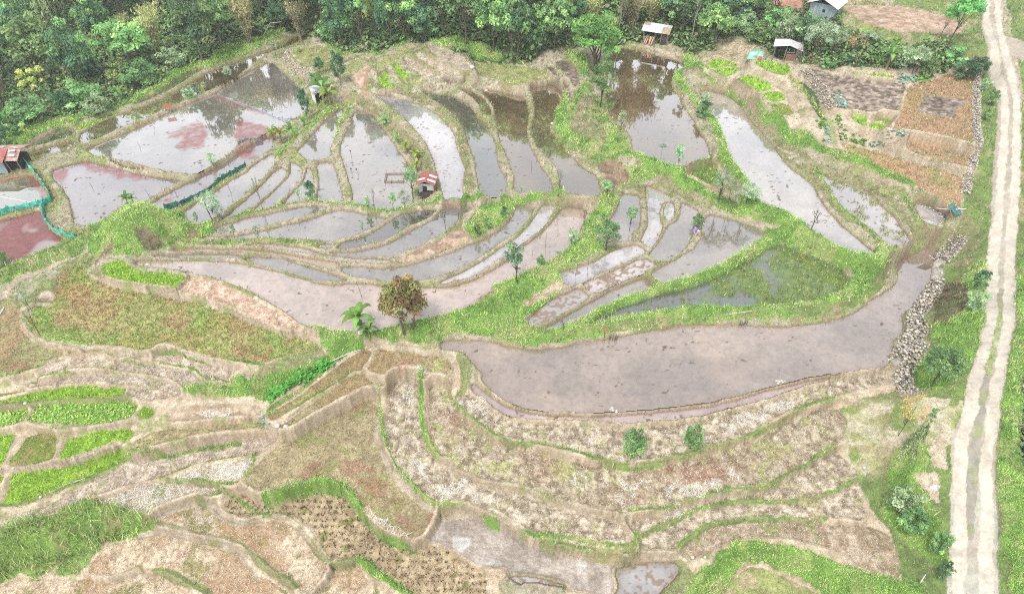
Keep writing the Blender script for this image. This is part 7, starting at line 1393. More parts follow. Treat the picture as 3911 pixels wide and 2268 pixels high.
# vegetables
def vegmesh(kind,seed):
    rg=np.random.default_rng(seed)
    if kind=='kale': cols=[(138,178,160),(120,162,146),(160,196,178)];n,s,hh=12,.20,.16
    elif kind=='corn': cols=[(176,196,92),(156,184,80),(192,204,116)];n,s,hh=16,.30,.75
    elif kind=='bigleaf': cols=[(92,168,64),(112,186,78),(78,148,56)];n,s,hh=26,.26,.42
    else: cols=[(118,174,72),(140,190,86),(98,152,62)];n,s,hh=14,.20,.22
    V=[];C=[]
    for i in range(n):
        a=rg.random()*6.28; t=rg.random(); r=(.16 if kind!='bigleaf' else .30)*(.4+.6*rg.random()); z=hh*t*.8+.03
        c=np.array([[math.cos(a)*r,math.sin(a)*r,z]]); nr=np.array([[-math.cos(a)*.3,-math.sin(a)*.3,1.0]]) if kind!='corn' else np.array([[math.cos(a),math.sin(a),.4]])
        nr=nr+rg.normal(0,.25,(1,3)); v,_=leafquads(c,nr,s,.7 if kind!='corn' else .22,rg,0); V.append(v); C.append(np.repeat((alb(*cols[rg.integers(3)])*1.5*(.8+.4*rg.random()))[None],4,0))
    V=np.concatenate(V);C=np.concatenate(C); me=npmesh(kind,V,np.arange(len(V)).reshape(-1,4),C); me.materials.append(MLEAF); return me
VN={'kale':('cabbage','cabbage'),'leafy':('leafy_vegetable','vegetable'),'corn':('maize_plant','maize'),'bigleaf':('broad_leaved_plant','plant')}
for k,ps,lab in VEG:
    ms=[vegmesh(k,300+j) for j in range(3)]
    for j,(x,y) in enumerate(ps):
        o=link(VN[k][0],ms[j%3],None); o.location=(x,y,ground_z(x,y)); o.rotation_euler[2]=random.random()*6.28
        s=.85+.4*random.random(); o.scale=(s,s,s); tag(o,'one of the '+lab if False else lab,VN[k][1],lab)

# ---------------------------------------------------------------- huts, fences, walls and small things
class MB:
    def __init__(s): s.V=[];s.F=[]
    def box(s,c,d,rz=0,rx=0,ry=0):
        M=Matrix.Translation(c)@Matrix.Rotation(rz,4,'Z')@Matrix.Rotation(ry,4,'Y')@Matrix.Rotation(rx,4,'X'); o=len(s.V)
        for x in(-.5,.5):
            for y in(-.5,.5):
                for z in(-.5,.5): s.V.append(tuple(M@Vector((x*d[0],y*d[1],z*d[2]))))
        for f in((0,1,3,2),(4,6,7,5),(0,4,5,1),(2,3,7,6),(0,2,6,4),(1,5,7,3)): s.F.append(tuple(o+i for i in f))
        return s
    def bar(s,a,b,r,r2=None,sides=6):
        v,f=tube([a,tuple((Vector(a)+Vector(b))/2),b],[r,(r+(r2 or r))/2,r2 or r],sides); o=len(s.V); s.V+= [tuple(x) for x in v]; s.F+=[tuple(int(i)+o for i in q) for q in f]; 
        s.F.append(tuple(o+i for i in range(sides))[::-1]); s.F.append(tuple(o+2*sides+i for i in range(sides))); return s
    def sheet(s,p00,p10,p11,p01,th=.012,n=26,amp=.018,m=2):
        """corrugated sheet; waves run along p00->p01"""
        P=[Vector(p) for p in(p00,p10,p11,p01)]; nrm=(P[1]-P[0]).cross(P[3]-P[0]).normalized(); o=len(s.V)
        for lay in(0,1):
            for j in range(m+1):
                for i in range(n+1):
                    u=i/n; v=j/m; p=(P[0]*(1-u)+P[1]*u)*(1-v)+(P[3]*(1-u)+P[2]*u)*v
                    s.V.append(tuple(p+nrm*(amp*math.cos(i*math.pi)*.5-lay*th)))
        N=(n+1)*(m+1)
        for j in range(m):
            for i in range(n):
                a=o+j*(n+1)+i; s.F.append((a,a+1,a+n+2,a+n+1)); s.F.append((a+N,a+N+n+1,a+N+n+2,a+N+1))
        for i in range(n): s.F.append((o+i,o+N+i,o+N+i+1,o+i+1)); k=o+m*(n+1)+i; s.F.append((k,k+1,k+N+1,k+N))
        for j in range(m):
            a=o+j*(n+1); s.F.append((a,a+n+1,a+n+1+N,a+N)); a+=n; s.F.append((a,a+N,a+N+n+1,a+n+1))
        return s
    def poly(s,pts): o=len(s.V); s.V+=[tuple(p) for p in pts]; s.F.append(tuple(range(o,o+len(pts)))); return s
    def build(s,name,mat,parent=None):
        me=bpy.data.meshes.new(name); me.from_pydata(s.V,[],s.F); me.update(); return link(name,me,mat,parent)
def root(name,loc,rz=0,label=None,cat=None,group=None):
    o=bpy.data.objects.new(name,None); COL.objects.link(o); o.location=loc; o.rotation_euler[2]=rz; o.empty_display_size=.3; tag(o,label,cat,group); return o
MTIN=m_plain('white_tin',alb(184,184,182),alb(232,234,236),2.2,.55,.15,.1)
MTINR=m_plain('rusted_tin',alb(150,96,80),alb(206,176,160),3,.75,.2)
MTINT=m_plain('tan_tin',alb(158,138,108),alb(190,174,144),3,.75,.2)
MTING=m_plain('grey_tin',alb(150,152,146),alb(190,190,184),3,.7,.2)
MRED=m_plain('red_tin',alb(150,66,58),alb(178,104,94),2.5,.6,.15)
MBLUE=m_plain('blue_grey_tin',alb(134,154,158),alb(168,184,186),1.6,.55,.1,.1,stretch=(5,5,.6))
MWOOD=m_plain('grey_wood',alb(120,108,94),alb(164,150,132),4,.85,.3,stretch=(1,1,8))
MDARK=m_plain('dark_boards',alb(56,48,46),alb(86,74,68),4,.9,.3,stretch=(1,1,8))
MPLANK=m_plain('orange_planks',alb(196,132,96),alb(226,176,140),4,.8,.2,stretch=(8,8,1))
MPALE=m_plain('pale_bamboo',alb(196,186,160),alb(222,214,192),3,.6,.1)
MSTK=m_plain('dark_stick',alb(70,60,54),alb(104,92,80),4,.85,.2)
MWHITE=m_plain('white_plastic',alb(228,228,226),alb(248,248,248),2,.4,.05)
MBROWN=m_plain('brown_board',alb(128,90,68),alb(156,116,90),3,.85,.2)
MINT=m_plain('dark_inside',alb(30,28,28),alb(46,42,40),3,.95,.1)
MORG=m_plain('orange_paint',alb(176,84,58),alb(200,112,82),4,.7,.1)
def m_net(name,c,alpha=.8):
    m,nt,b=newmat(name); L=nt.links.new; b.inputs['Base Color'].default_value=(*alb(*c),1); b.inputs['Roughness'].default_value=.7
    tc=nd(nt,'ShaderNodeTexCoord'); n=nd(nt,'ShaderNodeTexNoise',Scale=60.0,Detail=1.0); L(tc.outputs['Object'],n.inputs['Vector'])
    r=ramp(nt,n.outputs['Fac'],[(.5-(alpha-.5)*.4-.02,(0,0,0)),(.5-(alpha-.5)*.4+.02,(1,1,1))]); L(r,b.inputs['Alpha']); return m
# --- hut with white roof and open front
p=SPOTS['hut_white']; h=root('hut',(p[0],p[1]+.8,ground_z(p[0],p[1])),-.42,'small wooden hut with white and rusty tin roof and dark open front','hut')
L_,D_,wh,rh=3.1,2.0,1.55,2.15
mb=MB()
for x in(-L_/2,-.05,.75,L_/2):
    for y in(-D_/2,D_/2): mb.bar((x,y,-.15),(x,y,wh),.055)
mb.build('posts',MWOOD,h)
MB().box((-.75,-D_/2,.38),(1.5,.05,.75)).build('half_wall',MWOOD,h); MB().box((1.15,-D_/2,.78),(.85,.05,1.5)).build('board_panel',MDARK,h)
MB().box((L_/2,0,.72),(.05,D_,1.45)).box((-L_/2,0,.72),(.05,D_,1.45)).box((0,D_/2,.75),(L_,.05,1.5)).build('wall',MTING,h)
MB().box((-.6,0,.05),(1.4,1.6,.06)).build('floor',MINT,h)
MB().poly([(L_/2,-D_/2,1.46),(L_/2,D_/2,1.46),(L_/2,0,rh-.02)]).poly([(-L_/2,D_/2,1.46),(-L_/2,-D_/2,1.46),(-L_/2,0,rh-.02)]).build('gable',MDARK,h)
e=.28; ov=.30
MB().sheet((-L_/2-e,-D_/2-ov,wh-.06),(.75,-D_/2-ov,wh-.06),(.75,.02,rh+.04),(-L_/2-e,.02,rh+.04)).build('roof',MTIN,h)
MB().sheet((.75,-D_/2-ov,wh-.05),(L_/2+e,-D_/2-ov,wh-.05),(L_/2+e,-.35,rh-.13),(.75,-.35,rh-.13)).build('roof_patch',MTINT,h)
MB().sheet((.75,-.35,rh-.13),(L_/2+e,-.35,rh-.13),(L_/2+e,.02,rh+.04),(.75,.02,rh+.04)).build('roof_strip',MTIN,h)
MB().sheet((-L_/2-e+.02,-.42,rh-.145),(-.95,-.42,rh-.145),(-.95,-.03,rh+.05),(-L_/2-e+.02,-.03,rh+.05)).build('rust_patch',MTINR,h)
MB().sheet((-L_/2-e,.02,rh+.04),(L_/2+e,.02,rh+.04),(L_/2+e,D_/2+ov,wh-.06),(-L_/2-e,D_/2+ov,wh-.06)).build('back_roof',MTING,h)
Mh=Matrix.Translation(h.location)@Matrix.Rotation(-.42,4,'Z')
for i,(x0,x1) in enumerate(((-1.05,-1.25),(-.85,-1.0),(-.6,-.55),(-.38,-.6),(-.15,-.3))):
    a=Mh@Vector((x0,-D_/2-.08,.85)); b=Mh@Vector((x1,-D_/2-.62,.0)); m=(a+b)/2
    q=MB(); d_=(a-b); q.box((0,0,0),(.13,.03,d_.length)); o=q.build('plank',MPLANK); o.location=m; o.rotation_euler=d_.to_track_quat('Z','Y').to_euler(); tag(o,'orange plank leaning on the front of the white-roofed hut','plank','orange planks leaning on the hut')
# --- open shed with poles
p=SPOTS['shed']; s=root('shed',(p[0],p[1]+.4,ground_z(p[0],p[1])),-.25,'open shed on crooked posts with white tin roof and leaning poles','shed')
mb=MB()
for x,y,t in((-1.25,-.8,1.75),(0,-.85,2.0),(1.2,-.8,1.6),(-1.1,.9,1.8),(1.15,.9,1.7)): mb.bar((x-.12,y-.05,-.2),(x,y,t),.05)
mb.build('posts',MWOOD,s)
MB().sheet((-1.6,-1.15,1.68),(.2,-1.15,1.95),(.2,.1,2.25),(-1.45,.1,2.1)).build('roof',MTIN,s)
MB().sheet((.2,-1.15,1.95),(1.7,-1.2,1.45),(1.75,.1,1.75),(.2,.1,2.25)).build('roof_panel',MTIN,s)
MB().sheet((-1.45,.1,2.1),(1.75,.1,1.9),(1.7,1.2,1.6),(-1.4,1.2,1.7)).build('back_roof',MTING,s)
MB().box((.6,-.7,.42),(1.0,.05,.8)).build('board_panel',MBROWN,s); MB().box((.6,-.7,1.0),(1.0,.06,.06)).box((.3,-.7,1.2),(.05,.05,.4)).box((.85,-.7,1.2),(.05,.05,.4)).build('window_frame',MTING,s)
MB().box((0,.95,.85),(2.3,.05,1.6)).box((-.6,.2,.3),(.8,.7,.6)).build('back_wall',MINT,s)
Ms=Matrix.Translation(s.location)@Matrix.Rotation(-.25,4,'Z')
for i,(x0,x1,y0) in enumerate(((.95,1.25,-1.5),(1.1,1.35,-1.6),(1.3,1.45,-1.7),(1.5,1.5,-1.6),(1.75,1.5,-1.5),(2.1,1.55,-1.2),(2.4,1.6,-1.0))):
    a=Ms@Vector((x0,y0,-.05)); b=Ms@Vector((x1,-1.0,2.0+.25*(i%3))); o=MB().bar((0,0,0),tuple(b-a),.03,.018).build('pole',MWOOD); o.location=a; tag(o,'long grey pole leaning against the right side of the open shed','pole','poles leaning on the shed')
# --- metal-walled house
p=SPOTS['house']; s=root('house',(p[0],p[1]-.7,ground_z(p[0],p[1]-.7)-.1),math.radians(-38),'blue grey metal-walled house with wide white gable roof','house')
W_,D_,wh,rh=3.0,2.9,2.1,2.75
mb=MB().box((0,-D_/2,wh/2),(W_,.06,wh)).box((0,D_/2,wh/2),(W_,.06,wh)).box((-W_/2,0,wh/2),(.06,D_-.1,wh)).box((W_/2,0,wh/2),(.06,D_-.1,wh)); mb.build('wall',MBLUE,s)
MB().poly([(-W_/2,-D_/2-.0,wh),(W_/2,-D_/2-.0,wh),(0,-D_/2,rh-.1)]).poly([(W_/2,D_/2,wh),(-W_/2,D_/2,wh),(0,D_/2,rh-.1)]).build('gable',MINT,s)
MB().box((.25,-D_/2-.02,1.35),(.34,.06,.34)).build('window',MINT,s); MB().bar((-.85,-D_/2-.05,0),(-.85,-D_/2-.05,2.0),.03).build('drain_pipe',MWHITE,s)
MB().sheet((-W_/2-.4,-D_/2-.5,wh-.12),(-W_/2-.4,D_/2+.4,wh-.12),(.0,D_/2+.4,rh),(.0,-D_/2-.5,rh)).sheet((0,-D_/2-.5,rh),(0,D_/2+.4,rh),(W_/2+.45,D_/2+.4,wh-.16),(W_/2+.45,-D_/2-.5,wh-.16)).build('roof',MTIN,s)
# --- red-roofed hut on the bund
p=SPOTS['hut_red']; s=root('pond_hut',(p[0],p[1]+.75,LV[NID[int(np.searchsorted(ys,p[1])),NC//2]] if False else ground_z(p[0],p[1]+.7)),-.12,'tiny pond hut with patchy red and white tin roof on the dry bund','hut')
W_,D_,wh,rh=1.45,1.5,1.25,1.62
MB().box((0,0,.1),(W_+.15,D_+.15,.5)).build('base',MDARK,s)
MB().box((0,-D_/2,wh/2+.3),(W_,.05,wh-.55)).build('front_wall',MTING,s)
MB().box((-W_/2,0,wh/2+.1),(.05,D_-.06,wh-.1)).box((W_/2,0,wh/2+.1),(.05,D_-.06,wh-.1)).box((0,D_/2,wh/2+.1),(W_,.05,wh-.1)).build('wall',MBROWN,s)
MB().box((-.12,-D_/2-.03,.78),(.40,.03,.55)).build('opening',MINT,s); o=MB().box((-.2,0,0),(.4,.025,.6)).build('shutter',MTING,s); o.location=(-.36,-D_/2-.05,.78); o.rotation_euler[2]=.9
ov=.2; e=.22
MB().sheet((0,-D_/2-e,rh),(0,D_/2+e,rh),(W_/2+ov,D_/2+e,wh+.05),(W_/2+ov,-D_/2-e,wh+.05)).sheet((-W_/2-ov,-D_/2-e,wh+.05),(-W_/2-ov,D_/2+e,wh+.05),(0,D_/2+e,rh),(0,-D_/2-e,rh)).build('roof',MRED,s)
def onslope(y0,y1,sg=1):
    z=.024; return [(sg*.08,y0,rh-.04+z),(sg*.08,y1,rh-.04+z),(sg*(W_/2+ov-.03),y1,wh+.075+z),(sg*(W_/2+ov-.03),y0,wh+.075+z)]
for (y0,y1) in((-.62,-.28),(.18,.50)):
    q=onslope(y0,y1); MB().sheet(*q,th=.008,n=6,amp=.01).build('white_sheet',MTIN,s)
q=onslope(-.45,-.1,-1); MB().sheet(q[1],q[0],q[3],q[2],th=.008,n=6,amp=.01).build('white_sheet',MTIN,s)
MB().box((0,0,rh+.02),(.22,D_+2*e,.03)).build('ridge_cap',MRED,s)
# --- red-roofed building at the left edge
p=SPOTS['hut_left']; s=root('red_roofed_hut',(p[0]-.9,p[1]+1.4,ground_z(p[0],p[1]+1.2)),.06,'low hut with a big faded red roof at the left edge beside the algae pond','hut')
MB().box((-1.2,-1.3,.75),(4.6,.06,1.5)).build('front_wall',MBLUE,s); MB().box((-1.2,1.4,.75),(4.6,.06,1.5)).box((1.1,0,.75),(.06,2.6,1.5)).build('wall',MDARK,s)
MB().sheet((-3.8,-1.75,1.5),(1.35,-1.75,1.5),(1.35,.1,2.15),(-3.8,.1,2.15)).build('roof',MRED,s)
MB().sheet((-3.8,.1,2.15),(2.6,.1,2.05),(2.6,1.9,1.6),(-3.8,1.9,1.6)).build('back_roof',MTINR,s)
MB().sheet((1.25,-1.25,1.45),(2.6,-1.25,1.40),(2.6,.15,2.05),(1.25,.15,2.10)).build('lean_to_roof',MTINR,s)
for i,(x,y,l) in enumerate(((-1.9,.5,1.6),(.4,.55,.6),(1.9,-.3,.7),(1.75,.5,.6),(2.2,.2,.5),(2.1,-.9,.6),(-.5,1.0,2.0))):
    z=2.19-abs(y-.1)*.30 if y<=.1 else 2.15-(y-.1)*.29+.03
    MB().box((x,y,z+.03),(l,.22,.02),0,-.0 if abs(y-.1)<.1 else (.34 if y<.1 else -.28)).build('tin_patch',MTIN,s)
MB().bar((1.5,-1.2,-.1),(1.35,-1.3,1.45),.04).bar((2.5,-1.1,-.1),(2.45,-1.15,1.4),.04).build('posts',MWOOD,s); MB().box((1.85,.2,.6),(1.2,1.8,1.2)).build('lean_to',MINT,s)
# --- white hut among the bananas
p=SPOTS['hut_banana']; s=root('white_hut',(p[0]-.1,p[1]+.5,ground_z(p[0],p[1])),.5,'small white-walled hut with dark doorway half hidden by banana plants','hut')
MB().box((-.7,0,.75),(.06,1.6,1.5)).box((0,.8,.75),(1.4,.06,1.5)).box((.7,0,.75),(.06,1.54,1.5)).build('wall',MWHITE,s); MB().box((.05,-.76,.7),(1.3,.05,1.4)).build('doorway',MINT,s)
MB().sheet((-1.0,-1.0,1.5),(1.0,-1.0,1.42),(1.0,1.0,1.75),(-1.0,1.0,1.85)).build('roof',MTIN,s)
# --- tarpaulin heap, bags, tank
def heap(name,p,r,hh,mat,seed,parent=None):
    rg=np.random.default_rng(seed); V=[];F=[];n=18;m=6
    for j in range(m+1):
        for i in range(n):
            t=j/m; a=i/n*6.2832; rr=r*math.cos(t*1.45)*(1+.22*math.sin(a*3+seed)+.1*rg.normal()); V.append((math.cos(a)*rr,math.sin(a)*rr*.75,hh*math.sin(t*1.571)*(1+.12*rg.normal())-(.04 if j==0 else 0)))
    for j in range(m):
        for i in range(n): F.append((j*n+i,j*n+(i+1)%n,(j+1)*n+(i+1)%n,(j+1)*n+i))
    F.append(tuple(range(m*n,(m+1)*n))); me=bpy.data.meshes.new(name); me.from_pydata(V,[],F); me.update()
    for q in me.polygons: q.use_smooth=True
    o=link(name,me,mat,parent); o.location=p; return o
p=SPOTS['tarp']; gz_=ground_z(p[0],p[1])
MTARP=m_plain('tarp_cloth',alb(150,214,184),alb(250,250,250),1.1,.4,.1,.42,.56)
tag(heap('tarpaulin',(p[0],p[1]+.5,gz_),1.05,.75,MTARP,3),'crumpled white and pale green tarpaulin heaped beside the straw','tarpaulin')
tag(heap('red_bag',(p[0]+.35,p[1]-.35,gz_),.28,.35,MORG,5),'orange red bag at the foot of the pale tarpaulin','bag')
p=SPOTS['bag']; MPUR=m_plain('purple_plastic',alb(120,70,170),alb(190,150,220),9,.4,.1)
tag(heap('purple_bag',(p[0],p[1],ground_z(p[0],p[1])+.02),.24,.62,MPUR,7),'purple plastic bag hung at the foot of a bund bush','bag'); tag(heap('white_bag',(p[0]+.18,p[1]-.35,ground_z(p[0]+.18,p[1]-.35)),.15,.2,MWHITE,8),'small white bag just below the purple bag','bag')
p=SPOTS['tank']; MTEAL=m_plain('teal_sheet',alb(20,96,92),alb(52,130,122),3,.5,.1)
s=root('teal_cover',(p[0],p[1],ground_z(p[0],p[1])),.5,'teal sheet draped over sticks beside the little upper pond','cover'); MB().sheet((-.5,-.45,.35),(.5,-.5,.2),(.55,.5,.75),(-.35,.55,.8),n=8,amp=.05).build('sheet',MTEAL,s); MB().bar((-.45,-.4,-.1),(-.35,.5,.8),.03).bar((.5,-.45,-.1),(.5,.45,.75),.03).build('sticks',MWOOD,s)
p=SPOTS['trash']; tag(heap('white_sack',(p[0],p[1],ground_z(p[0],p[1])),.22,.2,MWHITE,12),'white sack lying on the rubbish patch by the road','sack')
p=SPOTS['sign']; s=root('sign_board',(p[0],p[1],ground_z(p[0],p[1])),.35,'rust orange board on two legs at the bund of the big left pond','sign'); MB().box((0,0,1.0),(.95,.04,.45)).build('board',MORG,s)
for x in(-.35,.35): MB().bar((x,0.03,-.3),(x,0.03,.98),.025).build('leg',MSTK,s)
p=SPOTS['shovel']; s=root('marker_board',(p[0],p[1],ground_z(p[0],p[1])),0,'thin post with a small orange board in the bank of the great pond','sign'); MB().box((0,0,1.22),(.32,.03,.22)).build('board',MORG,s); MB().bar((0,.03,-.2),(0,.03,1.15),.025).build('post',MSTK,s)
# --- bamboo pen floating in a pond
p=SPOTS['pen']; zz=LV[KD.index('w_lav')]; r_=int(np.searchsorted(ys,p[1])); c_=int((p[0]/hw[r_]+1)*.5*(NC-1)); zz=float(LV[PID[r_,c_]]) if field[r_,c_] else p[2]
s=root('mud_pen',(p[0],p[1],zz),0.03,'small square mud-walled pen with sticks in the dark pond','pen')
MMUD=m_plain('mud',alb(112,96,80),alb(150,132,110),5,.95,.4)
mb=MB(); 
for a,b in(((-.95,-.75),(.95,-.75)),((.95,-.75),(.95,.75)),((.95,.75),(-.95,.75)),((-.95,.75),(-.95,-.75))): mb.bar((*a,.02),(*b,.02),.13,.13,8)
mb.build('mud_wall',MMUD,s)
for x,y in((-.95,-.9),(-.3,-.95),(.9,-.85),(-1.0,.8),(-.2,.85),(.5,.9),(1.0,.8)): MB().bar((x,y,-.2),(x+.03,y,.5),.02).build('stick',MSTK,s)
# --- sticks, poles, stones
for i,(x,y,h_,dx,lab) in enumerate(STICKS):
    z=ground_z(x,y); mb=MB().bar((0,0,-.15),(dx*.5,0,h_*.55),.022,.018); mb.bar((dx*.5,0,h_*.55),(dx,0.02,h_),.018,.012)
    o=mb.build('stick' if 'pole' not in lab else 'pole',MPALE if 'pale' in lab else MSTK); o.location=(x,y,z); tag(o,lab,'stick' if 'pole' not in lab else 'pole','sticks standing in the ponds')
    if 'tip' in lab:
        cap=MB().box((dx,.02,h_),(.12,.12,.14)).build('tip',MORG if 'orange' in lab else MSTK,o)
for pts,lab,c in POLES:
    w_=.035 if c!='boards' else .08; mb=MB(); up=0
    P3=[Vector((x,y,ground_z(x,y)+(.10 if c!='pipe' else .45))) for x,y,_ in pts]
    if 'leaning' in lab: P3[-1].z+=1.6
    if 'bent' in lab: P3[-1]=P3[0]+Vector((1.3,.5,1.7)); P3.append(P3[-1]+Vector((1.5,.2,.1)))
    if 'upright' in lab: P3[-1]=P3[0]+Vector((.02,.1,.9))
    for a,b in zip(P3[:-1],P3[1:]): mb.bar(tuple(a),tuple(b),w_,w_*.8)
    if c=='branch':
        for k in range(4): q=P3[1]+(P3[-1]-P3[1])*(k/4); mb.bar(tuple(q),tuple(q+Vector((.4,-.25+.15*k,.06))),.02,.01)
    if c=='boards': mb.box(tuple((P3[0]+P3[-1])/2+Vector((0,.25,0))),(1.0,.22,.05),.5)
    o=mb.build(c if c!='boards' else 'board',MWHITE if 'white' in lab else (MPALE if 'pale' in lab else MWOOD)); tag(o,lab,c)
def stone(seed,d):
    rg=np.random.default_rng(seed); bm=bmesh.new(); bmesh.ops.create_icosphere(bm,subdivisions=2,radius=.5)
    k=rg.normal(0,1,(5,3)); k/=np.linalg.norm(k,axis=1,keepdims=True)
    for v in bm.verts:
        n=np.array(v.co)/.5; f=1+.10*rg.normal()*.4
        for q in k: f=min(f,.80/max(.05,float(n@q))) if float(n@q)>.78 else f
        v.co=v.co*f; v.co.z*=.62
    return bm
MSTONE=m_plain('stone',alb(150,142,130),alb(206,198,184),4,.9,.4); MSTONEW=m_plain('pale_stone',alb(186,178,164),alb(214,208,196),3,.85,.3)
sm_=[]
for i in range(8):
    bm=stone(400+i,1); me=bpy.data.meshes.new('stone'); bm.to_mesh(me); bm.free(); sm_.append(me)
def stone_arr(me): return np.array([v.co[:] for v in me.vertices]),np.array([p.vertices[:] for p in me.polygons])
SA=[stone_arr(m) for m in sm_]
for i,(x,y,d,lab) in enumerate(ROCKS):
    v,f=SA[i%8]; z=ground_z(x,y)
    if 'heap' in lab:
        L3=[]
        for k in range(9): L3.append((v*d*.35*(.6+.8*random.random())+np.array([random.uniform(-.5,.5)*d,random.uniform(-.25,.25)*d,.08+.1*random.random()]),f))
        vv,ff=join(L3)
    else: vv,ff=v*d+np.array([0,0,d*.15]),f
    o=link('stone',npmesh('stone',vv,ff),MSTONEW if ('white' in lab or 'pale' in lab) else MSTONE); o.location=(x,y,z); o.rotation_euler[2]=random.random()*6; tag(o,lab,'stone' if 'heap' not in lab else 'stone heap','loose stones')
MWALLS=m_ground('wall_stone',.5,6.0)
for wi,(pts,w_,hh,lab) in enumerate(WALLS):
    rg=np.random.default_rng(500+wi); P2=np.array(pts)[:,:2]; seg=np.hypot(*(P2[1:]-P2[:-1]).T); Lt=seg.sum(); sz=.15 if hh>.65 else .11
    n=int(Lt*w_/(sz*sz)*(1.0+hh*1.0)); n=min(n,2200); L3=[];CC=[]
    for k in range(n):
        s=rg.random()*Lt; j=0
        while j<len(seg)-1 and s>seg[j]: s-=seg[j]; j+=1
        d=(P2[j+1]-P2[j])/max(seg[j],1e-6); q=P2[j]+d*s; t=rg.uniform(-1,1); nrm=np.array([-d[1],d[0]])
        q=q+nrm*t*w_/2; z=ground_z(q[0],q[1])+hh*rg.random()*(1-abs(t)**1.5)*.9
        v,f=SA[rg.integers(8)]; a=rg.random()*6.28; ca,sa=math.cos(a),math.sin(a); sc=sz*(.6+1.1*rg.random()**1.5)
        vr=v@np.array([[ca,sa,0],[-sa,ca,0],[0,0,1]])*sc
        L3.append((vr+np.array([q[0],q[1],z+.04]),f)); c=alb(*[(204,196,182),(176,168,154),(220,212,200),(206,188,160),(146,138,126)][rg.integers(5)])*(.85+.3*rg.random()); CC.append(np.repeat(c[None],len(v),0))
    V,F=join(L3); o0=np.array([P2[0,0],P2[0,1],float(V[:,2].min())]); o=link('stone_wall',npmesh('stone_wall',V-o0,F,np.concatenate(CC)),MWALLS); o.location=tuple(o0); tag(o,lab,'stone wall')
# --- nets and stakes
NM={'green_net':m_net('turquoise_net',(70,214,190),1.0),'dark_net':m_net('dark_green_net',(52,148,126),.95),'blue_net':m_net('blue_net',(176,192,210),.45),'pale_net':m_net('pale_net',(130,160,178),.62)}
for k,pts,hh,lab in NETS:
    P2=np.array(pts)[:,:2]; P2=chaikin(P2,False,1); zs=[ground_z(*q) for q in P2]; zs=[max(z,np.median(zs)-.3) for z in zs]
    x0,y0,z0=P2[0,0],P2[0,1],zs[0]
    rt=root('net_fence',(x0,y0,z0),0,lab,'net fence','net fences round the left ponds'); V=[];F=[]; n=len(P2); m=0
    pp=[]
    for i in range(n-1):
        for t in np.linspace(0,1,5)[:-1]: q=P2[i]*(1-t)+P2[i+1]*t; pp.append((q[0],q[1],zs[i]*(1-t)+zs[i+1]*t,t))
    pp.append((*P2[-1],zs[-1],0))
    for i,(x,y,z,t) in enumerate(pp):
        sg=.10*math.sin(t*3.14); tx=random.gauss(0,.04)
        for v_,f_ in((0,-.05),(1,.5),(2,1)): V.append((x-x0+tx*v_+random.gauss(0,.02),y-y0+random.gauss(0,.05)-.07*v_*math.sin(t*3.14),z-z0+(hh-sg)*f_))
    for i in range(len(pp)-1):
        for j in(0,1): F.append((i*3+j,(i+1)*3+j,(i+1)*3+j+1,i*3+j+1))
    me=bpy.data.meshes.new('net'); me.from_pydata(V,[],F); me.update(); o=link('net',me,NM[k],rt); sd=o.modifiers.new('thickness','SOLIDIFY'); sd.thickness=.012
    step=max(1,len(pp)//max(4,int(len(pp)/5)))
    for i in range(0,len(pp),step):
        x,y,z,_=pp[i]; MB().bar((x-x0,y-y0+.03,z-z0-.25),(x-x0+.02,y-y0+.03,z-z0+hh+.12),.018).build('post',MSTK,rt)
for a,b,n,lab in STAKES:
    for i in range(n):
        t=i/(n-1); x=a[0]*(1-t)+b[0]*t+random.gauss(0,.03); y=a[1]*(1-t)+b[1]*t+random.gauss(0,.06); o=MB().bar((0,0,-.2),(random.gauss(0,.05),0,.55+.25*random.random()),.03,.02).build('stake',MSTK); o.location=(x,y,ground_z(x,y)); tag(o,lab.replace('row of dark stakes','dark stake').replace('left row','in the left row').replace('right row','in the right row'),'stake',lab)

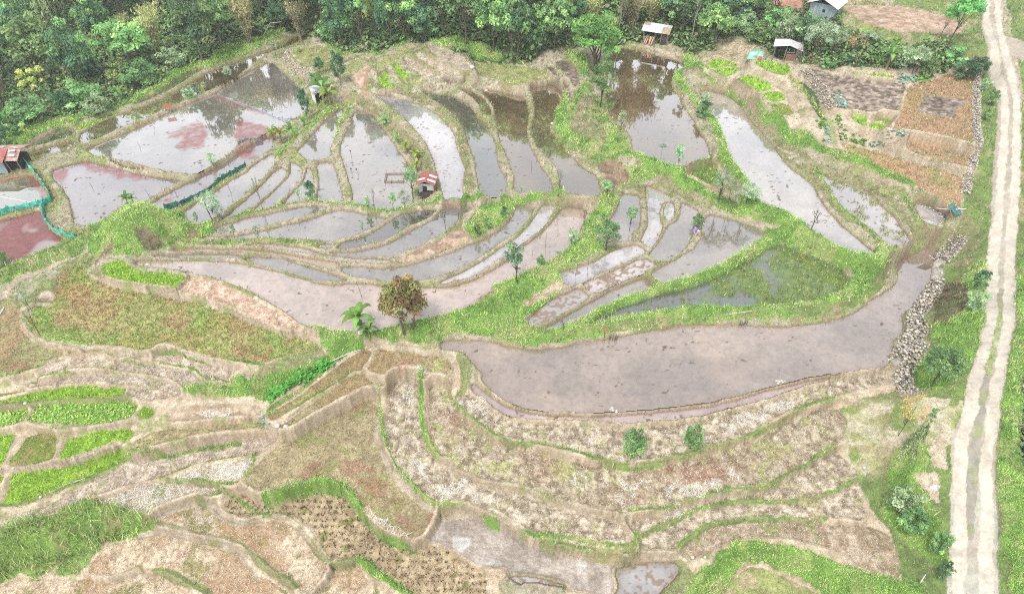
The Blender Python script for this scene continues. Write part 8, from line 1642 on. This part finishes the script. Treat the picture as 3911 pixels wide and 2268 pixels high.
# ---------------------------------------------------------------- light, sky, camera
w=bpy.data.worlds.new("World"); scene.world=w; w.use_nodes=True
nt=w.node_tree; bg=nt.nodes['Background']
sky=nt.nodes.new('ShaderNodeTexSky'); sky.sky_type='NISHITA'; sky.sun_disc=False
SUN_EL=math.radians(62); SUN_AZ=math.radians(205)
sky.sun_elevation=SUN_EL; sky.sun_rotation=SUN_AZ; sky.altitude=900; sky.air_density=1.2; sky.dust_density=3.5; sky.ozone_density=1.0
hs=nt.nodes.new('ShaderNodeHueSaturation'); hs.inputs['Saturation'].default_value=.20; hs.inputs['Value'].default_value=SKYGAIN
nt.links.new(sky.outputs[0],hs.inputs['Color']); nt.links.new(hs.outputs[0],bg.inputs['Color']); bg.inputs['Strength'].default_value=SKYSTR
sl=bpy.data.lights.new('sun','SUN'); sl.energy=SUNE; sl.angle=math.radians(11); sl.color=(1,.965,.91)
so=bpy.data.objects.new('sun',sl); COL.objects.link(so)
d=Vector((math.sin(SUN_AZ)*math.cos(SUN_EL),math.cos(SUN_AZ)*math.cos(SUN_EL),math.sin(SUN_EL)))
so.rotation_euler=d.to_track_quat('Z','Y').to_euler(); so.location=(0,0,80)
cam=bpy.data.cameras.new('camera'); cam.lens=24.0; cam.sensor_width=36.0; cam.clip_end=3000; cam.clip_start=.5
co=bpy.data.objects.new('camera',cam); COL.objects.link(co); co.location=(0,0,CAMH); co.rotation_euler=(math.pi/2-PITCH,0,0)
scene.camera=co
vs=scene.view_settings; vs.view_transform='Standard'; vs.look='None'; vs.gamma=1.0; vs.exposure=EXPO
try: vs.use_curve_mapping=False
except Exception: pass
scene.render.engine='CYCLES'
scene.cycles.max_bounces=6; scene.cycles.transmission_bounces=2; scene.cycles.diffuse_bounces=3; scene.cycles.glossy_bounces=3
scene.cycles.use_adaptive_sampling=False; scene.cycles.use_denoising=False
scene.cycles.filter_width=1.1

# thin air between the camera and the far forest
ab=MB(); ab.box((0,70,25),(330,250,84)); hz=ab.build('haze',None); hm=bpy.data.materials.new('haze_air'); hm.use_nodes=True; nt=hm.node_tree
for n_ in list(nt.nodes):
    if n_.type!='OUTPUT_MATERIAL': nt.nodes.remove(n_)
pv=nt.nodes.new('ShaderNodeVolumePrincipled'); pv.inputs['Color'].default_value=(.93,.95,.97,1); pv.inputs['Density'].default_value=HAZE; pv.inputs['Anisotropy'].default_value=.2
nt.links.new(pv.outputs[0],nt.nodes['Material Output'].inputs['Volume']); hz.data.materials.append(hm); tag(hz,'thin pale haze over the whole valley','haze',kind='stuff'); hz.location=(0,0,0)
